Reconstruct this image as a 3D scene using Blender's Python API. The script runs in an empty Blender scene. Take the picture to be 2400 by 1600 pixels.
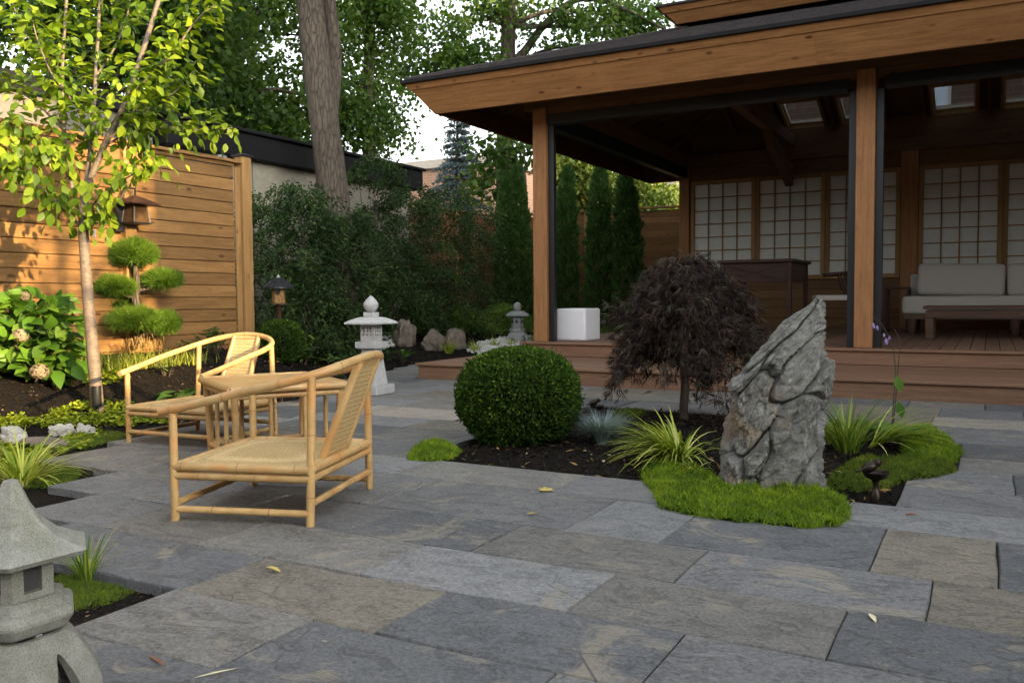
import bpy, bmesh, math, random
import numpy as np
from mathutils import Vector, Matrix, noise as mnoise

random.seed(11)
rng = np.random.default_rng(11)
R = math.radians
scene = bpy.context.scene
col = scene.collection

# ------------------------------------------------------------------ camera
EYE = np.array([0.0, 0.0, 0.95])
FPX = 2050.0                                   # focal length for a 2400 px wide picture
def _cam_axes():
    def pix(px, py): return np.array([px - 1200.0, -(py - 800.0), -FPX])
    v2x = 1200 - FPX * FPX / 1120.0
    d1 = pix(2320, 690.0); d1 /= np.linalg.norm(d1)
    d2 = pix(v2x, 690 + 0.0072 * (2320 - v2x)); d2 -= d1 * (d2 @ d1); d2 /= np.linalg.norm(d2)
    return np.array([-d2, d1, np.cross(-d2, d1)])
CAXES = _cam_axes()
cam_data = bpy.data.cameras.new('camera')
cam = bpy.data.objects.new('camera', cam_data)
col.objects.link(cam)
cam_data.sensor_width = 36.0
cam_data.lens = 36.0 * FPX / 2400.0
cam_data.clip_start = 0.05
cam_data.clip_end = 600
_m = Matrix.Identity(4)
for i in range(3):
    for j in range(3):
        _m[i][j] = CAXES[i][j]
    _m[i][3] = EYE[i]
cam.matrix_world = _m
scene.camera = cam

# ------------------------------------------------------------------ light
SUN_DIR = Vector((0.95, -0.22, 0.205)).normalized()      # towards the sun
world = bpy.data.worlds.new('World')
scene.world = world
world.use_nodes = True
wn = world.node_tree.nodes; wl = world.node_tree.links
wn.clear()
w_out = wn.new('ShaderNodeOutputWorld'); w_bg = wn.new('ShaderNodeBackground'); w_sky = wn.new('ShaderNodeTexSky')
w_sky.sky_type = 'NISHITA'
w_sky.sun_disc = False
w_sky.sun_elevation = math.asin(SUN_DIR.z)
w_sky.sun_rotation = math.atan2(SUN_DIR.x, SUN_DIR.y)
w_sky.air_density = 1.0; w_sky.dust_density = 3.0; w_sky.ozone_density = 1.0
w_bg.inputs['Strength'].default_value = 0.15
w_hs = wn.new('ShaderNodeHueSaturation')            # hazy evening air: a whiter sky
w_hs.inputs['Saturation'].default_value = 0.20
w_hs.inputs['Value'].default_value = 1.0
wl.new(w_sky.outputs[0], w_hs.inputs['Color']); wl.new(w_hs.outputs[0], w_bg.inputs[0]); wl.new(w_bg.outputs[0], w_out.inputs[0])
sun_data = bpy.data.lights.new('sun', 'SUN')
sun_data.energy = 3.2
sun_data.angle = R(0.6)
sun_data.color = (1.0, 0.70, 0.36)
sun = bpy.data.objects.new('sun', sun_data)
col.objects.link(sun)
sun.rotation_euler = SUN_DIR.to_track_quat('Z', 'Y').to_euler()
scene.view_settings.view_transform = 'Standard'
scene.view_settings.look = 'None'
scene.view_settings.gamma = 1.0
scene.view_settings.use_curve_mapping = False
scene.view_settings.exposure = 2.4
scene.cycles.max_bounces = 8
scene.cycles.transparent_max_bounces = 12

# ------------------------------------------------------------------ helpers
def _ray(px, py):
    return CAXES @ np.array([px - 1200.0, -(py - 800.0), -FPX])
def at(px, py, d):                 # a point seen at a picture position, d metres ahead
    return Vector(EYE + _ray(px, py) * (d / FPX))
def at_y(px, py, y):
    r = _ray(px, py); return Vector(EYE + r * (y / r[1]))
def at_x(px, py, x):
    r = _ray(px, py); return Vector(EYE + r * (x / r[0]))
def on_z(px, py, z=0.0):
    r = _ray(px, py); return Vector(EYE + r * ((z - EYE[2]) / r[2]))

WM = {}
def link(o, parent=None, local=False):
    col.objects.link(o)
    basis = Matrix.LocRotScale(o.location, o.rotation_euler, o.scale)
    if parent is not None:
        o.parent = parent
        if local:
            WM[o.name] = WM[parent.name] @ basis
        else:
            o.matrix_parent_inverse = WM[parent.name].inverted()
            WM[o.name] = basis
    else:
        WM[o.name] = basis
    return o
def tag(o, label, cat, group=None):
    o['label'] = label; o['category'] = cat
    if group: o['group'] = group
    return o
def thing(name, label, cat, loc=(0, 0, 0), rz=0.0, group=None):
    o = bpy.data.objects.new(name, None)
    o.empty_display_size = 0.1
    o.location = loc; o.rotation_euler = (0, 0, rz)
    link(o)
    return tag(o, label, cat, group)
def kind(o, k): o['kind'] = k; return o

def np_mesh(name, V, F, tint=None, smooth=False, mat=None):
    """V (n,3); F list of equal-size index arrays (m,k)"""
    me = bpy.data.meshes.new(name)
    V = np.asarray(V, np.float32); F = np.asarray(F, np.int32)
    m, k = F.shape
    me.vertices.add(len(V)); me.vertices.foreach_set('co', V.ravel())
    me.loops.add(m * k); me.loops.foreach_set('vertex_index', F.ravel())
    me.polygons.add(m)
    me.polygons.foreach_set('loop_start', np.arange(0, m * k, k, dtype=np.int32))
    me.polygons.foreach_set('loop_total', np.full(m, k, np.int32))
    if smooth: me.polygons.foreach_set('use_smooth', np.ones(m, bool))
    if tint is not None:
        a = me.attributes.new('tint', 'FLOAT', 'FACE')
        a.data.foreach_set('value', np.asarray(tint, np.float32))
    me.update(calc_edges=True)
    if mat: me.materials.append(mat)
    return me
def mesh_obj(name, me, parent=None, local=False, loc=(0, 0, 0), rot=(0, 0, 0), scale=(1, 1, 1)):
    o = bpy.data.objects.new(name, me)
    o.location = loc; o.rotation_euler = rot; o.scale = scale
    return link(o, parent, local)

class MB:
    def __init__(self): self.v = []; self.f = []
    def add(self, V, F):
        b = len(self.v); self.v += [tuple(p) for p in V]; self.f += [tuple(b + i for i in q) for q in F]; return self
    def box(self, x0, x1, y0, y1, z0, z1, m=None):
        V = [Vector((x, y, z)) for z in (z0, z1) for y in (y0, y1) for x in (x0, x1)]
        if m is not None: V = [m @ p for p in V]
        return self.add(V, [(0, 2, 3, 1), (4, 5, 7, 6), (0, 1, 5, 4), (2, 6, 7, 3), (0, 4, 6, 2), (1, 3, 7, 5)])
    def hexa(self, P):           # 8 points, bottom 4 ccw then top 4
        return self.add(P, [(3, 2, 1, 0), (4, 5, 6, 7), (0, 1, 5, 4), (1, 2, 6, 5), (2, 3, 7, 6), (3, 0, 4, 7)])
    def tube(self, pts, rad, n=10, cap=True):
        pts = [Vector(p) for p in pts]
        if not hasattr(rad, '__len__'): rad = [rad] * len(pts)
        prev = None; rings = []
        for i, p in enumerate(pts):
            t = (pts[min(i + 1, len(pts) - 1)] - pts[max(i - 1, 0)]).normalized()
            if prev is None:
                prev = t.orthogonal().normalized()
            s = (prev - t * prev.dot(t)).normalized(); prev = s
            u = t.cross(s)
            rings.append([p + (s * math.cos(a) + u * math.sin(a)) * rad[i] for a in [2 * math.pi * k / n for k in range(n)]])
        V = [q for r in rings for q in r]; F = []
        for i in range(len(rings) - 1):
            for k in range(n):
                a = i * n + k; b = i * n + (k + 1) % n
                F.append((a, b, b + n, a + n))
        if cap:
            F.append(tuple(range(n))[::-1]); F.append(tuple((len(rings) - 1) * n + k for k in range(n)))
        return self.add(V, F)
    def lathe(self, prof, n=24, c=(0, 0, 0), rot=0.0, cap=True, sx=1.0):
        V = []; F = []
        for r, z in prof:
            for k in range(n):
                a = rot + 2 * math.pi * k / n
                V.append((c[0] + r * math.cos(a) * sx, c[1] + r * math.sin(a), c[2] + z))
        for i in range(len(prof) - 1):
            for k in range(n):
                a = i * n + k; b = i * n + (k + 1) % n
                F.append((a, b, b + n, a + n))
        if cap:
            F.append(tuple(range(n))[::-1]); F.append(tuple((len(prof) - 1) * n + k for k in range(n)))
        return self.add(V, F)
    def mesh(self, name, mat=None, bevel=0.0, smooth=False, seg=1):
        me = bpy.data.meshes.new(name)
        me.from_pydata(self.v, [], self.f)
        if bevel:
            bm = bmesh.new(); bm.from_mesh(me)
            bmesh.ops.bevel(bm, geom=list(bm.edges), offset=bevel, segments=seg, affect='EDGES', profile=0.6, clamp_overlap=True)
            bm.to_mesh(me); bm.free()
        if smooth:
            me.polygons.foreach_set('use_smooth', np.ones(len(me.polygons), bool))
            try: me.set_sharp_from_angle(angle=R(50))
            except Exception: pass
        me.update()
        if mat: me.materials.append(mat)
        return me
    def build(self, name, mat, parent=None, local=False, bevel=0.0, smooth=False, seg=1):
        return mesh_obj(name, self.mesh(name, mat, bevel, smooth, seg), parent, local)

_boxcache = {}
def box(name, x0, x1, y0, y1, z0, z1, mat, parent=None, bevel=0.004, local=False, rot=(0, 0, 0)):
    d = (round(abs(x1 - x0), 4), round(abs(y1 - y0), 4), round(abs(z1 - z0), 4))
    key = (d, mat.name, bevel)
    if key not in _boxcache:
        h = [q / 2 for q in d]
        _boxcache[key] = MB().box(-h[0], h[0], -h[1], h[1], -h[2], h[2]).mesh(name, mat, min(bevel, min(h) * 0.45))
    return mesh_obj(name, _boxcache[key], parent, local, ((x0 + x1) / 2, (y0 + y1) / 2, (z0 + z1) / 2), rot)

# ------------------------------------------------------------------ materials
def srgb(h):
    c = [int(h[i:i + 2], 16) / 255 for i in (0, 2, 4)]
    return tuple(x / 12.92 if x <= 0.04045 else ((x + 0.055) / 1.055) ** 2.4 for x in c)
class Mat:
    def __init__(self, name, rough=0.7, spec=0.3):
        self.m = bpy.data.materials.new(name); self.m.use_nodes = True
        self.t = self.m.node_tree; self.t.nodes.clear()
        self.out = self.n('ShaderNodeOutputMaterial'); self.b = self.n('ShaderNodeBsdfPrincipled')
        self.b.inputs['Roughness'].default_value = rough
        self.b.inputs['Specular IOR Level'].default_value = spec
        self.l(self.b.outputs[0], self.out.inputs[0])
        self._co = None
    def n(self, t, **kw):
        x = self.t.nodes.new(t)
        for k, v in kw.items(): setattr(x, k, v)
        return x
    def l(self, a, b): self.t.links.new(a, b)
    def co(self, scale=(1, 1, 1), shift=True, world_space=False):
        if world_space:
            src = self.n('ShaderNodeNewGeometry').outputs['Position']
        else:
            src = self.n('ShaderNodeTexCoord').outputs['Object']
        mp = self.n('ShaderNodeMapping'); mp.inputs['Scale'].default_value = scale
        if shift and not world_space:
            oi = self.n('ShaderNodeObjectInfo'); mu = self.n('ShaderNodeMath', operation='MULTIPLY'); mu.inputs[1].default_value = 57.0
            self.l(oi.outputs['Random'], mu.inputs[0])
            ad = self.n('ShaderNodeVectorMath', operation='ADD')
            self.l(src, ad.inputs[0]); self.l(mu.outputs[0], ad.inputs[1]); src = ad.outputs[0]
        self.l(src, mp.inputs['Vector'])
        return mp.outputs[0]
    def noise(self, co, scale=5, detail=5, rough=0.6, dist=0.0):
        x = self.n('ShaderNodeTexNoise'); x.inputs['Scale'].default_value = scale; x.inputs['Detail'].default_value = detail
        x.inputs['Roughness'].default_value = rough; x.inputs['Distortion'].default_value = dist
        self.l(co, x.inputs['Vector']); return x.outputs['Fac']
    def ramp(self, fac, stops, interp='LINEAR'):
        x = self.n('ShaderNodeValToRGB'); x.color_ramp.interpolation = interp
        e = x.color_ramp.elements
        while len(e) < len(stops): e.new(0.5)
        for q, (p, c) in zip(e, stops):
            q.position = p; q.color = (c[0], c[1], c[2], 1) if hasattr(c, '__len__') else (c, c, c, 1)
        self.l(fac, x.inputs['Fac']); return x.outputs['Color']
    def mix(self, a, b, fac, blend='MIX'):
        x = self.n('ShaderNodeMix', data_type='RGBA', blend_type=blend)
        for s, v in ((x.inputs[0], fac), (x.inputs[6], a), (x.inputs[7], b)):
            if hasattr(v, 'is_output'): self.l(v, s)
            elif hasattr(v, '__len__'): s.default_value = (v[0], v[1], v[2], 1)
            else: s.default_value = v if s.type == 'VALUE' else (v, v, v, 1)
        return x.outputs[2]
    def maths(self, op, a, b=None):
        x = self.n('ShaderNodeMath', operation=op)
        for s, v in zip(x.inputs, (a, b)):
            if v is None: continue
            if hasattr(v, 'is_output'): self.l(v, s)
            else: s.default_value = v
        return x.outputs[0]
    def rnd(self): return self.n('ShaderNodeObjectInfo').outputs['Random']
    def base(self, c):
        if hasattr(c, 'is_output'): self.l(c, self.b.inputs['Base Color'])
        else: self.b.inputs['Base Color'].default_value = (c[0], c[1], c[2], 1)
        return self
    def bump(self, h, strength=0.4, dist=0.01):
        x = self.n('ShaderNodeBump'); x.inputs['Strength'].default_value = strength; x.inputs['Distance'].default_value = dist
        self.l(h, x.inputs['Height']); self.l(x.outputs[0], self.b.inputs['Normal']); return self
    def bright(self, c, lo, hi):      # per-object brightness
        mr = self.n('ShaderNodeMapRange'); mr.inputs['To Min'].default_value = lo; mr.inputs['To Max'].default_value = hi
        self.l(self.rnd(), mr.inputs['Value'])
        cb = self.n('ShaderNodeVectorMath', operation='SCALE')
        self.l(c, cb.inputs[0]); self.l(mr.outputs[0], cb.inputs['Scale']); return cb.outputs[0]

def sc(c, k): return tuple(q * k for q in c)
def wood(name, c1, c2, axis='x', rough=0.6, knots=0.0, lo=0.8, hi=1.15, grain=1.0, weather=None):
    M = Mat(name, rough, 0.25)
    s = {'x': (0.9, 14, 14), 'y': (14, 0.9, 14), 'z': (14, 14, 0.9)}[axis]
    s = tuple(q * grain for q in s)
    g = M.noise(M.co(s), 2.2, 6, 0.62, 0.6)
    c = M.ramp(g, [(0.34, sc(c1, 0.85)), (0.5, tuple((a + b) / 2 for a, b in zip(c1, c2))), (0.66, sc(c2, 1.05))])
    fine = M.noise(M.co(tuple(q * 6 for q in s)), 3, 3, 0.6)
    c = M.mix(c, M.ramp(fine, [(0.38, tuple(q * 0.6 for q in c1)), (0.62, c2)]), 0.3)
    if knots:
        vs = {'x': (1.5, 3.6, 3.6), 'y': (3.6, 1.5, 3.6), 'z': (3.6, 3.6, 1.5)}[axis]
        v = M.n('ShaderNodeTexVoronoi'); v.inputs['Scale'].default_value = 2.6; M.l(M.co(vs), v.inputs['Vector'])
        k = M.ramp(v.outputs['Distance'], [(0.10, 1.0), (0.22, 0.0)])
        gate = M.ramp(v.outputs['Color'], [(0.55, 0.0), (0.6, 1.0)])
        c = M.mix(c, (c1[0] * 0.22, c1[1] * 0.16, c1[2] * 0.15), M.maths('MULTIPLY', M.maths('MULTIPLY', k, gate), knots))
    st = M.noise(M.co((1, 1, 1)), 1.3, 4, 0.6)
    c = M.mix(c, tuple(q * 0.55 for q in c1) if weather is None else weather, M.maths('MULTIPLY', M.ramp(st, [(0.45, 0.0), (0.75, 1.0)]), 0.35))
    M.base(M.bright(c, lo, hi)); M.bump(g, 0.25, 0.004)
    return M.m
def plain(name, c, rough=0.6, spec=0.3, metal=0.0, var=0.15, scale=8, bump=0.15):
    M = Mat(name, rough, spec); M.b.inputs['Metallic'].default_value = metal
    g = M.noise(M.co(), scale, 5, 0.6)
    M.base(M.ramp(g, [(0.3, tuple(q * (1 - var) for q in c)), (0.7, tuple(min(1, q * (1 + var)) for q in c))]))
    if bump: M.bump(g, bump, 0.004)
    return M.m
def stone(name, c1, c2, scale=6, bump=0.5, rough=0.75, speck=0.0, lo=0.9, hi=1.1, dist=0.01, stain=None):
    M = Mat(name, rough, 0.3)
    a = M.noise(M.co(), scale, 8, 0.62, 0.3); b = M.noise(M.co(), scale * 7, 4, 0.7)
    c = M.ramp(a, [(0.38, c1), (0.62, c2)])
    c = M.mix(c, M.ramp(b, [(0.38, tuple(q * 0.7 for q in c1)), (0.62, tuple(min(1, q * 1.12) for q in c2))]), 0.35)
    if stain:
        s2 = M.noise(M.co((1, 1, 0.55)), scale * 1.6, 7, 0.72, 0.8)
        c = M.mix(c, stain, M.maths('MULTIPLY', M.ramp(s2, [(0.46, 0.0), (0.62, 1.0)]), 0.6))
    if speck:
        s = M.noise(M.co(), 320, 2, 0.5)
        c = M.mix(c, M.ramp(s, [(0.38, tuple(q * 0.45 for q in c1)), (0.5, tuple(q for q in c2)), (0.64, tuple(min(1, q * 1.25) for q in c2))]), speck)
    M.base(M.bright(c, lo, hi)); M.bump(M.mix(a, b, 0.35), bump, dist)
    return M.m
def leafmat(name, stops, transl=0.3, rough=0.55, objrand=False, spec=0.25):
    M = Mat(name, rough, spec)
    if objrand: f = M.rnd()
    else:
        a = M.n('ShaderNodeAttribute'); a.attribute_name = 'tint'; f = a.outputs['Fac']
    c = M.ramp(f, stops)
    M.base(c)
    if transl:
        tr = M.n('ShaderNodeBsdfTranslucent'); mx = M.n('ShaderNodeMixShader'); mx.inputs[0].default_value = transl
        c2 = M.mix(c, (1.25, 1.3, 0.55), 1.0, 'MULTIPLY')
        M.l(c2, tr.inputs[0]); M.l(M.b.outputs[0], mx.inputs[1]); M.l(tr.outputs[0], mx.inputs[2]); M.l(mx.outputs[0], M.out.inputs[0])
    return M.m

def sc(c, k): return tuple(q * k for q in c)
CEDAR = (0.30, 0.135, 0.050)
M_ = {}
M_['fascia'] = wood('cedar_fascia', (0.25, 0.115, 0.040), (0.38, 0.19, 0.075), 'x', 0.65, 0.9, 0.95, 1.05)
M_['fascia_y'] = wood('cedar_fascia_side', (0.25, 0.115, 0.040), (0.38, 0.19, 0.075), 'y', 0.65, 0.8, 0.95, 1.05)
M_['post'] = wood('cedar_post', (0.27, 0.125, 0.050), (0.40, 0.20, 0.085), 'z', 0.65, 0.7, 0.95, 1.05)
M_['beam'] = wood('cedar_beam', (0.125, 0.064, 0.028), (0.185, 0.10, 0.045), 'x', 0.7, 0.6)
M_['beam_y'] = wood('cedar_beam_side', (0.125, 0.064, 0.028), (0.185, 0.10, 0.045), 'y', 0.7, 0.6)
M_['ceiling'] = wood('cedar_ceiling_shaded', (0.085, 0.044, 0.020), (0.13, 0.068, 0.031), 'y', 0.75, 0.5)  # cedar darkened so its colour carries the shade under the roof
M_['fence'] = wood('fence_board', (0.21, 0.108, 0.036), (0.31, 0.172, 0.062), 'y', 0.65, 0.85, 0.72, 1.15)
M_['fence_x'] = wood('fence_board_back', (0.20, 0.10, 0.038), (0.28, 0.145, 0.058), 'x', 0.65, 0.6, 0.8, 1.12)
M_['fence_far'] = wood('fence_board_far', (0.15, 0.07, 0.028), (0.21, 0.105, 0.042), 'y', 0.65, 0.6, 0.8, 1.12)
M_['fencepost'] = wood('fence_post', (0.26, 0.145, 0.052), (0.36, 0.21, 0.08), 'z', 0.65, 0.6, 0.92, 1.08)
M_['deck'] = wood('deck_board', (0.18, 0.104, 0.066), (0.24, 0.142, 0.092), 'y', 0.6, 0, 0.85, 1.1, weather=(0.15, 0.085, 0.06))
M_['deck_x'] = wood('deck_board_front', (0.185, 0.104, 0.063), (0.245, 0.142, 0.088), 'x', 0.6, 0, 0.92, 1.08, weather=(0.17, 0.09, 0.06))
M_['shoji_wood'] = wood('shoji_wood', (0.26, 0.15, 0.055), (0.36, 0.21, 0.085), 'z', 0.6, 0.3)
M_['dark_wood'] = wood('dark_wood', (0.035, 0.017, 0.012), (0.065, 0.032, 0.022), 'x', 0.4, 0, 0.9, 1.1)
M_['grey_wood'] = wood('brown_wood', (0.075, 0.042, 0.027), (0.115, 0.066, 0.043), 'x', 0.5, 0, 0.9, 1.1)
M_['paper'] = plain('shoji_paper', (0.64, 0.66, 0.63), 0.8, 0.1, var=0.06, bump=0.05)
M_['black'] = plain('black_metal', (0.012, 0.013, 0.015), 0.45, 0.4, var=0.2)
M_['black_roof'] = plain('black_flashing', (0.008, 0.008, 0.009), 0.6, 0.15, var=0.25, scale=3)
M_['fabric'] = plain('sofa_fabric', (0.43, 0.405, 0.37), 0.95, 0.1, var=0.08, scale=120, bump=0.4)
M_['white_plastic'] = plain('white_plastic', (0.78, 0.79, 0.83), 0.55, 0.3, var=0.02, bump=0.02)
M_['granite'] = stone('pale_granite', (0.36, 0.38, 0.39), (0.48, 0.49, 0.49), 9, 0.25, 0.8, 0.35, stain=(0.27, 0.27, 0.24))
M_['granite_grey'] = stone('grey_granite', (0.26, 0.27, 0.27), (0.37, 0.38, 0.38), 9, 0.3, 0.8, 0.35)
M_['granite_front'] = stone('weathered_granite', (0.15, 0.155, 0.128), (0.27, 0.275, 0.245), 4, 0.35, 0.85, 0.3, dist=0.004, stain=(0.105, 0.11, 0.065))
M_['dark_hole'] = plain('shadowed_recess', (0.05, 0.05, 0.05), 0.9, 0.1)
M_['bronze'] = plain('dark_bronze', (0.030, 0.019, 0.014), 0.35, 0.5, 0.6, var=0.3, scale=20)
M_['stucco'] = stone('beige_stucco', (0.27, 0.25, 0.195), (0.32, 0.295, 0.235), 2, 0.2, 0.9)
M_['grey_siding'] = stone('grey_render', (0.12, 0.112, 0.098), (0.16, 0.148, 0.128), 2, 0.2, 0.9)
M_['white_gravel'] = stone('white_gravel', (0.55, 0.55, 0.53), (0.75, 0.75, 0.73), 30, 0.2, 0.8)
# bamboo cane with rings, woven cane, slate, soil, bark, brick, shingle
def _bamboo():
    M = Mat('bamboo_cane', 0.38, 0.45)
    g = M.noise(M.co((6, 6, 6)), 1.6, 5, 0.6, 0.4)
    c = M.ramp(g, [(0.25, (0.36, 0.215, 0.08)), (0.5, (0.455, 0.295, 0.12)), (0.8, (0.54, 0.375, 0.17))])
    b = M.noise(M.co((1, 1, 1)), 5.5, 2, 0.5)
    c = M.mix(c, (0.50, 0.22, 0.06), M.maths('MULTIPLY', M.ramp(b, [(0.52, 0.0), (0.64, 1.0)]), 0.55))
    M.base(M.bright(c, 0.86, 1.10)); return M.m
M_['bamboo'] = _bamboo()
M_['bamboo_node'] = plain('bamboo_node', (0.27, 0.15, 0.06), 0.5, 0.3)
def _cane():
    M = Mat('woven_cane', 0.6, 0.25)
    co = M.co((1, 1, 1), shift=False)
    def wave(d, s):
        w = M.n('ShaderNodeTexWave'); w.bands_direction = d; w.inputs['Scale'].default_value = s; w.inputs['Distortion'].default_value = 0.6
        w.inputs['Detail'].default_value = 1.0; M.l(co, w.inputs['Vector']); return w.outputs['Fac']
    a = wave('X', 34); b = wave('Y', 34); d = wave('Z', 34)
    h = M.maths('MULTIPLY', M.maths('MAXIMUM', a, d), b)
    n = M.noise(M.co((1, 1, 1)), 90, 3, 0.7)
    c = M.ramp(M.mix(h, n, 0.55), [(0.28, (0.24, 0.155, 0.06)), (0.43, (0.50, 0.36, 0.155)), (0.60, (0.70, 0.55, 0.29))])
    M.base(c); M.bump(M.mix(h, n, 0.4), 0.5, 0.003); return M.m
M_['cane'] = _cane()
def _slate(name, c1, c2, c3):
    M = Mat(name, 0.66, 0.22)
    co = M.co((1, 1, 1))
    big = M.noise(co, 2.1, 7, 0.70, 0.9); mid = M.noise(M.co((1, 1.6, 1)), 7, 9, 0.76, 1.2); fine = M.noise(co, 75, 5, 0.75)
    c = M.ramp(big, [(0.40, c1), (0.5, c2), (0.61, c3)])
    c = M.mix(c, M.ramp(mid, [(0.36, sc(c1, 0.5)), (0.48, c2), (0.58, sc(c3, 1.1)), (0.68, sc(c3, 1.6))]), 0.6)
    c = M.mix(c, M.ramp(fine, [(0.38, sc(c1, 0.5)), (0.62, sc(c3, 1.35))]), 0.42)
    # lighter lichen or mineral bloom on some stones
    st = M.noise(M.co((1, 1, 1)), 2.6, 8, 0.75, 1.4)
    bl = M.maths('MULTIPLY', M.ramp(st, [(0.56, 0.0), (0.63, 1.0)]), 0.55)
    c = M.mix(c, (0.27, 0.245, 0.185), bl)
    # faint scratches and hairline marks
    w = M.n('ShaderNodeTexVoronoi', feature='DISTANCE_TO_EDGE'); w.inputs['Scale'].default_value = 1.6; M.l(M.co((1, 2.2, 1)), w.inputs['Vector'])
    cr = M.maths('MULTIPLY', M.ramp(w.outputs['Distance'], [(0.0, 1.0), (0.012, 0.0)]), M.ramp(st, [(0.5, 0.0), (0.6, 0.8)]))
    c = M.mix(c, sc(c1, 0.4), cr)
    M.base(M.bright(c, 0.86, 1.14))
    cl = M.ramp(mid, [(0.42, 0.0), (0.46, 0.35), (0.58, 0.4), (0.62, 0.9), (0.8, 1.0)])
    M.bump(M.mix(M.mix(cl, mid, 0.5), fine, 0.15), 0.6, 0.016)
    rr = M.ramp(mid, [(0.3, 0.52), (0.7, 0.74)]); M.l(rr, M.b.inputs['Roughness'])
    return M.m
M_['slate'] = [
    _slate('slate_blue_grey', (0.096, 0.101, 0.106), (0.136, 0.141, 0.145), (0.185, 0.188, 0.188)),
    _slate('slate_dark', (0.072, 0.077, 0.084), (0.098, 0.104, 0.111), (0.132, 0.138, 0.143)),
    _slate('slate_warm_grey', (0.098, 0.099, 0.096), (0.142, 0.142, 0.135), (0.195, 0.190, 0.176)),
    _slate('slate_tan', (0.105, 0.100, 0.088), (0.155, 0.145, 0.122), (0.215, 0.198, 0.160)),
    _slate('slate_pale', (0.125, 0.132, 0.138), (0.170, 0.177, 0.182), (0.225, 0.230, 0.230)),
    _slate('slate_cream', (0.21, 0.195, 0.165), (0.27, 0.25, 0.21), (0.34, 0.31, 0.27)),
]
def _soil():
    M = Mat('garden_soil', 0.95, 0.1)
    co = M.co(world_space=True)
    a = M.noise(co, 28, 6, 0.7); b = M.noise(co, 2.0, 4, 0.6)
    c = M.ramp(a, [(0.3, (0.006, 0.005, 0.004)), (0.55, (0.012, 0.010, 0.008)), (0.8, (0.026, 0.020, 0.014))])
    c = M.mix(c, (0.035, 0.022, 0.014), M.maths('MULTIPLY', M.ramp(b, [(0.55, 0.0), (0.75, 1.0)]), 0.4))
    M.base(c); M.bump(a, 1.0, 0.03); return M.m
M_['soil'] = _soil()
M_['joint'] = stone('joint_sand', (0.018, 0.016, 0.013), (0.045, 0.040, 0.032), 30, 0.6, 0.95)
def _bark(name, c1, c2, sz=(9, 9, 1.2), bands=False):
    M = Mat(name, 0.85, 0.15)
    co = M.co(sz, shift=False)
    v = M.n('ShaderNodeTexVoronoi', feature='DISTANCE_TO_EDGE'); v.inputs['Scale'].default_value = 1.6
    nz = M.n('ShaderNodeTexNoise'); nz.inputs['Scale'].default_value = 2.0; nz.inputs['Detail'].default_value = 4; M.l(co, nz.inputs['Vector'])
    mx = M.n('ShaderNodeMix', data_type='VECTOR'); mx.inputs[0].default_value = 0.35
    M.l(co, mx.inputs[4]); M.l(nz.outputs['Color'], mx.inputs[5]); M.l(mx.outputs[1], v.inputs['Vector'])
    h = M.ramp(v.outputs['Distance'], [(0.0, 0.0), (0.14, 0.75), (0.5, 1.0)])
    f = M.noise(M.co((1, 1, 0.4), shift=False), 22, 5, 0.7)
    c = M.mix(M.ramp(h, [(0.0, c1), (1.0, c2)]), M.ramp(f, [(0.3, c1), (0.7, sc(c2, 1.2))]), 0.45)
    M.base(c); M.bump(M.mix(h, f, 0.4), 0.9, 0.03 if not bands else 0.006); return M.m
M_['bark'] = _bark('furrowed_bark', (0.038, 0.031, 0.024), (0.13, 0.108, 0.083), (17, 17, 3.2))
M_['bark_dark'] = _bark('dark_bark', (0.03, 0.024, 0.018), (0.10, 0.082, 0.062))
def _cherry():
    M = Mat('cherry_bark', 0.6, 0.3)
    a = M.noise(M.co((9, 9, 22), shift=False), 2.2, 6, 0.7, 0.8); b = M.noise(M.co((1, 1, 1), shift=False), 6, 4, 0.6)
    c = M.ramp(a, [(0.32, (0.06, 0.045, 0.036)), (0.5, (0.13, 0.102, 0.078)), (0.7, (0.21, 0.17, 0.13))])
    c = M.mix(c, (0.15, 0.125, 0.095), M.ramp(b, [(0.4, 0.0), (0.7, 0.5)]))
    M.base(c); M.bump(a, 0.5, 0.006); return M.m
M_['cherry'] = _cherry()
def _brick(name, c1, c2, mortar, w=0.22, h=0.075):
    M = Mat(name, 0.85, 0.15)
    g = M.n('ShaderNodeNewGeometry'); sx = M.n('ShaderNodeSeparateXYZ'); M.l(g.outputs['Position'], sx.inputs[0])
    ad = M.maths('ADD', sx.outputs[0], sx.outputs[1]); cb = M.n('ShaderNodeCombineXYZ'); M.l(ad, cb.inputs[0]); M.l(sx.outputs[2], cb.inputs[1])
    b = M.n('ShaderNodeTexBrick'); M.l(cb.outputs[0], b.inputs['Vector']); b.inputs['Scale'].default_value = 1.0
    b.inputs['Brick Width'].default_value = w; b.inputs['Row Height'].default_value = h; b.inputs['Mortar Size'].default_value = 0.008
    b.inputs['Color1'].default_value = (*c1, 1); b.inputs['Color2'].default_value = (*c2, 1); b.inputs['Mortar'].default_value = (*mortar, 1)
    M.base(b.outputs['Color']); M.bump(b.outputs['Fac'], -0.3, 0.008); return M.m
M_['brick'] = _brick('orange_brick', (0.52, 0.30, 0.18), (0.46, 0.25, 0.15), (0.55, 0.46, 0.38), 0.30, 0.12)
M_['brick_brown'] = _brick('brown_brick', (0.15, 0.085, 0.060), (0.12, 0.07, 0.05), (0.22, 0.19, 0.16), 0.45, 0.18)
M_['cream'] = plain('cream_coping', (0.62, 0.55, 0.45), 0.8, 0.2, var=0.05, bump=0.05)
M_['shingle'] = stone('asphalt_shingle', (0.022, 0.020, 0.022), (0.052, 0.044, 0.044), 14, 0.5, 0.9)
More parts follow.
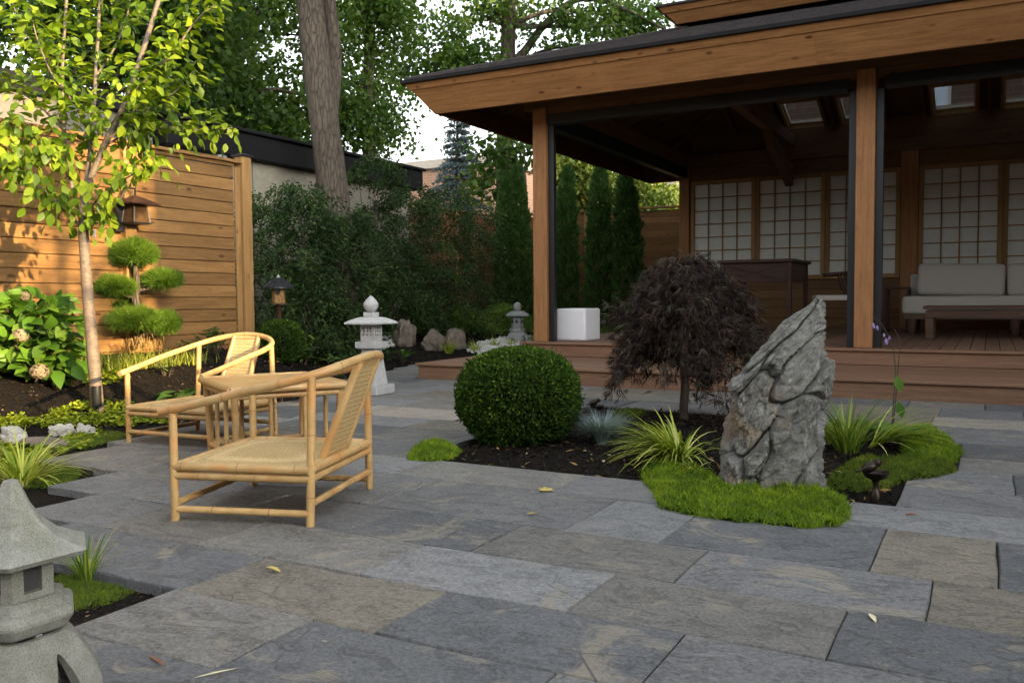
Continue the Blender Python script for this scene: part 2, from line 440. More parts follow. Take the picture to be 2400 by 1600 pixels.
def _glass(name, tint=(0.75, 0.82, 0.85), fac=0.25, rough=0.05):
    M = Mat(name, rough, 0.5)
    tr = M.n('ShaderNodeBsdfTransparent'); tr.inputs[0].default_value = (*tint, 1)
    gl = M.n('ShaderNodeBsdfGlossy'); gl.inputs['Roughness'].default_value = rough; gl.inputs[0].default_value = (0.8, 0.85, 0.9, 1)
    mx = M.n('ShaderNodeMixShader'); mx.inputs[0].default_value = fac
    M.l(tr.outputs[0], mx.inputs[1]); M.l(gl.outputs[0], mx.inputs[2]); M.l(mx.outputs[0], M.out.inputs[0]); return M.m
M_['glass'] = _glass('skylight_glass', (0.62, 0.68, 0.72), 0.22)
M_['amber'] = plain('amber_glass', (0.10, 0.055, 0.022), 0.35, 0.4, var=0.5, scale=14, bump=0.2)
def _rock():
    M = Mat('standing_rock', 0.8, 0.25)
    co = M.co((1, 1, 1), shift=False)
    big = M.noise(M.co((3.0, 3.0, 1.3), shift=False), 1.5, 8, 0.65, 1.2); mid = M.noise(co, 16, 7, 0.7, 0.8); fi = M.noise(co, 70, 4, 0.7)
    c = M.ramp(big, [(0.28, (0.06, 0.058, 0.048)), (0.46, (0.145, 0.148, 0.132)), (0.6, (0.22, 0.225, 0.208)), (0.78, (0.33, 0.33, 0.31))])
    c = M.mix(c, M.ramp(mid, [(0.32, (0.045, 0.045, 0.040)), (0.5, (0.19, 0.19, 0.175)), (0.68, (0.46, 0.46, 0.43))]), 0.5)
    rust = M.noise(M.co((1, 1, 1), shift=False), 4.2, 5, 0.6, 0.5)
    c = M.mix(c, (0.30, 0.20, 0.105), M.maths('MULTIPLY', M.ramp(rust, [(0.54, 0.0), (0.68, 1.0)]), 0.6))
    veins = M.noise(M.co((7, 7, 2.6), shift=False), 2.4, 7, 0.72, 2.2)
    c = M.mix(c, (0.60, 0.59, 0.55), M.maths('MULTIPLY', M.ramp(veins, [(0.60, 0.0), (0.65, 1.0)]), 0.75))
    M.base(c); M.bump(M.mix(mid, fi, 0.35), 1.0, 0.035); return M.m
M_['rock'] = _rock()
M_['boulder'] = stone('garden_boulder', (0.10, 0.085, 0.065), (0.24, 0.205, 0.165), 7, 0.9, 0.85, 0.2, dist=0.03)
M_['pale_stone'] = stone('pale_field_stone', (0.26, 0.255, 0.22), (0.44, 0.43, 0.38), 9, 0.6, 0.85, 0.2, dist=0.02)

# foliage colours
G_ = {}
G_['cherry'] = leafmat('cherry_leaf', [(0.0, (0.085, 0.15, 0.010)), (0.5, (0.17, 0.25, 0.014)), (1.0, (0.28, 0.36, 0.022))], 0.42, 0.45, True)
G_['cherry_t'] = leafmat('cherry_leaf_mass', [(0.0, (0.06, 0.12, 0.010)), (0.5, (0.12, 0.20, 0.014)), (1.0, (0.24, 0.32, 0.022))], 0.40, 0.45)
G_['maple'] = leafmat('maple_leaf', [(0.0, (0.030, 0.068, 0.014)), (0.5, (0.058, 0.120, 0.022)), (0.9, (0.115, 0.175, 0.030)), (1.0, (0.20, 0.21, 0.04))], 0.45, 0.5)
G_['far'] = leafmat('far_leaf', [(0.0, (0.06, 0.10, 0.02)), (0.5, (0.12, 0.17, 0.03)), (1.0, (0.24, 0.26, 0.05))], 0.35, 0.6)
G_['cedar'] = leafmat('cedar_spray', [(0.0, (0.013, 0.030, 0.009)), (0.5, (0.028, 0.062, 0.015)), (0.9, (0.066, 0.110, 0.025)), (1.0, (0.14, 0.15, 0.03))], 0.25, 0.6)
G_['arb'] = leafmat('arborvitae_spray', [(0.0, (0.018, 0.050, 0.012)), (0.6, (0.040, 0.100, 0.020)), (1.0, (0.085, 0.150, 0.030))], 0.2, 0.6)
G_['spruce'] = leafmat('blue_spruce_needle', [(0.0, (0.07, 0.11, 0.12)), (0.6, (0.14, 0.20, 0.22)), (1.0, (0.26, 0.33, 0.36))], 0.1, 0.6)
G_['box'] = leafmat('boxwood_leaf', [(0.0, (0.020, 0.046, 0.008)), (0.5, (0.046, 0.100, 0.013)), (0.85, (0.115, 0.175, 0.018)), (1.0, (0.22, 0.24, 0.025))], 0.25, 0.65, spec=0.12)
G_['jmaple'] = leafmat('purple_maple_leaf', [(0.0, (0.017, 0.009, 0.009)), (0.55, (0.036, 0.020, 0.018)), (0.85, (0.058, 0.044, 0.034)), (1.0, (0.075, 0.082, 0.045))], 0.2, 0.55)
G_['hyd'] = leafmat('hydrangea_leaf', [(0.0, (0.045, 0.115, 0.012)), (0.5, (0.085, 0.19, 0.018)), (1.0, (0.15, 0.28, 0.028))], 0.35, 0.45, True)
G_['hosta'] = leafmat('hosta_leaf', [(0.0, (0.05, 0.12, 0.025)), (1.0, (0.11, 0.21, 0.035))], 0.3, 0.4, True)
G_['shrub'] = leafmat('shrub_leaf', [(0.0, (0.028, 0.065, 0.012)), (0.6, (0.06, 0.12, 0.02)), (1.0, (0.15, 0.24, 0.03))], 0.3, 0.45, True)
G_['shrub_t'] = leafmat('shrub_leaf_mass', [(0.0, (0.026, 0.060, 0.012)), (0.6, (0.055, 0.115, 0.02)), (1.0, (0.13, 0.21, 0.03))], 0.3, 0.45)
G_['pine'] = leafmat('pine_needle', [(0.0, (0.045, 0.10, 0.010)), (0.6, (0.10, 0.19, 0.016)), (1.0, (0.20, 0.29, 0.03))], 0.2, 0.5)
G_['pine_dead'] = leafmat('dry_pine_needle', [(0.0, (0.20, 0.12, 0.04)), (1.0, (0.36, 0.24, 0.08))], 0.1, 0.6)
G_['hakone'] = leafmat('golden_grass', [(0.0, (0.13, 0.22, 0.02)), (0.35, (0.27, 0.35, 0.035)), (0.8, (0.48, 0.52, 0.09)), (1.0, (0.62, 0.62, 0.22))], 0.3, 0.45)
G_['hakone_g'] = leafmat('green_grass_blade', [(0.0, (0.07, 0.14, 0.02)), (0.6, (0.14, 0.22, 0.03)), (1.0, (0.33, 0.36, 0.07))], 0.3, 0.45)
G_['fescue'] = leafmat('blue_fescue', [(0.0, (0.13, 0.185, 0.185)), (1.0, (0.29, 0.37, 0.37))], 0.15, 0.5)
G_['lily'] = leafmat('liriope_blade', [(0.0, (0.10, 0.15, 0.02)), (0.6, (0.19, 0.24, 0.035)), (1.0, (0.36, 0.34, 0.06))], 0.25, 0.5)
G_['moss'] = leafmat('bright_moss', [(0.0, (0.06, 0.115, 0.006)), (0.40, (0.165, 0.265, 0.012)), (0.85, (0.29, 0.385, 0.022)), (0.96, (0.33, 0.32, 0.05)), (1.0, (0.30, 0.17, 0.05))], 0.2, 0.7)
G_['moss_d'] = leafmat('olive_moss', [(0.0, (0.055, 0.090, 0.008)), (0.6, (0.130, 0.185, 0.014)), (1.0, (0.24, 0.25, 0.04))], 0.15, 0.8)
G_['jenny'] = leafmat('lime_creeper', [(0.0, (0.10, 0.16, 0.010)), (0.5, (0.20, 0.27, 0.016)), (1.0, (0.34, 0.38, 0.03))], 0.25, 0.5)
G_['bamboo'] = leafmat('bamboo_leaf', [(0.0, (0.05, 0.11, 0.015)), (0.6, (0.11, 0.20, 0.025)), (1.0, (0.21, 0.30, 0.045))], 0.3, 0.5)
G_['dry'] = leafmat('dry_leaf', [(0.0, (0.16, 0.08, 0.03)), (0.5, (0.34, 0.22, 0.08)), (1.0, (0.5, 0.42, 0.27))], 0.15, 0.7)
M_['dryleaf'] = plain('fallen_leaf', (0.50, 0.40, 0.12), 0.7, 0.2, var=0.25, scale=20)
M_['dryleaf_pale'] = plain('pale_fallen_leaf', (0.62, 0.58, 0.38), 0.7, 0.2, var=0.2, scale=20)
M_['dryleaf_brown'] = plain('brown_fallen_leaf', (0.24, 0.10, 0.045), 0.7, 0.2, var=0.25, scale=20)
M_['lilac'] = plain('lilac_petal', (0.42, 0.30, 0.60), 0.6, 0.2, var=0.2)
M_['stalk'] = plain('flower_stalk', (0.06, 0.045, 0.035), 0.7, 0.2)
M_['mulch'] = leafmat('mulch_chip', [(0.0, (0.006, 0.005, 0.004)), (0.75, (0.018, 0.013, 0.009)), (0.95, (0.045, 0.028, 0.017)), (1.0, (0.22, 0.14, 0.07))], 0.0, 0.9)
M_['flowerhead'] = leafmat('dry_flower_head', [(0.0, (0.15, 0.12, 0.075)), (1.0, (0.30, 0.25, 0.17))], 0.2, 0.8)

# ------------------------------------------------------------------ foliage builders
def unit(a): return a / np.maximum(np.linalg.norm(a, axis=-1, keepdims=True), 1e-9)
def rdirs(n): return unit(rng.normal(size=(n, 3)))
def leaves(P, D, L, W, fold=0.18, N=None):
    """diamond leaves: base P, direction D; returns V,F"""
    n = len(P); L = np.broadcast_to(L, n)[:, None]; W = np.broadcast_to(W, n)[:, None]
    if N is None: N = rdirs(n)
    S = unit(np.cross(D, N)); Nn = np.cross(S, D)
    mid = P + D * L * 0.45
    V = np.stack([P, mid + S * W * 0.5 + Nn * W * fold, P + D * L, mid - S * W * 0.5 + Nn * W * fold], 1).reshape(-1, 3)
    b = (np.arange(n) * 4)[:, None]
    F = np.concatenate([b + [0, 1, 2], b + [0, 2, 3]], 1).reshape(-1, 3)
    return V, F
def oval_leaves(P, D, L, W, fold=0.15, N=None, droop=0.18):
    n = len(P); L = np.broadcast_to(L, n)[:, None]; W = np.broadcast_to(W, n)[:, None]
    if N is None: N = rdirs(n)
    S = unit(np.cross(D, N)); Nn = np.cross(S, D)
    def pt(t, w): return P + D * L * t + S * W * w + Nn * (abs(w) * 2 * fold * W - droop * L * t * t)
    V = np.stack([P, pt(.22, .34), pt(.22, -.34), pt(.5, .5), pt(.5, 0), pt(.5, -.5), pt(.78, .33), pt(.78, -.33), pt(1.0, 0)], 1).reshape(-1, 3)
    b = (np.arange(n) * 9)[:, None]
    F = np.concatenate([b + q for q in ([0, 1, 4, 2], [1, 3, 6, 4], [2, 4, 7, 5], [4, 6, 8, 7])], 1).reshape(-1, 4)
    return V, F
def leaf_obj(name, P, D, L, W, mat, parent, tint=None, fold=0.18, N=None, stuff=False, oval=False):
    V, F = (oval_leaves if oval else leaves)(P, D, L, W, fold, N)
    t = rng.random(len(P)) if tint is None else np.clip(tint, 0, 1)
    o = mesh_obj(name, np_mesh(name, V, F, np.repeat(t, 4 if oval else 2), mat=mat, smooth=oval), parent)
    if stuff: o['kind'] = 'stuff'
    return o
def blades(P, H, L, W, droop, mat, name, parent, seg=6, tint=None, stuff=False, a0=(0.05, 0.35)):
    """arching grass blades: P base (n,3), H horizontal unit dir (n,2), L length, droop 0..1.5 rad growth of bend"""
    n = len(P); L = np.broadcast_to(L, n); W = np.broadcast_to(W, n); droop = np.broadcast_to(droop, n)
    a = rng.uniform(a0[0], a0[1], n)
    pos = P.copy(); H3 = np.concatenate([H, np.zeros((n, 1))], 1); S = np.stack([-H[:, 1], H[:, 0], np.zeros(n)], 1)
    rows = []
    for i in range(seg + 1):
        t = i / seg; w = W * (0.55 + 0.9 * t) * (1 - t) * 1.35 + W * 0.04
        rows.append((pos + S * w[:, None] * 0.5, pos - S * w[:, None] * 0.5))
        ang = a + droop * (t + 0.5 / seg) * 1.6
        pos = pos + (H3 * np.sin(ang)[:, None] + np.array([0, 0, 1.0]) * np.cos(ang)[:, None]) * (L / seg)[:, None]
    V = np.stack([q for r in rows for q in r], 1)      # n, 2(seg+1), 3
    k = 2 * (seg + 1); b = (np.arange(n) * k)[:, None]
    F = np.concatenate([b + [2 * i, 2 * i + 1, 2 * i + 3, 2 * i + 2] for i in range(seg)], 1).reshape(-1, 4)
    t = rng.random(n) if tint is None else np.clip(tint, 0, 1)
    o = mesh_obj(name, np_mesh(name, V.reshape(-1, 3), F, np.repeat(t, seg), mat=mat), parent)
    if stuff: o['kind'] = 'stuff'
    return o
def tri_cloud(name, P, D, L, W, mat, parent, tint=None, stuff=False):
    """thin needles: triangles"""
    n = len(P); L = np.broadcast_to(L, n)[:, None]; W = np.broadcast_to(W, n)[:, None]
    S = unit(np.cross(D, rdirs(n)))
    V = np.stack([P - S * W / 2, P + S * W / 2, P + D * L], 1).reshape(-1, 3)
    F = np.arange(n * 3).reshape(-1, 3)
    t = rng.random(n) if tint is None else np.clip(tint, 0, 1)
    o = mesh_obj(name, np_mesh(name, V, F, t, mat=mat), parent)
    if stuff: o['kind'] = 'stuff'
    return o
def leaf_mesh(name, mat, wid=0.6, prof=((0, .02), (.18, .55), (.45, 1.0), (.72, .72), (.9, .28), (1, .0)), fold=0.16, droop=0.22):
    V = []; F = []
    for t, w in prof:
        z = -droop * t * t
        V += [(-wid * w / 2, t, z + fold * w * wid), (0, t, z), (wid * w / 2, t, z + fold * w * wid)]
    for i in range(len(prof) - 1):
        b = 3 * i
        F += [(b, b + 1, b + 4, b + 3), (b + 1, b + 2, b + 5, b + 4)]
    me = bpy.data.meshes.new(name); me.from_pydata(V, [], F)
    me.polygons.foreach_set('use_smooth', np.ones(len(F), bool)); me.update()
    me.materials.append(mat); return me
def place_leaf(me, parent, p, d, n, size, name='leaf'):
    d = Vector(d).normalized(); n = Vector(n); x = d.cross(n)
    if x.length < 1e-4: x = d.orthogonal()
    x.normalize(); z = x.cross(d)
    m = Matrix((x, d, z)).transposed()
    o = bpy.data.objects.new(name, me); o.location = p; o.rotation_euler = m.to_euler(); o.scale = (size,) * 3
    return link(o, parent)
# ------------------------------------------------------------------ ground
def smooth(t): t = min(1.0, max(0.0, t)); return t * t * (3 - 2 * t)
def ground_z(x, y):
    z = -0.045
    x0 = -5.6 - 1.6 * smooth((y - 6.8) / 2.7)
    amp = 0.42 - 0.25 * smooth((y - 7.2) / 3.0)
    z += amp * smooth((x0 - x) / 2.4)
    if x < -5.6: z += 0.12 * smooth((y - 10.3) / 2.0) * smooth((-5.9 - x) / 0.6)
    if -3.1 < x < -0.2 and 4.2 < y < 7.05:
        z += 0.06 * smooth(min(x + 3.1, -0.2 - x, y - 4.2, 7.05 - y) / 0.35)
    if -12 < x < 5 and -1 < y < 20:
        z += 0.02 * mnoise.noise(Vector((x * 1.7, y * 1.7, 0))) * smooth((-5.2 - x) / 0.8)
    return z
xs = np.concatenate([np.linspace(-200, -14, 10), np.arange(-13, -5, 0.22), np.arange(-5, 1, 0.12), np.linspace(1.5, 8, 6), np.linspace(12, 200, 9)])
ys = np.concatenate([np.linspace(-120, -4, 7), np.arange(-3, 4, 0.35), np.arange(4.0, 7.2, 0.12), np.arange(7.3, 20, 0.3), np.linspace(21, 300, 12)])
gv = [(x, y, ground_z(x, y)) for y in ys for x in xs]
nx = len(xs)
gf = [(j * nx + i, j * nx + i + 1, (j + 1) * nx + i + 1, (j + 1) * nx + i) for j in range(len(ys) - 1) for i in range(nx - 1)]
gme = bpy.data.meshes.new('ground'); gme.from_pydata(gv, [], gf); gme.materials.append(M_['soil'])
gme.polygons.foreach_set('use_smooth', np.ones(len(gf), bool)); gme.update()
kind(mesh_obj('ground', gme), 'structure')

def on_g(px, py):                      # the point of the planted ground seen at a picture position
    r = _ray(px, py); r = r / np.linalg.norm(r); t = 0.8
    while t < 40:
        p = EYE + r * t
        if p[2] <= ground_z(p[0], p[1]): break
        t += 0.03
    return Vector((p[0], p[1], ground_z(p[0], p[1])))

# ------------------------------------------------------------------ patio of slate slabs
mbp = MB()      # bedding layer under the slabs
mbp.box(-2.32, 3.2, -1.6, 1.965, -0.042, -0.016).box(-3.0, 3.2, 1.985, 4.2, -0.042, -0.016).box(-5.0, -3.0, 3.2, 4.2, -0.042, -0.016).box(-5.4, -3.1, 4.2, 6.6, -0.042, -0.016)
mbp.box(-6.0, 3.2, 7.05, 8.6, -0.042, -0.016).box(-0.2, 3.2, 4.2, 7.05, -0.042, -0.016)
patio = kind(mbp.build('patio', M_['joint']), 'structure')
def slab(x0, x1, y0, y1, mi, zt):
    g = 0.002
    x0 += g; x1 -= g; y0 += g; y1 -= g
    cx, cy = (x0 + x1) / 2, (y0 + y1) / 2
    def edge(a, b, n):
        out = []
        for i in range(n):
            t = i / n
            p = Vector((a[0] + (b[0] - a[0]) * t, a[1] + (b[1] - a[1]) * t))
            j = 0.0 if i == 0 else random.uniform(-0.004, 0.004)
            d = Vector((b[0] - a[0], b[1] - a[1])).normalized()
            out.append((p.x - cx - d.y * j, p.y - cy + d.x * j))
        return out
    nxe = max(2, int((x1 - x0) / 0.16)); nye = max(2, int((y1 - y0) / 0.16))
    ring = edge((x0, y0), (x1, y0), nxe) + edge((x1, y0), (x1, y1), nye) + edge((x1, y1), (x0, y1), nxe) + edge((x0, y1), (x0, y0), nye)
    n = len(ring); V = []; ch = 0.0045
    tilt = (random.uniform(-1, 1) * 0.0022, random.uniform(-1, 1) * 0.0022)
    for (x, y) in ring: V.append((x, y, -0.042 - zt))
    for (x, y) in ring: V.append((x, y, -ch * random.uniform(0.6, 1.8)))
    for (x, y) in ring:
        l = math.hypot(x, y); k = 1 - ch * random.uniform(0.6, 1.7) / max(l, 0.05)
        V.append((x * k, y * k, x * tilt[0] + y * tilt[1]))
    F = []
    for r in (0, 1):
        for i in range(n): F.append((r * n + i, r * n + (i + 1) % n, (r + 1) * n + (i + 1) % n, (r + 1) * n + i))
    F.append(tuple(2 * n + i for i in range(n)))
    me = bpy.data.meshes.new('paving_stone'); me.from_pydata(V, [], F); me.materials.append(M_['slate'][mi]); me.update()
    return mesh_obj('paving_stone', me, patio, loc=(cx, cy, zt))
ROWS = [-1.6, -1.1, -0.55, -0.1, 0.40, 0.80, 1.18, 1.57, 1.965, 2.36, 2.77, 3.20, 3.82, 4.26, 4.74, 5.28, 5.72, 6.27, 6.72, 7.06, 7.55, 8.1, 8.60, 9.1, 9.7, 10.25, 10.8]
FIX = {   # y0 : (joints, {index: material})
    1.18: ([-2.9, -2.12, -1.35, -0.55, 0.3, 1.1, 2.0, 3.1], {0: 2, 1: 1, 2: 1}),
    1.57: ([-2.34, -1.75, -0.95, -0.2, 0.6, 1.5, 2.3, 3.1], {0: 2, 1: 1, 2: 0}),
    1.965: ([-3.45, -2.33, -1.53, -0.74, 0.02, 0.8, 1.6, 2.4, 3.1], {0: 1, 1: 3, 2: 1, 3: 0, 4: 1}),
    2.36: ([-3.85, -3.3, -2.70, -1.90, -1.11, -0.36, 0.36, 1.2, 2.1, 3.1], {0: 0, 1: 2, 2: 2, 3: 4, 4: 2, 5: 1, 6: 1}),
    2.77: ([-4.25, -3.6, -2.98, -2.30, -1.70, -0.91, -0.15, 0.55, 1.3, 2.2, 3.1], {0: 0, 1: 4, 2: 0, 3: 1, 4: 2, 5: 0, 6: 3, 7: 2}),
    3.20: ([-5.0, -4.2, -3.25, -2.50, -1.52, -1.11, -0.35, 0.04, 0.85, 1.7, 2.5, 3.1], {0: 2, 1: 0, 2: 0, 3: 0, 4: 4, 5: 1, 6: 3, 7: 1}),
    3.82: ([-5.2, -4.4, -3.6, -2.85, -1.88, -1.25, -0.55, 0.62, 1.5, 2.3, 3.1], {0: 2, 1: 0, 2: 4, 3: 2, 4: 0, 5: 0, 6: 4, 7: 4}),
}
def left_edge(y):
    for yy, xx in ((0.8, -2.9), (1.57, -2.9), (1.96, -2.34), (2.36, -3.45), (2.77, -3.85), (3.2, -4.25), (3.82, -5.0), (4.26, -5.2), (5.28, -5.5), (6.72, -5.75), (7.06, -5.95), (7.55, -6.15), (8.1, -6.45), (8.6, -6.75), (9.1, -6.9), (9.7, -7.0), (10.25, -7.15), (20, -7.3)):
        if y < yy: return xx
    return -7.3
rp = random.Random(5)
def put(x0, x1, y0, y1, mi):
    """drop what lies in the island bed or under the low step"""
    if y0 > 8.55 and x1 > -6.06:
        x1 = -6.06
        if x1 - x0 < 0.08: return
    if 4.2 < y0 < 7.0:
        a, b = -3.06, (-0.36 if y0 < 5.2 else (-0.14 if y0 < 6.2 else -0.32))
        if x0 >= a - 0.05 and x1 <= b + 0.05: return
        if x0 < a < x1 and x1 <= b: x1 = a
        elif a <= x0 < b < x1: x0 = b
        elif x0 < a and x1 > b:
            slab(x0, a, y0, y1, mi, rp.uniform(-0.0035, 0.0035)); x0 = b
    if x1 - x0 > 0.06: slab(x0, x1, y0, y1, mi, rp.uniform(-0.0035, 0.0035))
for i in range(len(ROWS) - 1):
    y0, y1 = ROWS[i], ROWS[i + 1]
    if y0 in FIX:
        J, C = FIX[y0]
    else:
        J = [left_edge(y0 + 0.01)]; C = {}
        while J[-1] < 3.0: J.append(min(3.1, J[-1] + rp.choice((0.62, 0.78, 0.92, 1.1)) + rp.uniform(-0.05, 0.05)))
        if J[-1] - J[-2] < 0.25: J.pop(-2)
    for k in range(len(J) - 1):
        mi = C.get(k, rp.choices((0, 1, 2, 3, 4), (28, 25, 21, 9, 17))[0])
        xm = (J[k] + J[k + 1]) / 2
        if 5.7 < y0 < 5.75 and -4.4 < xm < -3.4: mi = 5
        if 7.0 < y0 < 7.1 and -0.45 < xm < 0.5: mi = 5
        if y0 > 6.2 and k % 5 == 2 and mi == 1: mi = 3
        put(J[k], J[k + 1], y0, y1, mi)

# ------------------------------------------------------------------ pavilion
pav = thing('garden_pavilion', 'open timber pavilion with hipped shingle roof, raised deck and paper screen wall', 'pavilion', (-1.25, 13.7, 0))
DX0, DX1 = -5.52, 3.2
DECK = 0.36
# low platform step
step = MB().box(-6.0, DX1, 8.68, 10.36, -0.04, 0.13).build('step', M_['soil'], pav)
for k in range(9):
    y0 = 8.78 + k * 0.176
    box('deck_board', -5.985, DX1, y0, y0 + 0.170, 0.150, 0.179, M_['deck_x'], step, 0.003)
box('nosing', -6.03, DX1, 8.605, 8.775, 0.150, 0.180, M_['deck_x'], step, 0.006)
box('nosing', -6.03, -5.99, 8.777, 10.36, 0.150, 0.180, M_['deck'], step, 0.006)
box('riser', -6.0, DX1, 8.635, 8.665, -0.03, 0.149, M_['deck_x'], step, 0.003)
box('riser', -6.002, -5.97, 8.667, 10.36, -0.03, 0.149, M_['deck'], step, 0.003)
# main deck
deck = MB().box(DX0 + 0.06, DX1, 10.45, 17.4, -0.04, 0.325).build('deck', M_['soil'], pav)
box('nosing', DX0 - 0.03, DX1, 10.36, 10.50, DECK - 0.03, DECK, M_['deck_x'], deck, 0.006)
box('nosing', DX0 - 0.03, DX0 + 0.08, 10.502, 17.4, DECK - 0.03, DECK, M_['deck'], deck, 0.006)
box('riser', DX0, DX1, 10.39, 10.425, 0.18, DECK - 0.031, M_['deck_x'], deck, 0.003)
box('riser', DX0 - 0.002, DX0 + 0.03, 10.427, 17.4, -0.03, DECK - 0.031, M_['deck'], deck, 0.003)
k = 0
x = DX0 + 0.085
while x < DX1 - 0.1:
    box('deck_board', x, x + 0.139, 10.504, 17.0, DECK - 0.028, DECK - 0.001, M_['deck'], deck, 0.003); x += 0.146
# posts
PX_L, PX_R = (-5.41, -5.21), (-1.345, -1.145)
PF = 10.52
for (a, b) in (PX_L, PX_R, (2.75, 2.95)):
    box('post', a, b, PF, PF + 0.2, DECK, 3.46, M_['post'], pav, 0.006)
for (a, b) in (PX_L, (2.75, 2.95)):
    box('post', a, b, 16.82, 17.02, DECK, 3.46, M_['post'], pav, 0.006)
box('post', -1.40, -1.12, 16.84, 17.0, DECK, 3.46, M_['post'], pav, 0.006)
for a in (-5.207, -1.427, -1.142, 2.667):
    box('screen_track', a, a + 0.08, PF + 0.06, PF + 0.14, DECK, 3.238, M_['black'], pav, 0.003)
# beams
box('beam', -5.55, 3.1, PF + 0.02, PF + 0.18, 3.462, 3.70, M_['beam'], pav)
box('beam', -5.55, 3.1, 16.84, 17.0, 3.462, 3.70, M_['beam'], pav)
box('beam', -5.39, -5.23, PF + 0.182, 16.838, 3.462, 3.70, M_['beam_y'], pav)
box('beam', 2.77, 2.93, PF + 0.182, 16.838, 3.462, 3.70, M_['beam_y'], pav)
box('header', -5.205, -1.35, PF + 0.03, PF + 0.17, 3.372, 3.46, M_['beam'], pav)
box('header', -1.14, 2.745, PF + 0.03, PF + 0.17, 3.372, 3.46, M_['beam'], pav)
box('screen_housing', -5.20, -1.43, PF + 0.01, PF + 0.17, 3.24, 3.37, M_['black'], pav)
box('screen_housing', -1.06, 2.66, PF + 0.01, PF + 0.17, 3.24, 3.37, M_['black'], pav)
box('screen_housing', -5.38, -5.24, PF + 0.21, 16.81, 3.25, 3.46, M_['black'], pav)
# tie beams and brace inside
for xx in (-3.3, 0.8):
    tb = MB()
    prof = [(12.2, 3.72), (16.8, 3.72), (16.8, 3.95), (12.2, 3.95)]
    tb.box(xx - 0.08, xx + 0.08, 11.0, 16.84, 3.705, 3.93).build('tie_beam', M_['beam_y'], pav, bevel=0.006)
br = MB(); P = []
for yy, z0, z1 in ((16.83, 2.55, 2.95), (15.6, 3.25, 3.6)):
    pass
for xx in (-3.3, 0.8):
    br = MB().hexa([Vector(p) for p in [(xx - 0.07, 15.2, 3.46), (xx + 0.07, 15.2, 3.46), (xx + 0.07, 16.83, 2.98), (xx - 0.07, 16.83, 2.98),
                                         (xx - 0.07, 14.9, 3.70), (xx + 0.07, 14.9, 3.70), (xx + 0.07, 16.83, 3.36), (xx - 0.07, 16.83, 3.36)]])
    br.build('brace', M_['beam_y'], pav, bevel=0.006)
# roof
EX0, EX1, EY0, EY1, EZ = -6.70, 4.25, 9.36, 18.15, 3.735
SL = 0.345; INS = 2.9
IX0, IX1, IY0, IY1, IZ = EX0 + INS, EX1 - INS, EY0 + INS, EY1 - INS, EZ + SL * INS
SKY = [(-3.38, -2.66), (-2.42, -1.76), (-0.95, -0.21), (0.10, 0.84)]
SY0, SY1 = 16.05, 17.05
def rz(d): return EZ + SL * d
def slope_quad(mb, p, t=0.03):          # p: 4 points counter-clockwise seen from above
    mb.hexa([Vector((q[0], q[1], q[2] - t)) for q in p] + [Vector(q) for q in p])
rf = MB()
slope_quad(rf, [(EX0, EY0, EZ), (EX1, EY0, EZ), (IX1, IY0, IZ), (IX0, IY0, IZ)])
slope_quad(rf, [(EX0, EY1, EZ), (EX0, EY0, EZ), (IX0, IY0, IZ), (IX0, IY1, IZ)])
slope_quad(rf, [(EX1, EY0, EZ), (EX1, EY1, EZ), (IX1, IY1, IZ), (IX1, IY0, IZ)])
def bk(x, y): return (x, y, rz(EY1 - y))
edges = [EX0] + [q for s in SKY for q in s] + [EX1]
slope_quad(rf, [bk(EX1, EY1), bk(EX0, EY1), (EX0 + (EY1 - SY1), SY1, rz(EY1 - SY1)), (EX1 - (EY1 - SY1), SY1, rz(EY1 - SY1))])
slope_quad(rf, [(EX1 - (EY1 - SY0), SY0, rz(EY1 - SY0)), (EX0 + (EY1 - SY0), SY0, rz(EY1 - SY0)), (IX0, IY1, IZ), (IX1, IY1, IZ)])
d1, d0 = EY1 - SY1, EY1 - SY0
xa = [(EX0 + d1, EX0 + d0)] + [(q, q) for s in SKY for q in s] + [(EX1 - d1, EX1 - d0)]
for i in range(0, len(xa), 2):
    l, r_ = xa[i], xa[i + 1]
    slope_quad(rf, [(r_[0], SY1, rz(d1)), (l[0], SY1, rz(d1)), (l[1], SY0, rz(d0)), (r_[1], SY0, rz(d0))])
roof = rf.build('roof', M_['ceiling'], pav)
# shingles on the slopes: overlapping courses
sh = MB(); rs = random.Random(3)
def courses(x0, x1, along, d_in):
    d = 0.0
    while d < INS - 0.05:
        e = min(INS, d + 0.15)
        a, b = x0 + e, x1 - e
        p = a
        while p < b - 0.02:
            q = min(b, p + rs.uniform(0.22, 0.36)); t = rs.uniform(0.006, 0.014)
            along(p + 0.002, q - 0.002, d - 0.02, e, t); p = q
        d = e
def sh_front(p, q, d, e, t):
    z0, z1 = rz(d) + 0.012 + t, rz(e) + 0.004
    sh.hexa([Vector(c) for c in [(p, EY0 + d, z0 - t), (q, EY0 + d, z0 - t), (q, EY0 + e, z1 - 0.003), (p, EY0 + e, z1 - 0.003), (p, EY0 + d, z0), (q, EY0 + d, z0), (q, EY0 + e, z1), (p, EY0 + e, z1)]])
def sh_left(p, q, d, e, t):
    z0, z1 = rz(d) + 0.012 + t, rz(e) + 0.004
    sh.hexa([Vector(c) for c in [(EX0 + d, q, z0 - t), (EX0 + d, p, z0 - t), (EX0 + e, p, z1 - 0.003), (EX0 + e, q, z1 - 0.003), (EX0 + d, q, z0), (EX0 + d, p, z0), (EX0 + e, p, z1), (EX0 + e, q, z1)]])
courses(EX0 - 0.01, EX1, sh_front, 0); courses(EY0 - 0.01, EY1, sh_left, 0)
kind(sh.build('shingles', M_['shingle'], roof), 'stuff')
hipcap = MB(); hp = [Vector((EX0 - 0.02 + d, EY0 - 0.02 + d, rz(d) + 0.012)) for d in np.linspace(0.05, INS, 12)]
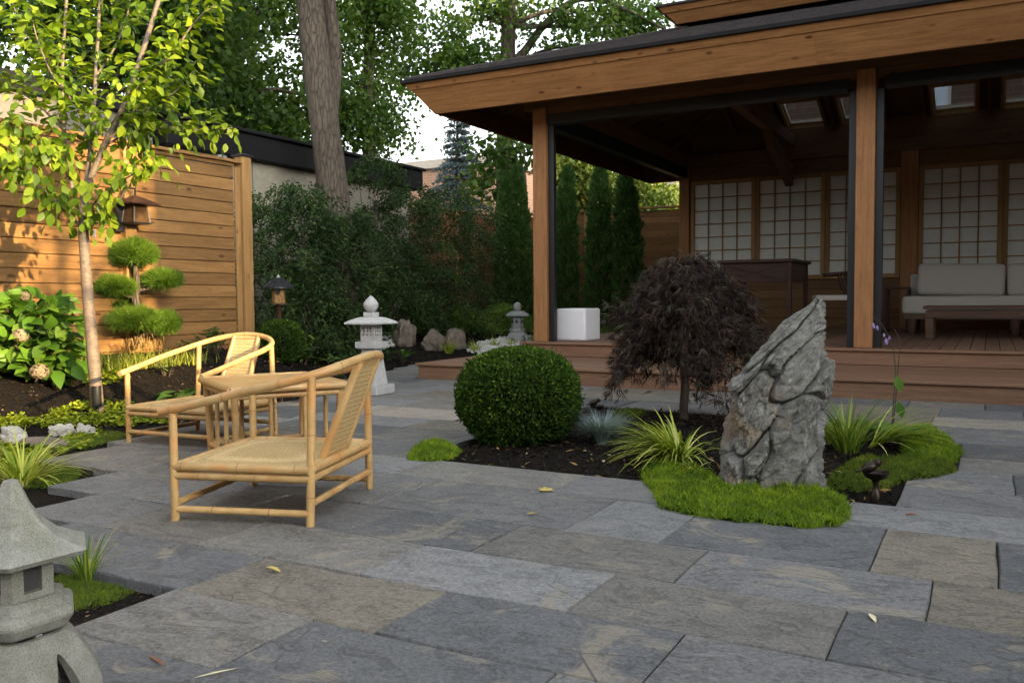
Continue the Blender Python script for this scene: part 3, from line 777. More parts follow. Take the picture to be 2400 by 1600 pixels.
hipcap.tube(hp, 0.032, 8).build('hip_cap', M_['shingle'], roof)
box('drip_edge', EX0 - 0.02, EX1 + 0.02, EY0 - 0.025, EY0 + 0.03, EZ - 0.028, EZ + 0.016, M_['black_roof'], roof, 0.003)
box('drip_edge', EX0 - 0.025, EX0 + 0.03, EY0 + 0.032, EY1, EZ - 0.028, EZ + 0.016, M_['black_roof'], roof, 0.003)
# leaning fascia boards
BO, TO = 0.30, 0.055      # inset of the bottom and top of the fascia from the eave edge
def fascia(name, axis, o0, z0, o1, z1, th, mat, splits=()):
    if axis == 'x': lo, hi = EX0, EX1
    else: lo, hi = EY0, EY1
    cuts = [None] + list(splits) + [None]
    for i in range(len(cuts) - 1):
        def P(o, z, end):
            if end == 0: t = lo + o if cuts[i] is None else cuts[i] + 0.001
            else: t = hi - o if cuts[i + 1] is None else cuts[i + 1] - 0.001
            return Vector((t, EY0 + o, z)) if axis == 'x' else Vector((EX0 + o, t, z))
        a = [P(o0, z0, 0), P(o0, z0, 1), P(o0 + th, z0, 1), P(o0 + th, z0, 0), P(o1, z1, 0), P(o1, z1, 1), P(o1 + th, z1, 1), P(o1 + th, z1, 0)]
        MB().hexa(a).build(name, mat, roof)
fascia('fascia_board', 'x', BO, 3.352, 0.085, 3.640, 0.04, M_['fascia'], (-1.62,))
fascia('fascia_board', 'y', BO, 3.352, 0.085, 3.640, 0.04, M_['fascia_y'])
fascia('trim_board', 'x', 0.070, 3.635, 0.025, 3.706, 0.05, M_['fascia'], (-2.4,))
fascia('trim_board', 'y', 0.070, 3.635, 0.025, 3.706, 0.05, M_['fascia_y'])
bkf = MB().hexa([Vector(p) for p in [(EX0 + BO, EY1 - BO - 0.04, 3.352), (EX1, EY1 - BO - 0.04, 3.352), (EX1, EY1 - BO, 3.352), (EX0 + BO, EY1 - BO, 3.352), (EX0 + 0.08, EY1 - 0.12, 3.70), (EX1, EY1 - 0.12, 3.70), (EX1, EY1 - 0.08, 3.70), (EX0 + 0.08, EY1 - 0.08, 3.70)]])
bkf.build('fascia_board', M_['fascia'], roof)
# rafters
def rafter(p, q, w=0.045, h=0.14):
    p, q = Vector(p), Vector(q); d = (q - p).normalized(); s = d.cross(Vector((0, 0, 1))).normalized() * (w / 2); u = Vector((0, 0, -h))
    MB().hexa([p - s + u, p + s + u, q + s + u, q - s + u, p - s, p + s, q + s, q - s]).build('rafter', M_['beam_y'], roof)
E0 = 0.345
for yy in np.arange(EY0 + 0.9, EY1 - 0.6, 0.62):
    d = min(INS, yy - EY0, EY1 - yy) - 0.05
    if d > E0 + 0.1: rafter((EX0 + E0, yy, rz(E0) - 0.034), (EX0 + d, yy, rz(d) - 0.034))
for xx in np.arange(EX0 + 0.9, EX1 - 0.6, 0.62):
    d = min(INS, xx - EX0, EX1 - xx) - 0.05
    if d > E0 + 0.1: rafter((xx, EY0 + E0, rz(E0) - 0.034), (xx, EY0 + d, rz(d) - 0.034))
for xx in (-4.3, -3.48, -2.54, -1.66, -1.05, -0.06, 0.95, 1.6):
    d = min(INS, xx - EX0, EX1 - xx) - 0.05
    rafter((xx, EY1 - E0, rz(E0) - 0.034), (xx, EY1 - d, rz(d) - 0.034))
rafter((EX0 + E0, EY0 + E0, rz(E0) - 0.036), (IX0, IY0, IZ - 0.036), 0.07, 0.18)
rafter((EX0 + E0, EY1 - E0, rz(E0) - 0.036), (IX0, IY1, IZ - 0.036), 0.07, 0.18)
# upper tier
up = MB().box(IX0 + 0.05, IX1 - 0.05, IY0 + 0.05, IY1 - 0.05, IZ - 0.15, IZ + 0.05)
up = MB()
for (a, b, c, d) in ((IX0 + 0.05, IX1 - 0.05, IY0 + 0.05, IY0 + 0.10), (IX0 + 0.05, IX1 - 0.05, IY1 - 0.10, IY1 - 0.05), (IX0 + 0.05, IX0 + 0.10, IY0 + 0.102, IY1 - 0.102), (IX1 - 0.10, IX1 - 0.05, IY0 + 0.102, IY1 - 0.102)):
    up.box(a, b, c, d, IZ - 0.1, IZ + 0.10)
tier = up.build('upper_tier', M_['black_roof'], pav)
UO = 0.14; UZ = IZ + 0.045
ux0, ux1, uy0, uy1 = IX0 - UO, IX1 + UO, IY0 - UO, IY1 + UO
def ufas(o0, z0, o1, z1, th):
    MB().hexa([Vector(p) for p in [(ux0 - o0, uy0 - o0, z0), (ux1 + o0, uy0 - o0, z0), (ux1 + o0 - th, uy0 - o0 + th, z0), (ux0 - o0 + th, uy0 - o0 + th, z0),
                                   (ux0 - o1, uy0 - o1, z1), (ux1 + o1, uy0 - o1, z1), (ux1 + o1 - th, uy0 - o1 + th, z1), (ux0 - o1 + th, uy0 - o1 + th, z1)]]).build('fascia_board', M_['fascia'], tier)
    MB().hexa([Vector(p) for p in [(ux0 - o0, uy1 + o0, z0), (ux0 - o0, uy0 - o0, z0), (ux0 - o0 + th, uy0 - o0 + th, z0), (ux0 - o0 + th, uy1 + o0 - th, z0),
                                   (ux0 - o1, uy1 + o1, z1), (ux0 - o1, uy0 - o1, z1), (ux0 - o1 + th, uy0 - o1 + th, z1), (ux0 - o1 + th, uy1 + o1 - th, z1)]]).build('fascia_board', M_['fascia_y'], tier)
ufas(0.0, UZ, 0.12, UZ + 0.13, 0.03); ufas(0.15, UZ + 0.132, 0.20, UZ + 0.20, 0.05)
o2 = 0.24; zt = UZ + 0.20
cxm = (ux0 + ux1) / 2; cym = (uy0 + uy1) / 2; half = (uy1 - uy0) / 2 + o2
MB().add([(ux0 - o2, uy0 - o2, zt), (ux1 + o2, uy0 - o2, zt), (ux1 + o2, uy1 + o2, zt), (ux0 - o2, uy1 + o2, zt), (ux0 - o2 + half, cym, zt + SL * half), (ux1 + o2 - half, cym, zt + SL * half),
          (ux0 - o2, uy0 - o2, zt + 0.03), (ux1 + o2, uy0 - o2, zt + 0.03), (ux1 + o2, uy1 + o2, zt + 0.03), (ux0 - o2, uy1 + o2, zt + 0.03)],
         [(3, 2, 1, 0), (0, 1, 7, 6), (1, 2, 8, 7), (2, 3, 9, 8), (3, 0, 6, 9), (6, 7, 5, 4), (8, 9, 4, 5), (9, 6, 4), (7, 8, 5)]).build('upper_roof', M_['shingle'], tier)
# skylights in the rear slope
for (a, b) in SKY:
    fr = MB()
    def strip(x0, x1, y0, y1, up_, dn):
        p = [bk(x1, y1), bk(x0, y1), bk(x0, y0), bk(x1, y0)]
        fr.hexa([Vector((q[0], q[1], q[2] - dn)) for q in p] + [Vector((q[0], q[1], q[2] + up_)) for q in p])
    strip(a, a + 0.05, SY0, SY1, 0.06, 0.10); strip(b - 0.05, b, SY0, SY1, 0.06, 0.10)
    strip(a + 0.052, b - 0.052, SY0, SY0 + 0.05, 0.06, 0.10); strip(a + 0.052, b - 0.052, SY1 - 0.09, SY1, 0.06, 0.10)
    sk = fr.build('skylight', M_['shoji_wood'], roof)
    p = [bk(b - 0.053, SY1 - 0.092), bk(a + 0.053, SY1 - 0.092), bk(a + 0.053, SY0 + 0.052), bk(b - 0.053, SY0 + 0.052)]
    MB().hexa([Vector((q[0], q[1], q[2] + 0.02)) for q in p] + [Vector((q[0], q[1], q[2] + 0.028)) for q in p]).build('pane', M_['glass'], sk)
    f2 = MB(); 
    for (x0, x1, y0, y1) in ((a + 0.053, a + 0.08, SY0 + 0.052, SY1 - 0.092), (b - 0.08, b - 0.053, SY0 + 0.052, SY1 - 0.092), (a + 0.081, b - 0.081, SY1 - 0.13, SY1 - 0.092)):
        p = [bk(x1, y1), bk(x0, y1), bk(x0, y0), bk(x1, y0)]
        f2.hexa([Vector((q[0], q[1], q[2] - 0.02)) for q in p] + [Vector((q[0], q[1], q[2] + 0.018)) for q in p])
    f2.build('sash', M_['cream'], sk)
# shoji wall
WY = 16.86
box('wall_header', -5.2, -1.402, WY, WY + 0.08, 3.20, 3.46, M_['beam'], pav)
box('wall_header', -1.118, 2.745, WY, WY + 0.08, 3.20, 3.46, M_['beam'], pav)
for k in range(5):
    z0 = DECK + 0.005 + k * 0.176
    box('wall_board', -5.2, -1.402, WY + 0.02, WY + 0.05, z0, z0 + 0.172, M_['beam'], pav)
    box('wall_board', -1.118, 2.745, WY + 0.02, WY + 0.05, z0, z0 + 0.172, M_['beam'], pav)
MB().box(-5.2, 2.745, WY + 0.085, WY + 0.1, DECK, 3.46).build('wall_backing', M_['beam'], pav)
MB().box(-5.2, 2.745, WY + 0.11, WY + 0.13, 3.705, rz(EY1 - WY - 0.12) - 0.05).build('gable_board', M_['beam'], pav)
def shoji(x0, x1):
    z0, z1 = 1.26, 3.195; fw = 0.075
    p = MB().box(x0 + fw, x1 - fw, WY + 0.05, WY + 0.055, z0 + fw, z1 - fw).build('shoji_screen', M_['shoji_wood'], pav)
    box('stile', x0, x0 + fw, WY, WY + 0.045, z0, z1, M_['shoji_wood'], p); box('stile', x1 - fw, x1, WY, WY + 0.045, z0, z1, M_['shoji_wood'], p)
    box('rail', x0 + fw + 0.001, x1 - fw - 0.001, WY, WY + 0.045, z0, z0 + fw, M_['shoji_wood'], p); box('rail', x0 + fw + 0.001, x1 - fw - 0.001, WY, WY + 0.045, z1 - fw, z1, M_['shoji_wood'], p)
    nx_, nz_ = 4, 7; w = (x1 - x0 - 2 * fw) / nx_; h = (z1 - z0 - 2 * fw) / nz_
    for i in range(1, nx_): box('lattice_bar', x0 + fw + i * w - 0.011, x0 + fw + i * w + 0.011, WY + 0.012, WY + 0.034, z0 + fw, z1 - fw, M_['shoji_wood'], p, 0.002)
    for j in range(1, nz_): box('lattice_bar', x0 + fw, x1 - fw, WY + 0.014, WY + 0.036, z0 + fw + j * h - 0.010, z0 + fw + j * h + 0.010, M_['shoji_wood'], p, 0.002)
    for i in range(nx_):
        for j in range(nz_):
            box('paper_pane', x0 + fw + i * w + 0.001, x0 + fw + (i + 1) * w - 0.001, WY + 0.0375, WY + 0.042, z0 + fw + j * h + 0.001, z0 + fw + (j + 1) * h - 0.001, M_['paper'], p, 0)
for i in range(3): shoji(-5.19 + i * 1.263, -5.19 + (i + 1) * 1.263 - 0.006)
for i in range(3): shoji(-1.115 + i * 1.286, -1.115 + (i + 1) * 1.286 - 0.006)
# ------------------------------------------------------------------ fences
FX = -8.2
fence = thing('wooden_fence', 'tall golden horizontal board fence behind the young green tree', 'fence', (FX, 5.5, 0.2))
nb = 17
for (ya, yb) in ((0.4, 2.55), (2.69, 6.28), (6.42, 7.88)):
    for k in range(nb):
        z0 = 0.12 + k * 0.1445
        j = random.uniform(-0.003, 0.003)
        box('board', FX - 0.012 + j, FX + 0.012 + j, ya, yb, z0, z0 + 0.1365, M_['fence'], fence, 0.006)
    box('gap_blocker', FX - 0.03, FX - 0.017, ya, yb, 0.10, 2.575, M_['fence_far'], fence, 0)  # added dark sheet, stops light showing through the board gaps
    box('rail', FX - 0.03, FX + 0.03, ya, yb, 2.579, 2.625, M_['fence'], fence, 0.004)
for (ya, w) in ((2.55, 0.14), (6.28, 0.14), (7.97, 0.15)):
    box('post', FX - 0.075, FX + 0.075, ya, ya + w, 0.05, 2.72 if ya > 7 else 2.60, M_['fencepost'], fence, 0.005)
box('trim_board', FX + 0.014, FX + 0.036, 7.882, 7.965, 0.15, 2.577, M_['fencepost'], fence, 0.003)
box('cap_rail', FX - 0.07, FX + 0.075, 0.4, 7.965, 2.626, 2.662, M_['fence'], fence, 0.005)
pc = MB().box(FX - 0.095, FX + 0.095, 7.95, 8.14, 2.721, 2.745); pc.add([(FX - 0.085, 7.96, 2.745), (FX + 0.085, 7.96, 2.745), (FX + 0.085, 8.13, 2.745), (FX - 0.085, 8.13, 2.745), (FX, 8.045, 2.775)], [(0, 1, 4), (1, 2, 4), (2, 3, 4), (3, 0, 4)])
pc.build('post_cap', M_['black'], fence)
FX2 = -10.8
f2 = thing('side_fence', 'dim brown board fence behind the loose cedar hedge, beyond the stucco wall', 'fence', (FX2, 17, 0.1))
for (ya, yb) in ((15.12, 17.0), (17.14, 18.98)):
    for k in range(18):
        z0 = 0.10 + k * 0.156
        box('board', FX2 - 0.012, FX2 + 0.012, ya, yb, z0, z0 + 0.151, M_['fence_far'], f2, 0.004)
box('gap_blocker', FX2 - 0.03, FX2 - 0.016, 15.12, 18.98, 0.08, 2.9, M_['fence_far'], f2, 0)  # added sheet that keeps the gaps between boards dark
for ya in (17.002, 18.982): box('post', FX2 - 0.07, FX2 + 0.07, ya, ya + 0.136, 0, 2.93, M_['fencepost'], f2)
box('cap_rail', FX2 - 0.07, FX2 + 0.08, 15.12, 19.12, 2.932, 2.975, M_['fence_far'], f2)
FY3 = 19.25
f3 = thing('back_fence', 'board fence along the back behind the row of columnar evergreens', 'fence', (-6, FY3, 0.1))
xx = -10.85
while xx < 4.5:
    box('post', xx, xx + 0.14, FY3 - 0.07, FY3 + 0.07, 0, 2.96, M_['fencepost'], f3)
    for k in range(18):
        z0 = 0.12 + k * 0.156
        box('board', xx + 0.142, xx + 2.35, FY3 - 0.012, FY3 + 0.012, z0, z0 + 0.151, M_['fence_x'], f3, 0.004)
    xx += 2.352
box('gap_blocker', -10.7, 5.8, FY3 + 0.016, FY3 + 0.03, 0.1, 2.92, M_['fence_x'], f3, 0)  # added sheet, blocks bright gaps between the back boards
box('cap_rail', -10.9, 5.9, FY3 - 0.075, FY3 + 0.07, 2.962, 3.005, M_['fence_x'], f3)

# ------------------------------------------------------------------ neighbouring buildings
BX = -10.6
st = thing('stucco_building', 'low beige stucco building with black flat roof edge behind the big tree trunk', 'building', (BX - 3, 10, 0))
MB().box(BX - 6, BX, 8.95, 15.05, -0.1, 3.20).build('wall', M_['stucco'], st)
for yy in (10.6, 12.8): box('wall_joint', BX, BX + 0.006, yy, yy + 0.02, 0, 3.2, M_['grey_siding'], st, 0)
rfm = MB().box(BX - 6.3, BX + 0.16, 8.80, 15.30, 3.202, 3.60).build('roof', M_['black_roof'], st, bevel=0.02)
box('coping', BX - 6.35, BX + 0.21, 8.75, 15.36, 3.602, 3.66, M_['black_roof'], rfm, 0.012)
g2 = thing('grey_building', 'grey rendered building end above the board fence, behind the young tree', 'building', (BX - 3, 6, 0))
MB().box(BX - 6, BX - 0.05, -2.0, 8.72, -0.1, 3.55).build('wall', M_['grey_siding'], g2)
r2 = MB().box(BX - 6.2, BX + 0.05, -2.2, 8.74, 3.552, 3.78).build('roof', M_['black_roof'], g2, bevel=0.02)
for yy in (4.4, 6.3):
    w = MB().box(BX - 0.049, BX - 0.03, yy, yy + 1.1, 2.0, 3.1).build('window', M_['dark_hole'], g2)
    box('window_frame', BX - 0.049, BX + 0.0, yy - 0.06, yy, 1.94, 3.16, M_['cream'], w); box('window_frame', BX - 0.049, BX + 0.0, yy + 1.1, yy + 1.16, 1.94, 3.16, M_['cream'], w)
# meter box on the stucco wall
mp = at_x(512, 355, BX)
mt = thing('meter_box', 'small grey utility box with cable on the stucco wall above the fence post', 'utility box', (BX, mp.y, mp.z - 0.12))
box('housing', BX + 0.001, BX + 0.10, mp.y - 0.09, mp.y + 0.09, mp.z - 0.14, mp.z + 0.14, M_['granite'], mt, 0.012)
MB().lathe([(0.05, 0), (0.05, 0.03), (0.03, 0.04)], 14).mesh('dial')
dm = MB().lathe([(0.055, 0), (0.055, 0.03), (0.04, 0.045)], 16).mesh('dial', M_['granite_grey'])
mesh_obj('dial', dm, mt, loc=(BX + 0.10, mp.y, mp.z + 0.03), rot=(0, R(90), 0))
MB().tube([(BX + 0.05, mp.y + 0.02, mp.z + 0.14), (BX + 0.07, mp.y + 0.12, mp.z + 0.3), (BX + 0.03, mp.y + 0.16, mp.z + 0.1), (BX + 0.02, mp.y + 0.1, mp.z - 0.05)], 0.012, 6).build('cable', M_['black'], mt)

def window_set(parent, x0, x1, y, z0, z1, mat=M_['dark_hole']):
    w = MB().box(x0, x1, y - 0.02, y - 0.002, z0, z1).build('window', mat, parent)
    t = 0.08
    for (a, b, c, d) in ((x0 - t, x0, z0 - t, z1 + t), (x1, x1 + t, z0 - t, z1 + t), (x0, x1, z0 - t, z0), (x0, x1, z1, z1 + t), ((x0 + x1) / 2 - 0.03, (x0 + x1) / 2 + 0.03, z0, z1)):
        box('window_frame', a, b, y - 0.06, y - 0.003, c, d, M_['cream'], w, 0.005)
bb = thing('brick_building', 'sunlit orange brick building with pale coping beyond the blue spruce', 'building', (-22, 36, 0))
MB().box(-34, -18.2, 32, 44, -0.1, 6.55).build('wall', M_['brick'], bb)
MB().box(-34.2, -18.0, 31.85, 44.2, 6.552, 6.95).build('coping', M_['cream'], bb, bevel=0.03)
for a in (-21.5, -19.9): window_set(bb, a, a + 1.2, 32, 2.2, 4.2)
bh = thing('brick_house', 'brown brick house glimpsed through the pavilion skylights', 'house', (0, 30, 0))
MB().box(-7.4, 8, 27, 36, -0.1, 8.6).build('wall', M_['brick_brown'], bh)
MB().add([(-7.7, 26.7, 8.602), (8.3, 26.7, 8.602), (8.3, 36.3, 8.602), (-7.7, 36.3, 8.602), (-3.5, 31.5, 10.2), (4, 31.5, 10.2)], [(3, 2, 1, 0), (0, 1, 5, 4), (2, 3, 4, 5), (3, 0, 4), (1, 2, 5)]).build('roof', M_['shingle'], bh)
for a in (-7.0, -2.6, 0.9): window_set(bh, a, a + 1.5, 27, 5.4, 7.5, M_['white_plastic'])
for a in (-7.0, -2.6, 0.9): window_set(bh, a, a + 1.5, 27, 1.4, 3.4, M_['dark_hole'])
ch_ = thing('cream_house', 'cream house wall far behind the back fence beside the yellow tree', 'house', (-14, 46, 0))
MB().box(-22, -9, 46, 54, -0.1, 5.6).build('wall', M_['cream'], ch_)
MB().add([(-22.4, 45.6, 5.602), (-8.6, 45.6, 5.602), (-8.6, 54.4, 5.602), (-22.4, 54.4, 5.602), (-18.5, 50, 7.8), (-12.5, 50, 7.8)], [(3, 2, 1, 0), (0, 1, 5, 4), (2, 3, 4, 5), (3, 0, 4), (1, 2, 5)]).build('roof', M_['grey_siding'], ch_)
for a in (-20, -14.6, -11.8): window_set(ch_, a, a + 1.2, 46, 2.0, 4.0)

# unseen house behind and right of the viewer, added to shade the patio
hs = thing('shade_house', 'unseen brick blocks added behind and right of the viewer to shade the garden', 'house', (5, -8, 0))
HX = 8.1
def block(nm, x0, x1, y0, y1, z, mat=M_['brick_brown']):
    w = MB().box(x0, x1, y0, y1, -0.1, z - 0.25).build(nm, mat, hs)
    MB().box(x0 - 0.15, x1 + 0.15, y0, y1, z - 0.249, z).build('roof_edge', M_['black_roof'], w, bevel=0.01)
    return w
block('garage', HX + 0.15, HX + 8, -5.0, 2.495, 3.2)  # unseen low mass; sun clears it to reach the fence
block('wing', 9.75, 19, 2.5, 7.86, 14.0)  # unseen; height shaped to keep sun off hedge and trees
block('link', 9.75, 15, 7.862, 8.16, 4.45)  # unseen low gap, left to pass a sunbeam to the post
block('wing', 9.75, 19, 8.162, 30, 14.0)
back = block('rear_wing', -15, HX + 8, -14, -5.1, 4.5)  # unseen; height set to dim the pavilion interior
for a in (-12, -8.6, -5.2, -1.8, 1.6, 5.0):
    for z in (0.7,):
        w = MB().box(a, a + 1.6, -5.098, -5.08, z, z + 1.6).build('window', M_['dark_hole'], hs)
        for (x0, x1, z0, z1) in ((a - 0.08, a, z - 0.08, z + 1.68), (a + 1.6, a + 1.68, z - 0.08, z + 1.68), (a, a + 1.6, z - 0.08, z), (a, a + 1.6, z + 1.6, z + 1.68)):
            box('window_frame', x0, x1, -5.098, -5.04, z0, z1, M_['cream'], w)

# ------------------------------------------------------------------ wall lantern on the fence
lp = at_x(318, 500, FX + 0.19)
wl_ = thing('wall_lantern', 'hooded amber wall lantern on a black bracket on the board fence', 'lantern', (FX + 0.015, lp.y, lp.z - 0.2))
box('back_plate', FX + 0.077, FX + 0.10, lp.y - 0.17, lp.y - 0.07, lp.z - 0.20, lp.z + 0.16, M_['black'], wl_, 0.004)
MB().tube([(FX + 0.10, lp.y - 0.12, lp.z + 0.14), (FX + 0.13, lp.y - 0.06, lp.z + 0.27), (FX + 0.19, lp.y, lp.z + 0.26), (FX + 0.19, lp.y, lp.z + 0.19)], 0.012, 8).build('arm', M_['black'], wl_)
def pyr(mb, c, h0, h1, z0, z1, n=4):
    return mb.lathe([(h0 * 1.414, z0), (h1 * 1.414, z1)], n, c, R(45))
c = (FX + 0.19, lp.y, lp.z)
hood = pyr(MB(), c, 0.185, 0.185, 0.085, 0.098); pyr(hood, c, 0.18, 0.02, 0.098, 0.185); hood.build('hood', M_['dark_wood'], wl_)
fr = MB()
for sx, sy in ((-1, -1), (1, -1), (1, 1), (-1, 1)):
    fr.tube([(c[0] + sx * 0.075, c[1] + sy * 0.075, c[2] + 0.083), (c[0] + sx * 0.10, c[1] + sy * 0.10, c[2] - 0.10)], 0.011, 5)
pyr(fr, c, 0.11, 0.11, -0.115, -0.10); fr.build('frame', M_['black'], wl_)
pyr(MB(), c, 0.092, 0.072, -0.098, 0.082).build('shade', M_['amber'], wl_)

# ------------------------------------------------------------------ bamboo furniture
def chair_protos(name, label, loc, rz):
    t = thing(name, label, 'chair', (loc[0], loc[1], 0), rz, 'pair of low bamboo armchairs')
    bam = M_['bamboo']; r = 0.0178; a, b = 0.31, 0.36
    def cane(nm, pts, rad, nodes=True, n=14, smooth_=True):
        pts = [Vector(p) for p in pts]
        # resample and add the small swellings of bamboo nodes
        seg = []; 
        for i in range(len(pts) - 1):
            L = (pts[i + 1] - pts[i]).length; m = max(1, int(L / 0.02))
            for k in range(m): seg.append(pts[i].lerp(pts[i + 1], k / m))
        seg.append(pts[-1]); rr = []
        off = random.uniform(0, 0.25); s = 0
        for i, p in enumerate(seg):
            if i: s += (p - seg[i - 1]).length
            ph = ((s + off) % 0.26)
            rr.append(rad * (1.06 if nodes and ph < 0.02 else 1.0))
        o_ = MB().tube(seg, rr, n).build(nm, bam, t, local=True, smooth=True)
        if nodes:
            s = 0
            for i in range(1, len(seg) - 1):
                s += (seg[i] - seg[i - 1]).length
                if ((s + off) % 0.26) < 0.02:
                    dr = (seg[i + 1] - seg[i - 1]).normalized() * 0.0022
                    MB().tube([seg[i] - dr, seg[i] + dr], rad * 1.075, n).build('node_ring', M_['bamboo_node'], o_, local=True)
    for sx, sy in ((-1, -1), (-1, 1), (1, -1), (1, 1)):
        top = 0.465 if sx < 0 else 0.625
        cane('leg', [(sx * a, sy * b, 0), (sx * a * (1.0 if sx < 0 else 1.02), sy * b * (1.0 if sx < 0 else 0.925), top)], r)
    # curved arm rail
    ctrl = [(-0.375, -0.355, 0.468), (-0.2, -0.362, 0.508), (0.02, -0.365, 0.562), (0.22, -0.355, 0.606), (0.34, -0.318, 0.640), (0.42, -0.225, 0.672), (0.455, -0.10, 0.692), (0.462, 0.0, 0.697)]
    ctrl = ctrl + [(x, -y, z) for x, y, z in ctrl[-2::-1]]
    P = [Vector(p) for p in ctrl]; S = []
    for i in range(len(P) - 1):
        p0, p1, p2, p3 = P[max(i - 1, 0)], P[i], P[i + 1], P[min(i + 2, len(P) - 1)]
        for k in range(5):
            u = k / 5
            S.append(0.5 * ((2 * p1) + (p2 - p0) * u + (2 * p0 - 5 * p1 + 4 * p2 - p3) * u * u + (3 * p1 - p0 - 3 * p2 + p3) * u ** 3))
    S.append(P[-1]); cane('arm_rail', S, 0.0185)
    # seat frame, two stacked rails a side, and low stretchers
    for z, rr in ((0.236, 0.019), (0.197, 0.0165)):
        cane('seat_rail', [(-a, -b, z), (a, -b, z)], rr); cane('seat_rail', [(-a, b, z), (a, b, z)], rr)
        cane('seat_rail', [(-a, -b, z), (-a, b, z)], rr); cane('seat_rail', [(a, -b, z), (a, b, z)], rr)
    for p, q in (((-a, -b, 0.052), (a, -b, 0.052)), ((-a, b, 0.052), (a, b, 0.052)), ((-a, -b, 0.075), (-a, b, 0.075)), ((a, -b, 0.092), (a, b, 0.092))):
        cane('stretcher', [p, q], 0.0155)
    # woven seat, slightly domed
    n = 12; V = []; F = []
    for j in range(n + 1):
        for i in range(n + 1):
            u, v = i / n * 2 - 1, j / n * 2 - 1
            V.append((u * (a - 0.012), v * (b - 0.012), 0.243 + 0.016 * (1 - u ** 4) * (1 - v ** 4)))
    for j in range(n):
        for i in range(n):
            k = j * (n + 1) + i; F.append((k, k + 1, k + n + 2, k + n + 1))
    me = bpy.data.meshes.new('woven_seat'); me.from_pydata(V, [], F); me.polygons.foreach_set('use_smooth', np.ones(len(F), bool)); me.materials.append(M_['cane']); me.update()
    mesh_obj('woven_seat', me, t, True)
    # back panel
    w0, w1 = 0.125, 0.105; p0, p1 = Vector((0.262, 0, 0.245)), Vector((0.44, 0, 0.685))
    bp = MB().hexa([p0 + Vector((0, -w0, 0)), p0 + Vector((0.02, -w0, 0)), p0 + Vector((0.02, w0, 0)), p0 + Vector((0, w0, 0)),
                    p1 + Vector((0, -w1, 0)), p1 + Vector((0.02, -w1, 0)), p1 + Vector((0.02, w1, 0)), p1 + Vector((0, w1, 0))]).build('back_panel', M_['cane'], t, local=True)
    for s in (-1, 1):
        q0 = p0 + Vector((0.01, s * (w0 + 0.006), 0.0)); q1 = p1 + Vector((0.01, s * (w1 + 0.006), 0.0))
        MB().tube([q0, q0.lerp(q1, 0.3), q0.lerp(q1, 0.6), q1], 0.0185, 12).build('back_post', bam, t, local=True, smooth=True)
    for f in (0.03, 0.95):
        q = p0.lerp(p1, f); w = w0 + (w1 - w0) * f
        MB().tube([q + Vector((0.01, -w, 0)), q + Vector((0.01, w, 0))], 0.012, 8).build('back_rail', bam, t, local=True, smooth=True)
    return t
chair_protos('bamboo_armchair', 'nearer low bamboo armchair seen from its side, wholly in the open', (-2.89, 3.02), R(18))
chair_protos('bamboo_armchair', 'farther low bamboo armchair facing the viewer, beside the flower bed', (-4.72, 4.22), R(94))
tb = thing('bamboo_table', 'low square bamboo side table standing between the two bamboo armchairs', 'table', (-3.74, 3.86, 0), R(-31))
TH = 0.470; ha, hb = 0.385, 0.315
MB().box(-ha, ha, -hb, hb, TH - 0.02, TH + 0.004).build('tabletop', M_['bamboo'], tb, local=True, bevel=0.004)
for p, q in (((-ha, -hb), (ha, -hb)), ((ha, -hb), (ha, hb)), ((ha, hb), (-ha, hb)), ((-ha, hb), (-ha, -hb))):
    MB().tube([(p[0] * 1.03, p[1] * 1.03, TH - 0.008), (q[0] * 1.03, q[1] * 1.03, TH - 0.008)], 0.021, 12).build('edge_cane', M_['bamboo'], tb, local=True, smooth=True)
    MB().tube([(p[0] * 0.94, p[1] * 0.94, TH - 0.048), (q[0] * 0.94, q[1] * 0.94, TH - 0.048)], 0.017, 12).build('apron_cane', M_['bamboo'], tb, local=True, smooth=True)
    MB().tube([(p[0] * 0.9, p[1] * 0.9, 0.07), (q[0] * 0.9, q[1] * 0.9, 0.07)], 0.015, 12).build('stretcher', M_['bamboo'], tb, local=True, smooth=True)
    for f in (0.33, 0.66):
        a = Vector((p[0] * 0.92, p[1] * 0.92, 0.08)).lerp(Vector((q[0] * 0.92, q[1] * 0.92, 0.08)), f)
        MB().tube([a, a + Vector((0, 0, TH - 0.13))], 0.013, 10).build('spindle', M_['bamboo'], tb, local=True, smooth=True)
for sx in (-1, 1):
    for sy in (-1, 1):
        MB().tube([(sx * ha * 0.9, sy * hb * 0.9, 0), (sx * ha * 0.95, sy * hb * 0.95, TH - 0.02)], 0.0195, 12).build('leg', M_['bamboo'], tb, local=True, smooth=True)

# ------------------------------------------------------------------ stone lanterns
def sq_loft(mb, c, prof, rot=0.0):
    return mb.lathe([(h * 1.41421, z) for h, z in prof], 4, c, rot + R(45))
GX, GY = -5.44, 7.02
gl_ = thing('stone_lantern', 'pale square granite lantern with drop finial standing on the patio edge behind the chairs', 'stone lantern', (GX, GY, 0))
c = (GX, GY, 0); rt = R(3)
sq_loft(MB(), c, [(0.165, 0.0), (0.165, 0.09)], rt).build('base_slab', M_['granite'], gl_, bevel=0.006)
sq_loft(MB(), c, [(0.115, 0.0905), (0.073, 0.445)], rt).build('pedestal', M_['granite'], gl_, bevel=0.005)
sq_loft(MB(), c, [(0.085, 0.4455), (0.118, 0.462), (0.118, 0.525)], rt).build('platform', M_['granite'], gl_, bevel=0.004)
lb = sq_loft(MB(), c, [(0.060, 0.5255), (0.060, 0.695)], rt).build('light_box', M_['dark_hole'], gl_)
s_ = 0.0775; z0, z1 = 0.526, 0.697
rm = Matrix.Translation(Vector(c)) @ Matrix.Rotation(rt, 4, 'Z')
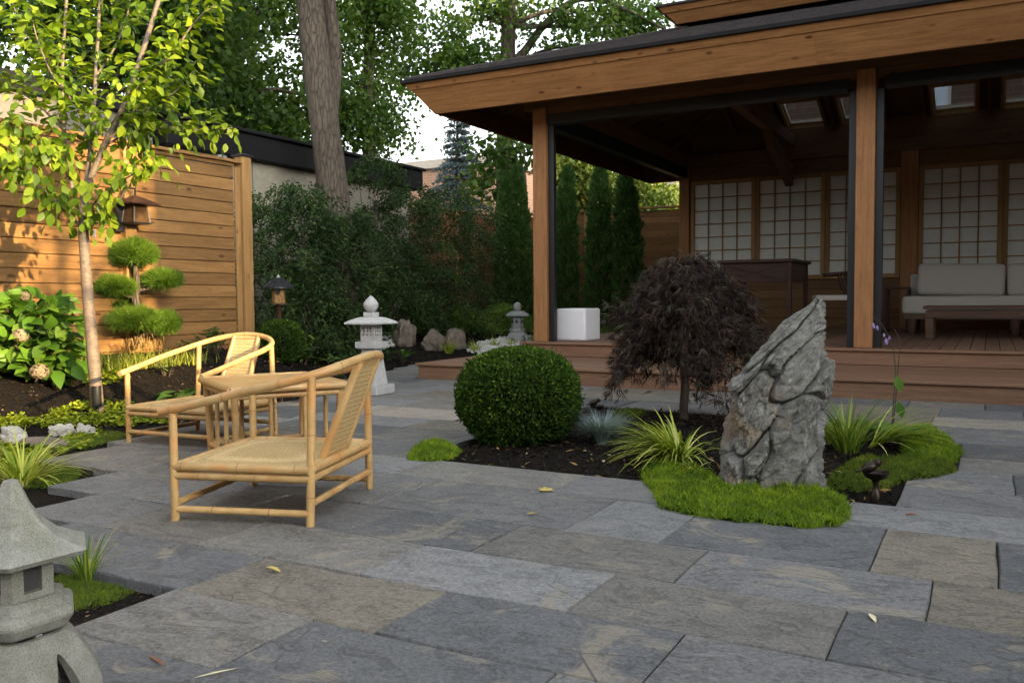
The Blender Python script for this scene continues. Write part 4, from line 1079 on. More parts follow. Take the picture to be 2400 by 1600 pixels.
for fi in range(4):
    g = MB(); m = rm @ Matrix.Rotation(fi * R(90), 4, 'Z')
    rows = [z0, 0.585, 0.601, 0.618, 0.634, 0.651, 0.667, z1]       # solid, hole, solid ...
    cols_ = [-s_, -0.048, -0.030, -0.009, 0.009, 0.030, 0.048, s_]
    e = 0.0 if fi % 2 == 0 else 0.0
    for i in range(7):
        for j in range(7):
            if i % 2 == 1 and j % 2 == 1: continue
            x0_, x1_ = cols_[i], cols_[i + 1]
            if fi % 2 == 1:
                x0_ = max(x0_, -s_ + 0.0165); x1_ = min(x1_, s_ - 0.0165)
                if x1_ <= x0_: continue
            g.box(x0_, x1_, -s_, -s_ + 0.016, rows[j], rows[j + 1], m)
    g.build('lattice_wall', M_['granite'], lb)
prof = [(0.190, 0.700), (0.192, 0.716)] + [(0.192 * (1 - t) + 0.05 * t, 0.716 + 0.055 * math.sin(t * math.pi / 2)) for t in np.linspace(0.15, 1, 6)]
sq_loft(MB(), c, prof, rt).build('roof', M_['granite'], gl_)
sq_loft(MB(), c, [(0.056, 0.772), (0.056, 0.818)], rt).build('collar', M_['granite'], gl_, bevel=0.003)
MB().lathe([(0.035, 0.8185), (0.055, 0.838), (0.076, 0.875), (0.074, 0.905), (0.052, 0.94), (0.022, 0.968), (0.002, 0.985)], 24, c).build('finial', M_['granite'], gl_, smooth=True)

def arch_skirt(mb, c, r0, r1, h, n=6, seg=16, arch_h=0.7, arch_w=0.62, t=0.12, rows=12, rot=0.0):
    """domed six-legged base with arched openings, as a thick shell"""
    N = n * seg; pts = {}
    def rad(z): u = z / h; return r0 + (r1 - r0) * (u ** 2.2)
    for shell, k in ((0, 1.0), (1, 1.0 - t)):
        for i in range(N):
            a = 2 * math.pi * i / N; loc = abs((i % seg) / seg * 2 - 1)
            zc = 0.0 if loc >= arch_w else arch_h * h * (1 - (loc / arch_w) ** 1.7)
            flat = math.cos(math.pi / n) / math.cos((a % (2 * math.pi / n)) - math.pi / n)
            for j in range(rows + 1):
                z = zc + (h - zc) * j / rows
                r = rad(z) * k * (0.6 + 0.4 * flat) * (1.0 + 0.04 * loc * loc)
                pts[(shell, j, i)] = len(mb.v); mb.v.append((c[0] + r * math.cos(a + rot), c[1] + r * math.sin(a + rot), c[2] + z))
    for i in range(N):
        i2 = (i + 1) % N
        for j in range(rows):
            mb.f.append((pts[(0, j, i)], pts[(0, j, i2)], pts[(0, j + 1, i2)], pts[(0, j + 1, i)]))
            mb.f.append((pts[(1, j, i2)], pts[(1, j, i)], pts[(1, j + 1, i)], pts[(1, j + 1, i2)]))
        mb.f.append((pts[(0, 0, i)], pts[(1, 0, i)], pts[(1, 0, i2)], pts[(0, 0, i2)]))
        mb.f.append((pts[(0, rows, i2)], pts[(1, rows, i2)], pts[(1, rows, i)], pts[(0, rows, i)]))
    return mb
# small lantern by the pavilion
p = on_g(1213, 802); LZ = p.z - 0.015
sl_ = thing('stone_lantern', 'small grey round-roofed stone lantern on white gravel beside the pavilion post', 'stone lantern', (p.x, p.y, LZ))
c = (p.x, p.y, LZ); ls = (Vector(p) - Vector(EYE)).dot(Vector((-0.479, 0.877, 0))) / 17.1
arch_skirt(MB(), c, 0.24 * ls, 0.15 * ls, 0.22 * ls).build('legs', M_['granite_grey'], sl_, smooth=True)
MB().lathe([(r_ * ls, z_ * ls) for r_, z_ in [(0.13, 0.21), (0.165, 0.225), (0.165, 0.285), (0.13, 0.295)]], 6, c, R(20)).build('platform', M_['granite_grey'], sl_, bevel=0.008)
lbx = MB().lathe([(r_ * ls, z_ * ls) for r_, z_ in [(0.125, 0.296), (0.12, 0.52)]], 6, c, R(20)).build('light_box', M_['granite_grey'], sl_, bevel=0.006)
for k in range(6):
    a = R(50 + 60 * k); rr = 0.108 * ls
    hm = MB().lathe([(0.028 * ls, 0), (0.028 * ls, 0.006)], 12).mesh('opening', M_['dark_hole'])
    o = bpy.data.objects.new('opening', hm); o.location = (c[0] + rr * math.cos(a), c[1] + rr * math.sin(a), c[2] + 0.42 * ls)
    o.rotation_euler = Vector((math.cos(a), math.sin(a), 0)).to_track_quat('Z', 'Y').to_euler(); link(o, lbx)
MB().lathe([(r_ * ls, z_ * ls) for r_, z_ in [(0.20, 0.521), (0.232, 0.535), (0.225, 0.56), (0.14, 0.615), (0.06, 0.632)]], 24, c).build('roof', M_['granite_grey'], sl_, smooth=True)
MB().lathe([(r_ * ls, z_ * ls) for r_, z_ in [(0.05, 0.633), (0.075, 0.66), (0.078, 0.74), (0.06, 0.775), (0.01, 0.80)]], 18, c).build('finial', M_['granite_grey'], sl_, smooth=True)
# big weathered lantern in the near left corner
c = (-1.985, 1.205, 0.0)
fl_ = thing('stone_lantern', 'large weathered grey lantern with pointed roof in the near left corner', 'stone lantern', c)
ro = R(26)
arch_skirt(MB(), c, 0.188, 0.112, 0.185, arch_h=0.80, arch_w=0.50, t=0.16, seg=32, rows=16, rot=R(-24)).build('legs', M_['granite_front'], fl_, smooth=True)
MB().lathe([(0.092, 0.186), (0.120, 0.196), (0.142, 0.226), (0.137, 0.244), (0.115, 0.252), (0.118, 0.261), (0.094, 0.272)], 6, c, ro).build('platform', M_['granite_front'], fl_, bevel=0.004)
core = MB().lathe([(0.072, 0.273), (0.072, 0.362)], 6, c, ro).build('light_box', M_['dark_hole'], fl_)
for k in range(6):
    m = Matrix.Translation(Vector(c)) @ Matrix.Rotation(ro + R(30 + 60 * k), 4, 'Z')
    ap = 0.094 * math.cos(R(30)); hw = 0.094 * math.sin(R(30))
    g = MB()
    g.box(ap - 0.022, ap, -hw, -hw + 0.026, 0.273, 0.362, m).box(ap - 0.022, ap, hw - 0.026, hw, 0.273, 0.362, m)
    g.box(ap - 0.022, ap, -hw + 0.026, hw - 0.026, 0.273, 0.288, m).box(ap - 0.022, ap, -hw + 0.026, hw - 0.026, 0.352, 0.362, m)
    g.build('window_frame', M_['granite_front'], core)
prof = [(0.112, 0.361), (0.164, 0.364), (0.175, 0.376), (0.148, 0.387), (0.106, 0.407), (0.070, 0.438), (0.043, 0.478), (0.026, 0.518), (0.018, 0.536), (0.003, 0.540)]
MB().lathe(prof, 6, c, ro).build('roof', M_['granite_front'], fl_)

# bird house lantern on a pole
bp_ = at(653, 690, 11.2)
gz = ground_z(bp_.x, bp_.y)
bd = thing('bird_house', 'small wooden bird house with dark ribbed cone roof on a pole before the hedge', 'bird house', (bp_.x, bp_.y, gz))
c = (bp_.x, bp_.y, bp_.z)
MB().tube([(c[0], c[1], gz - 0.05), (c[0], c[1], c[2] - 0.13)], 0.035, 8).build('pole', M_['dark_wood'], bd)
MB().lathe([(0.12, -0.13), (0.12, -0.112)], 8, c).build('tray', M_['grey_wood'], bd)
MB().lathe([(0.085, -0.111), (0.085, 0.085)], 8, c, R(10)).build('body', M_['shoji_wood'], bd, bevel=0.004)
hd = bpy.data.objects.new('entrance_hole', MB().lathe([(0.032, 0), (0.032, 0.012)], 14).mesh('entrance_hole', M_['dark_hole']))
a = R(-52); hd.location = (c[0] + 0.079 * math.cos(a), c[1] + 0.079 * math.sin(a), c[2] + 0.03); hd.rotation_euler = Vector((math.cos(a), math.sin(a), 0)).to_track_quat('Z', 'Y').to_euler(); link(hd, bd)
rfb = MB(); prof = [(0.19, 0.075), (0.185, 0.095), (0.10, 0.165), (0.025, 0.205)]
rfb.lathe(prof, 24, c).build('roof', M_['black'], bd)
for k in range(16):
    a = 2 * math.pi * k / 16
    MB().tube([(c[0] + r * math.cos(a), c[1] + r * math.sin(a), c[2] + z + 0.004) for r, z in prof[1:]], 0.007, 5).build('roof_rib', M_['black'], bd)
MB().lathe([(0.02, 0.2), (0.03, 0.22), (0.008, 0.25), (0.002, 0.265)], 10, c).build('finial', M_['granite_grey'], bd)

# ------------------------------------------------------------------ things on the deck
p = on_z(1347, 800, DECK); 
cw = 0.30
cb = MB().box(-0.27, 0.27, -0.27, 0.27, 0.0, 0.50).mesh('light_cube', M_['white_plastic'], 0.045, True, 4)
q = at_y(1356, 796, 11.05)
cu = mesh_obj('light_cube', cb, loc=(q.x, 11.05, DECK + 0.001), rot=(0, 0, R(-4)))
cu.scale = (0.84, 0.84, 0.88)
tag(cu, 'white rounded plastic cube light standing on the deck beside the corner post', 'cube light')

def rbox(name, x0, x1, y0, y1, z0, z1, mat, parent, r=0.05, local=False, rot=(0, 0, 0)):
    me = MB().box(-(x1 - x0) / 2, (x1 - x0) / 2, -(y1 - y0) / 2, (y1 - y0) / 2, -(z1 - z0) / 2, (z1 - z0) / 2).mesh(name, mat, r, True, 4)
    return mesh_obj(name, me, parent, local, ((x0 + x1) / 2, (y0 + y1) / 2, (z0 + z1) / 2), rot)
SYF = 14.45; sx0 = at_y(2113, 700, SYF).x; Z = DECK
sofa = thing('outdoor_sofa', 'grey upholstered sofa with loose back cushions inside the pavilion', 'sofa', (sx0 + 1.4, SYF + 0.5, Z))
rbox('seat_cushion', sx0, sx0 + 2.95, SYF, SYF + 1.05, Z + 0.30, Z + 0.575, M_['fabric'], sofa, 0.07)
box('frame', sx0 + 0.03, sx0 + 2.9, SYF + 0.04, SYF + 1.0, Z + 0.225, Z + 0.298, M_['grey_wood'], sofa)
for k in range(2):
    cx0 = sx0 + 0.17 + k * 1.225
    rbox('back_cushion', cx0, cx0 + 1.205, SYF + 0.62, SYF + 0.88, Z + 0.56, Z + 1.06, M_['fabric'], sofa, 0.09, rot=(R(-9), R(1.5 - 3 * k), 0))
rbox('backrest', sx0 + 0.05, sx0 + 2.9, SYF + 0.93, SYF + 1.06, Z + 0.3, Z + 0.92, M_['fabric'], sofa, 0.04)
for lx in (0.14, 1.5, 2.75):
    for ly in (0.12, 0.92):
        MB().lathe([(0.05, 0.0), (0.075, 0.224)], 12, (sx0 + lx, SYF + ly, Z)).build('leg', M_['grey_wood'], sofa)
CY = 12.75; cx0 = at_y(2163, 730, CY).x
ct = thing('coffee_table', 'long low brown wood coffee table in front of the grey sofa', 'table', (cx0 + 0.9, CY + 0.3, Z))
box('tabletop', cx0, cx0 + 1.9, CY, CY + 0.75, Z + 0.40, Z + 0.445, M_['grey_wood'], ct, 0.006)
box('apron', cx0 + 0.03, cx0 + 1.87, CY + 0.03, CY + 0.72, Z + 0.29, Z + 0.385, M_['grey_wood'], ct, 0.005)
for lx in (0.03, 1.77):
    for ly in (0.03, 0.62): box('leg', cx0 + lx, cx0 + lx + 0.1, CY + ly, CY + ly + 0.1, Z, Z + 0.288, M_['grey_wood'], ct, 0.005)
SY = 14.9; s0 = at_y(2072, 700, SY).x
sd = thing('side_table', 'slim dark side table between the pavilion post and the sofa', 'table', (s0 + 0.2, SY + 0.2, Z))
box('tabletop', s0, s0 + 0.35, SY, SY + 0.5, Z + 0.68, Z + 0.715, M_['dark_wood'], sd)
for lx in (0, 0.31):
    for ly in (0, 0.46): box('leg', s0 + lx, s0 + lx + 0.04, SY + ly, SY + ly + 0.04, Z, Z + 0.679, M_['dark_wood'], sd)
TY = 13.0; tx1 = at_y(1855, 610, TY).x; tx0 = at_y(1688, 610, TY).x; tt = at_y(1855, 606, TY).z
dt = thing('dining_table', 'tall dark wooden table with crossed side panels behind the purple maple', 'table', ((tx0 + tx1) / 2, TY + 0.6, Z))
box('tabletop', tx0 - 0.04, tx1 + 0.04, TY - 0.04, TY + 1.35, tt - 0.045, tt, M_['dark_wood'], dt, 0.006)
box('front_panel', tx0 + 0.06, tx1 - 0.061, TY + 0.02, TY + 0.04, tt - 0.33, tt - 0.046, M_['dark_wood'], dt)
box('side_panel', tx1 - 0.04, tx1 - 0.02, TY + 0.061, TY + 1.24, tt - 0.33, tt - 0.046, M_['dark_wood'], dt)
L = (tx1 - tx0 - 0.12); ang = math.atan2(0.26, L)
for s in (-1, 1):
    o = box('cross_bar', -L / 2, L / 2, -0.006, 0.006, -0.008, 0.008, M_['dark_wood'], dt, 0.001, rot=(0, s * ang, 0)); o.location = ((tx0 + tx1) / 2, TY + 0.012 - 0.013 * (s > 0), tt - 0.19)
    WM[o.name] = Matrix.LocRotScale(o.location, o.rotation_euler, o.scale)
for lx in (tx0, tx1 - 0.06):
    for ly in (TY, TY + 1.25): box('leg', lx, lx + 0.06, ly, ly + 0.06, Z, tt - 0.046, M_['dark_wood'], dt)
def wish_chair(name, label, x, y, rz, s=1.3):
    t = thing(name, label, 'chair', (x, y, Z), rz, 'dark dining chairs in the pavilion'); dw = M_['dark_wood']
    MB().box(-0.24 * s, 0.24 * s, -0.22 * s, 0.22 * s, 0.40 * s, 0.46 * s).build('seat', M_['fabric'], t, local=True, bevel=0.02, seg=2)
    for sx in (-1, 1):
        MB().tube([(sx * 0.21 * s, -0.19 * s, 0), (sx * 0.21 * s, -0.19 * s, 0.41 * s)], 0.022 * s, 8).build('leg', dw, t, local=True)
        MB().tube([(sx * 0.21 * s, 0.24 * s, 0), (sx * 0.22 * s, 0.21 * s, 0.35 * s), (sx * 0.25 * s, 0.12 * s, 0.55 * s), (sx * 0.27 * s, 0.08 * s, 0.69 * s)], 0.021 * s, 8).build('leg', dw, t, local=True, smooth=True)
    MB().tube([(-0.29 * s, -0.10 * s, 0.69 * s), (-0.28 * s, 0.1 * s, 0.70 * s), (-0.16 * s, 0.25 * s, 0.73 * s), (0, 0.29 * s, 0.745 * s), (0.16 * s, 0.25 * s, 0.73 * s), (0.28 * s, 0.1 * s, 0.70 * s), (0.29 * s, -0.10 * s, 0.69 * s)], 0.02 * s, 8).build('arm_rail', dw, t, local=True, smooth=True)
    for sx in (-1, 1):
        MB().tube([(0, 0.22 * s, 0.44 * s), (sx * 0.02 * s, 0.25 * s, 0.55 * s), (sx * 0.10 * s, 0.27 * s, 0.73 * s)], 0.014 * s, 8).build('back_splat', dw, t, local=True, smooth=True)
    return t
wp = at_y(1955, 700, 13.6); wish_chair('dining_chair', 'dark wooden chair with curved rail partly hidden by the right pavilion post', wp.x, 13.6, R(-75))
wp = at_y(1600, 700, 13.2); wish_chair('dining_chair', 'dark wooden chair at the far left end of the tall table, behind the maple crown', wp.x, 13.4, R(80))

# ------------------------------------------------------------------ rocks
def rock_obj(name, c, size, mat, seed, flat=0.0, parent=None, sub=4, amp=0.28, freq=1.3):
    bm = bmesh.new(); bmesh.ops.create_icosphere(bm, subdivisions=sub, radius=1.0)
    o_ = Vector((seed * 13.1, seed * 7.7, seed * 3.3))
    for v in bm.verts:
        n = v.co.normalized(); d = mnoise.multi_fractal(n * freq + o_, 1.0, 2.1, 4) - 0.9
        r = 1 + amp * d * 0.6
        cell = mnoise.voronoi(n * 1.5 + o_)[0]
        r -= amp * 0.9 * (0.5 - min(0.5, cell[1] - cell[0]))
        v.co = Vector((n.x * size[0], n.y * size[1], n.z * size[2])) * r
        if v.co.z < -size[2] * 0.35: v.co.z = -size[2] * 0.35
    me = bpy.data.meshes.new(name); bm.to_mesh(me); bm.free(); me.materials.append(mat)
    me.polygons.foreach_set('use_smooth', np.ones(len(me.polygons), bool)); me.set_sharp_from_angle(angle=R(38)); me.update()
    return mesh_obj(name, me, parent, loc=(c[0], c[1], c[2] + size[2] * 0.3), rot=(0, 0, seed))
for (px, py, w, hgt, zg, s, lab) in ((950, 808, 62, 64, 0.10, 2.3, 'upright brown boulder beside the small leafy hosta, left of its fellow'), (1016, 818, 66, 52, 0.09, 5.1, 'broad brown boulder in the middle of the back bed, right of the upright one'), (1068, 816, 56, 54, 0.10, 9.4, 'sloping dark boulder half hidden by grass tufts in the back bed')):
    q = on_g(px, py); dd = (Vector(q) - Vector(EYE)).length; u = dd / FPX
    tag(rock_obj('boulder', (q.x, q.y, q.z - 0.03), (w * u * 0.55, w * u * 0.45, hgt * u * 0.74), M_['boulder'], s, amp=0.38, freq=1.5), lab, 'boulder', 'boulders in the back bed')
for (px, py, w, hgt, s, lab) in ((30, 1035, 58, 36, 1.3, 'pale rounded stone nearest the left picture edge among lime creepers'), (146, 1020, 54, 30, 4.2, 'pale tan stone beside the black spotlight, middle of three'), (197, 1020, 42, 30, 7.7, 'small whitish stone next to the paving, right of the tan stone')):
    q = on_g(px, py); dd = (Vector(q) - Vector(EYE)).length; u = dd / FPX
    tag(rock_obj('field_stone', (q.x, q.y, q.z - 0.02), (w * u * 0.50, w * u * 0.42, hgt * u * 0.78), M_['pale_stone'], s, sub=4, amp=0.5), lab, 'stone', 'pale stones in the left bed')
q = on_g(105, 1045)
tag(rock_obj('flat_stone', (q.x, q.y, -0.03), (0.26, 0.12, 0.035), M_['boulder'], 3.1, sub=3, amp=0.25), 'flat layered grey stone lying between the pale rounded stones', 'stone')
q = on_g(485, 806)
tag(rock_obj('grey_boulder', (q.x, q.y, q.z - 0.02), (0.30, 0.24, 0.22), M_['boulder'], 6.6, sub=3), 'grey boulder behind the farther bamboo armchair back', 'boulder')
# tall standing rock: stacked cross sections following its leaning silhouette
rk = thing('standing_rock', 'tall jagged grey standing rock on the moss of the island bed', 'rock', (-0.93, 4.42, 0))
SIL = [(1175, 1668, 1935), (1130, 1680, 1930), (1085, 1692, 1926), (1040, 1700, 1924), (1010, 1703, 1916), (980, 1704, 1922), (940, 1706, 1938), (905, 1712, 1950), (880, 1722, 1953), (855, 1745, 1951), (830, 1770, 1948), (805, 1792, 1946), (780, 1812, 1944), (755, 1836, 1940), (735, 1858, 1938), (720, 1884, 1936), (708, 1902, 1930), (700, 1910, 1922)]
SIL = [(y, l - (16 if y < 860 else (10 if y < 1000 else 4)) * (0.4 if y < 740 else 1), r + 5) for (y, l, r) in SIL]
DR = 4.32; fwd = Vector((CAXES[0][2], CAXES[1][2], 0)) * -1; fwd.normalize(); rgt = Vector((fwd.y, -fwd.x, 0))
NH, NA = 230, 230; V = []
ysil = np.array([s[0] for s in SIL][::-1], float); lsil = np.array([s[1] for s in SIL][::-1], float); rsil = np.array([s[2] for s in SIL][::-1], float)
top, bot = 699.0, 1180.0
for j in range(NH + 1):
    yy = bot + (top - bot) * (j / NH)
    l = np.interp(yy, ysil, lsil); r_ = np.interp(yy, ysil, rsil)
    ctr = at((l + r_) / 2, yy, DR); hw = (r_ - l) / 2 * DR / FPX
    th = hw * 0.42 + 0.045 * (1 - j / NH) + 0.02 * min(1, (NH - j) / 12)
    for i in range(NA):
        a = 2 * math.pi * i / NA
        ca, sa = math.cos(a), math.sin(a)
        sx = math.copysign(abs(ca) ** 0.75, ca) * hw; sy = math.copysign(abs(sa) ** 0.75, sa) * th
        p_ = ctr + rgt * sx + fwd * sy
        # strata run steeply from lower left to upper right
        loc = Vector((sx + 0.55 * 0, sy, ctr.z)); s1 = (sx * 0.80 - ctr.z * 0.60); s2 = (sx * 0.60 + ctr.z * 0.80)
        w1 = mnoise.noise(Vector((s1 * 3.2, sy * 3, s2 * 1.3)))
        w2 = mnoise.noise(Vector((s1 * 9 + 4, sy * 6, s2 * 5)))
        rid = mnoise.ridged_multi_fractal(Vector((s1 * 6.5 + 3, sy * 5 + 1, s2 * 2.4)), 1.0, 2.2, 5, 0.9, 2.0)
        q1 = Vector((s1 * 5.4 + 1.0 * w1 + 0.3 * w2, sy * 3, s2 * 1.7 + 0.7 * w1))
        dv, pv = mnoise.voronoi(q1); crack = max(0.0, 1 - (dv[1] - dv[0]) / 0.11)
        face = mnoise.cell(pv[0] * 3.7) - 0.5                       # every plate stands a little differently
        q2 = Vector((s1 * 15 + w1 + 0.3 * w2, sy * 9, s2 * 5.5)); dv2 = mnoise.voronoi(q2)[0]; crack2 = max(0.0, 1 - (dv2[1] - dv2[0]) / 0.12)
        f = mnoise.fractal(Vector((s1 * 34, sy * 26, s2 * 16)), 1.0, 2.0, 5)
        dsp = 0.016 * (rid - 1.0) + 0.034 * face - 0.050 * crack ** 1.2 - 0.014 * crack2 * (0.6 + 0.6 * w2) + 0.014 * f + 0.012 * w1
        dsp *= min(1.0, 0.25 + hw / 0.22)
        n_ = (rgt * (ca * th) + fwd * (sa * hw)); n_.normalize()
        p_ += n_ * dsp
        V.append(p_)
F = [(j * NA + i, j * NA + (i + 1) % NA, (j + 1) * NA + (i + 1) % NA, (j + 1) * NA + i) for j in range(NH) for i in range(NA)]
F.append(tuple(NH * NA + i for i in range(NA)))
me = bpy.data.meshes.new('rock_body'); me.from_pydata(V, [], F); me.materials.append(M_['rock']); me.polygons.foreach_set('use_smooth', np.ones(len(F), bool)); me.set_sharp_from_angle(angle=R(42)); me.update()
mesh_obj('rock_body', me, rk)
# bird baths
def bird_bath(label, c, s, rz):
    t = thing('bird_bath_ornament', label, 'ornament', c, rz, 'small bronze bird baths')
    MB().lathe([(0.030 * s, -0.02), (0.030 * s, 0.03 * s), (0.016 * s, 0.05 * s), (0.014 * s, 0.08 * s), (0.020 * s, 0.10 * s)], 16).build('stem', M_['bronze'], t, local=True, smooth=True)
    MB().lathe([(0.016 * s, 0.10 * s), (0.055 * s, 0.118 * s), (0.072 * s, 0.148 * s), (0.066 * s, 0.148 * s), (0.05 * s, 0.124 * s), (0.004, 0.114 * s)], 24).build('bowl', M_['bronze'], t, local=True, smooth=True)
    bm = bmesh.new()
    def blob(p, r, sc_, ry=0):
        m = Matrix.Translation(Vector(p) * s) @ Matrix.Rotation(ry, 4, 'Y') @ Matrix.Diagonal((*[q * r * s for q in sc_], 1))
        bmesh.ops.create_icosphere(bm, subdivisions=3, radius=1, matrix=m)
    blob((-0.035, 0, 0.172), 0.034, (1.35, 0.85, 0.85), R(-22)); blob((0.008, 0, 0.196), 0.022, (1, 0.9, 1)); blob((-0.082, 0, 0.158), 0.018, (1.9, 0.6, 0.4), R(-20))
    bmesh.ops.create_cone(bm, segments=8, radius1=0.008 * s, radius2=0.001, depth=0.024 * s, matrix=Matrix.Translation(Vector((0.036, 0, 0.195)) * s) @ Matrix.Rotation(R(90), 4, 'Y'))
    me = bpy.data.meshes.new('bird'); bm.to_mesh(me); bm.free(); me.materials.append(M_['bronze']); me.polygons.foreach_set('use_smooth', np.ones(len(me.polygons), bool)); me.update()
    mesh_obj('bird', me, t, True)
q = on_z(2052, 1168, 0.0); bird_bath('small bronze bird bath with a perching bird right of the standing rock', (q.x, q.y, 0.0), 0.86, R(28))
q = on_z(1400, 985, 0.0); bird_bath('small bronze bird bath with a perching bird between boxwood ball and maple', (q.x, q.y, 0.0), 0.80, R(20))
# spotlight
q = on_g(228, 972)
sp = thing('garden_spotlight', 'black cylinder spotlight on a stake at the foot of the young tree', 'spotlight', (q.x, q.y, q.z))
MB().tube([(q.x, q.y, q.z - 0.03), (q.x, q.y, q.z + 0.06)], 0.014, 8).build('stake', M_['black'], sp)
MB().lathe([(0.030, 0.045), (0.036, 0.055), (0.036, 0.215), (0.031, 0.217), (0.030, 0.19), (0.002, 0.188)], 20, (q.x, q.y, q.z + 0.01)).build('housing', M_['black'], sp, smooth=True)
# ------------------------------------------------------------------ trees
def spline(P, m=6):
    P = [Vector(p) for p in P]; S = []
    for i in range(len(P) - 1):
        p0, p1, p2, p3 = P[max(i - 1, 0)], P[i], P[i + 1], P[min(i + 2, len(P) - 1)]
        for k in range(m):
            u = k / m
            S.append(0.5 * ((2 * p1) + (p2 - p0) * u + (2 * p0 - 5 * p1 + 4 * p2 - p3) * u * u + (3 * p1 - p0 - 3 * p2 + p3) * u ** 3))
    S.append(P[-1]); return S
def limb(name, pts, r0, r1, mat, parent, n=10, m=6, wob=0.0):
    S = spline(pts, m); k = len(S) - 1
    rr = [r0 + (r1 - r0) * i / k for i in range(k + 1)]
    if wob:
        for i in range(len(S)):
            rr[i] *= 1 + wob * mnoise.noise(S[i] * 5)
    return MB().tube(S, rr, n).build(name, mat, parent, smooth=True)

# young cherry-like tree in the left bed
tb_ = on_g(227, 962)
DT = (tb_ - Vector(EYE)).dot(fwd)
yt = thing('young_tree', 'young sunlit tree with bright lime leaves in front of the board fence', 'tree', tb_)
U = DT / FPX
def tp(px, py, dd=0.0): return at(px, py, DT + dd)
limb('trunk', [tp(230, 985), tp(227, 940), tp(220, 850), tp(208, 720), tp(199, 600), tp(195, 520), tp(200, 440)], 16.5 * U, 9.5 * U, M_['cherry'], yt, 14, 5, 0.12)
BR = [([(200, 450, 0), (245, 340, -.05), (290, 250, -.1), (325, 150, -.12), (372, 0, -.15), (388, -70, -.15)], 8.0, 4.5),
      ([(198, 460, 0), (214, 330, .08), (224, 180, .15), (232, 40, .2), (238, -80, .2)], 6.0, 3.0),
      ([(195, 520, 0), (165, 420, .05), (150, 300, .1), (146, 170, .12), (156, 0, .1), (160, -80, .1)], 5.5, 3.0),
      ([(192, 535, 0), (150, 490, -.15), (95, 440, -.3), (40, 392, -.4), (0, 362, -.5), (-60, 325, -.6)], 4.2, 1.6),
      ([(292, 245, -.1), (345, 185, -.25), (405, 128, -.35), (450, 60, -.4), (505, 10, -.45)], 4.0, 1.5),
      ([(255, 325, -.07), (330, 270, -.1), (400, 225, -.15), (456, 165, -.2)], 3.5, 1.4),
      ([(240, 345, -.05), (310, 310, .2), (395, 300, .35), (470, 305, .4), (545, 300, .5)], 3.0, 1.0),
      ([(198, 500, 0), (250, 450, -.2), (310, 410, -.35), (365, 390, -.45)], 3.0, 1.0),
      ([(152, 310, .1), (95, 250, .2), (40, 210, .3), (-30, 160, .4)], 3.2, 1.2),
      ([(165, 420, .05), (110, 350, -.15), (60, 310, -.3), (10, 290, -.4)], 3.0, 1.0),
      ([(215, 330, .08), (180, 250, -.15), (130, 190, -.3), (90, 100, -.35), (70, 20, -.4)], 3.2, 1.2),
      ([(224, 180, .15), (270, 110, .3), (300, 30, .4), (310, -60, .4)], 3.0, 1.2),
      ([(146, 170, .12), (90, 120, .35), (50, 60, .5), (20, -20, .6)], 3.0, 1.0),
      ([(214, 330, .08), (260, 290, -.35), (300, 240, -.5), (330, 190, -.6)], 2.6, 1.0),
      ([(197, 540, 0), (235, 500, -.15), (265, 475, -.25)], 2.4, 0.9)]
LP_ = []
for pts, r0, r1 in BR:
    P3 = [tp(*q) for q in pts]
    limb('branch', P3, r0 * U, r1 * U, M_['cherry'], yt, 8, 5)
    S = spline(P3, 10); k = len(S)
    for i in range(int(k * 0.18), k): LP_.append((S[i], (S[min(i + 1, k - 1)] - S[max(i - 1, 0)]).normalized()))
lm = [leaf_mesh('leaf', G_['cherry'], w_, fold=f_, droop=d_) for w_, f_, d_ in ((0.60, 0.12, 0.20), (0.68, 0.20, 0.32), (0.52, 0.28, 0.12))]
cl = []
camv = Vector(EYE)
for _ in range(2650):
    p, d = random.choice(LP_)
    twig = Vector(rng.normal(size=3)); twig.normalize()
    q = p + twig * abs(rng.normal(0.10, 0.085)) + Vector((0, 0, 0.02))
    dn = (twig * 0.55 + Vector((0, 0, -0.55 - 0.4 * random.random())) + d * 0.15 + Vector(rng.normal(size=3)) * 0.18).normalized()
    nrm = Vector((0.35, -0.25, 0.65)) + Vector(rng.normal(size=3)) * 0.75
    if q.z > 2.35 and random.random() < 0.75:      # high leaves lie flat along the twigs
        dn = Vector((twig.x, twig.y, -0.25 + 0.3 * random.random())).normalized(); nrm = Vector((0.1, -0.1, 1)) + Vector(rng.normal(size=3)) * 0.35
    v_ = CAXES.T @ (np.array(q) - EYE); sx_, sy_ = 1200 - v_[0] / v_[2] * FPX, 800 + v_[1] / v_[2] * FPX
    if (262 < sx_ < 372 and 428 < sy_ < 545) or sy_ > 575: continue
    if 200 < sx_ < 380 and abs(sx_ - (200 + (450 - sy_) * 0.385)) < 17 and random.random() < 0.8 and sy_ < 450: q = q + fwd * 0.5
    cl.append((q, dn, nrm, random.uniform(0.06, 0.115)))
cl.sort(key=lambda t: (t[0] - camv).length - 4 * t[3])
for (q, dn, nrm, s) in cl[:300]:
    place_leaf(random.choice(lm), yt, q, dn, nrm, s)
rest = cl[300:]
P = np.array([t[0] for t in rest]); D = unit(np.array([t[1] for t in rest])); Nn = unit(np.array([t[2] for t in rest])); S_ = np.array([t[3] for t in rest])
leaf_obj('crown', P, D, S_, S_ * 0.64, G_['cherry_t'], yt, fold=0.12, N=Nn, stuff=True, oval=True)
# little white tag
MB().box(-0.011, 0.011, -0.001, 0.001, -0.03, 0.03).build('tag', M_['white_plastic'], yt).location = tp(222, 548, -0.12)

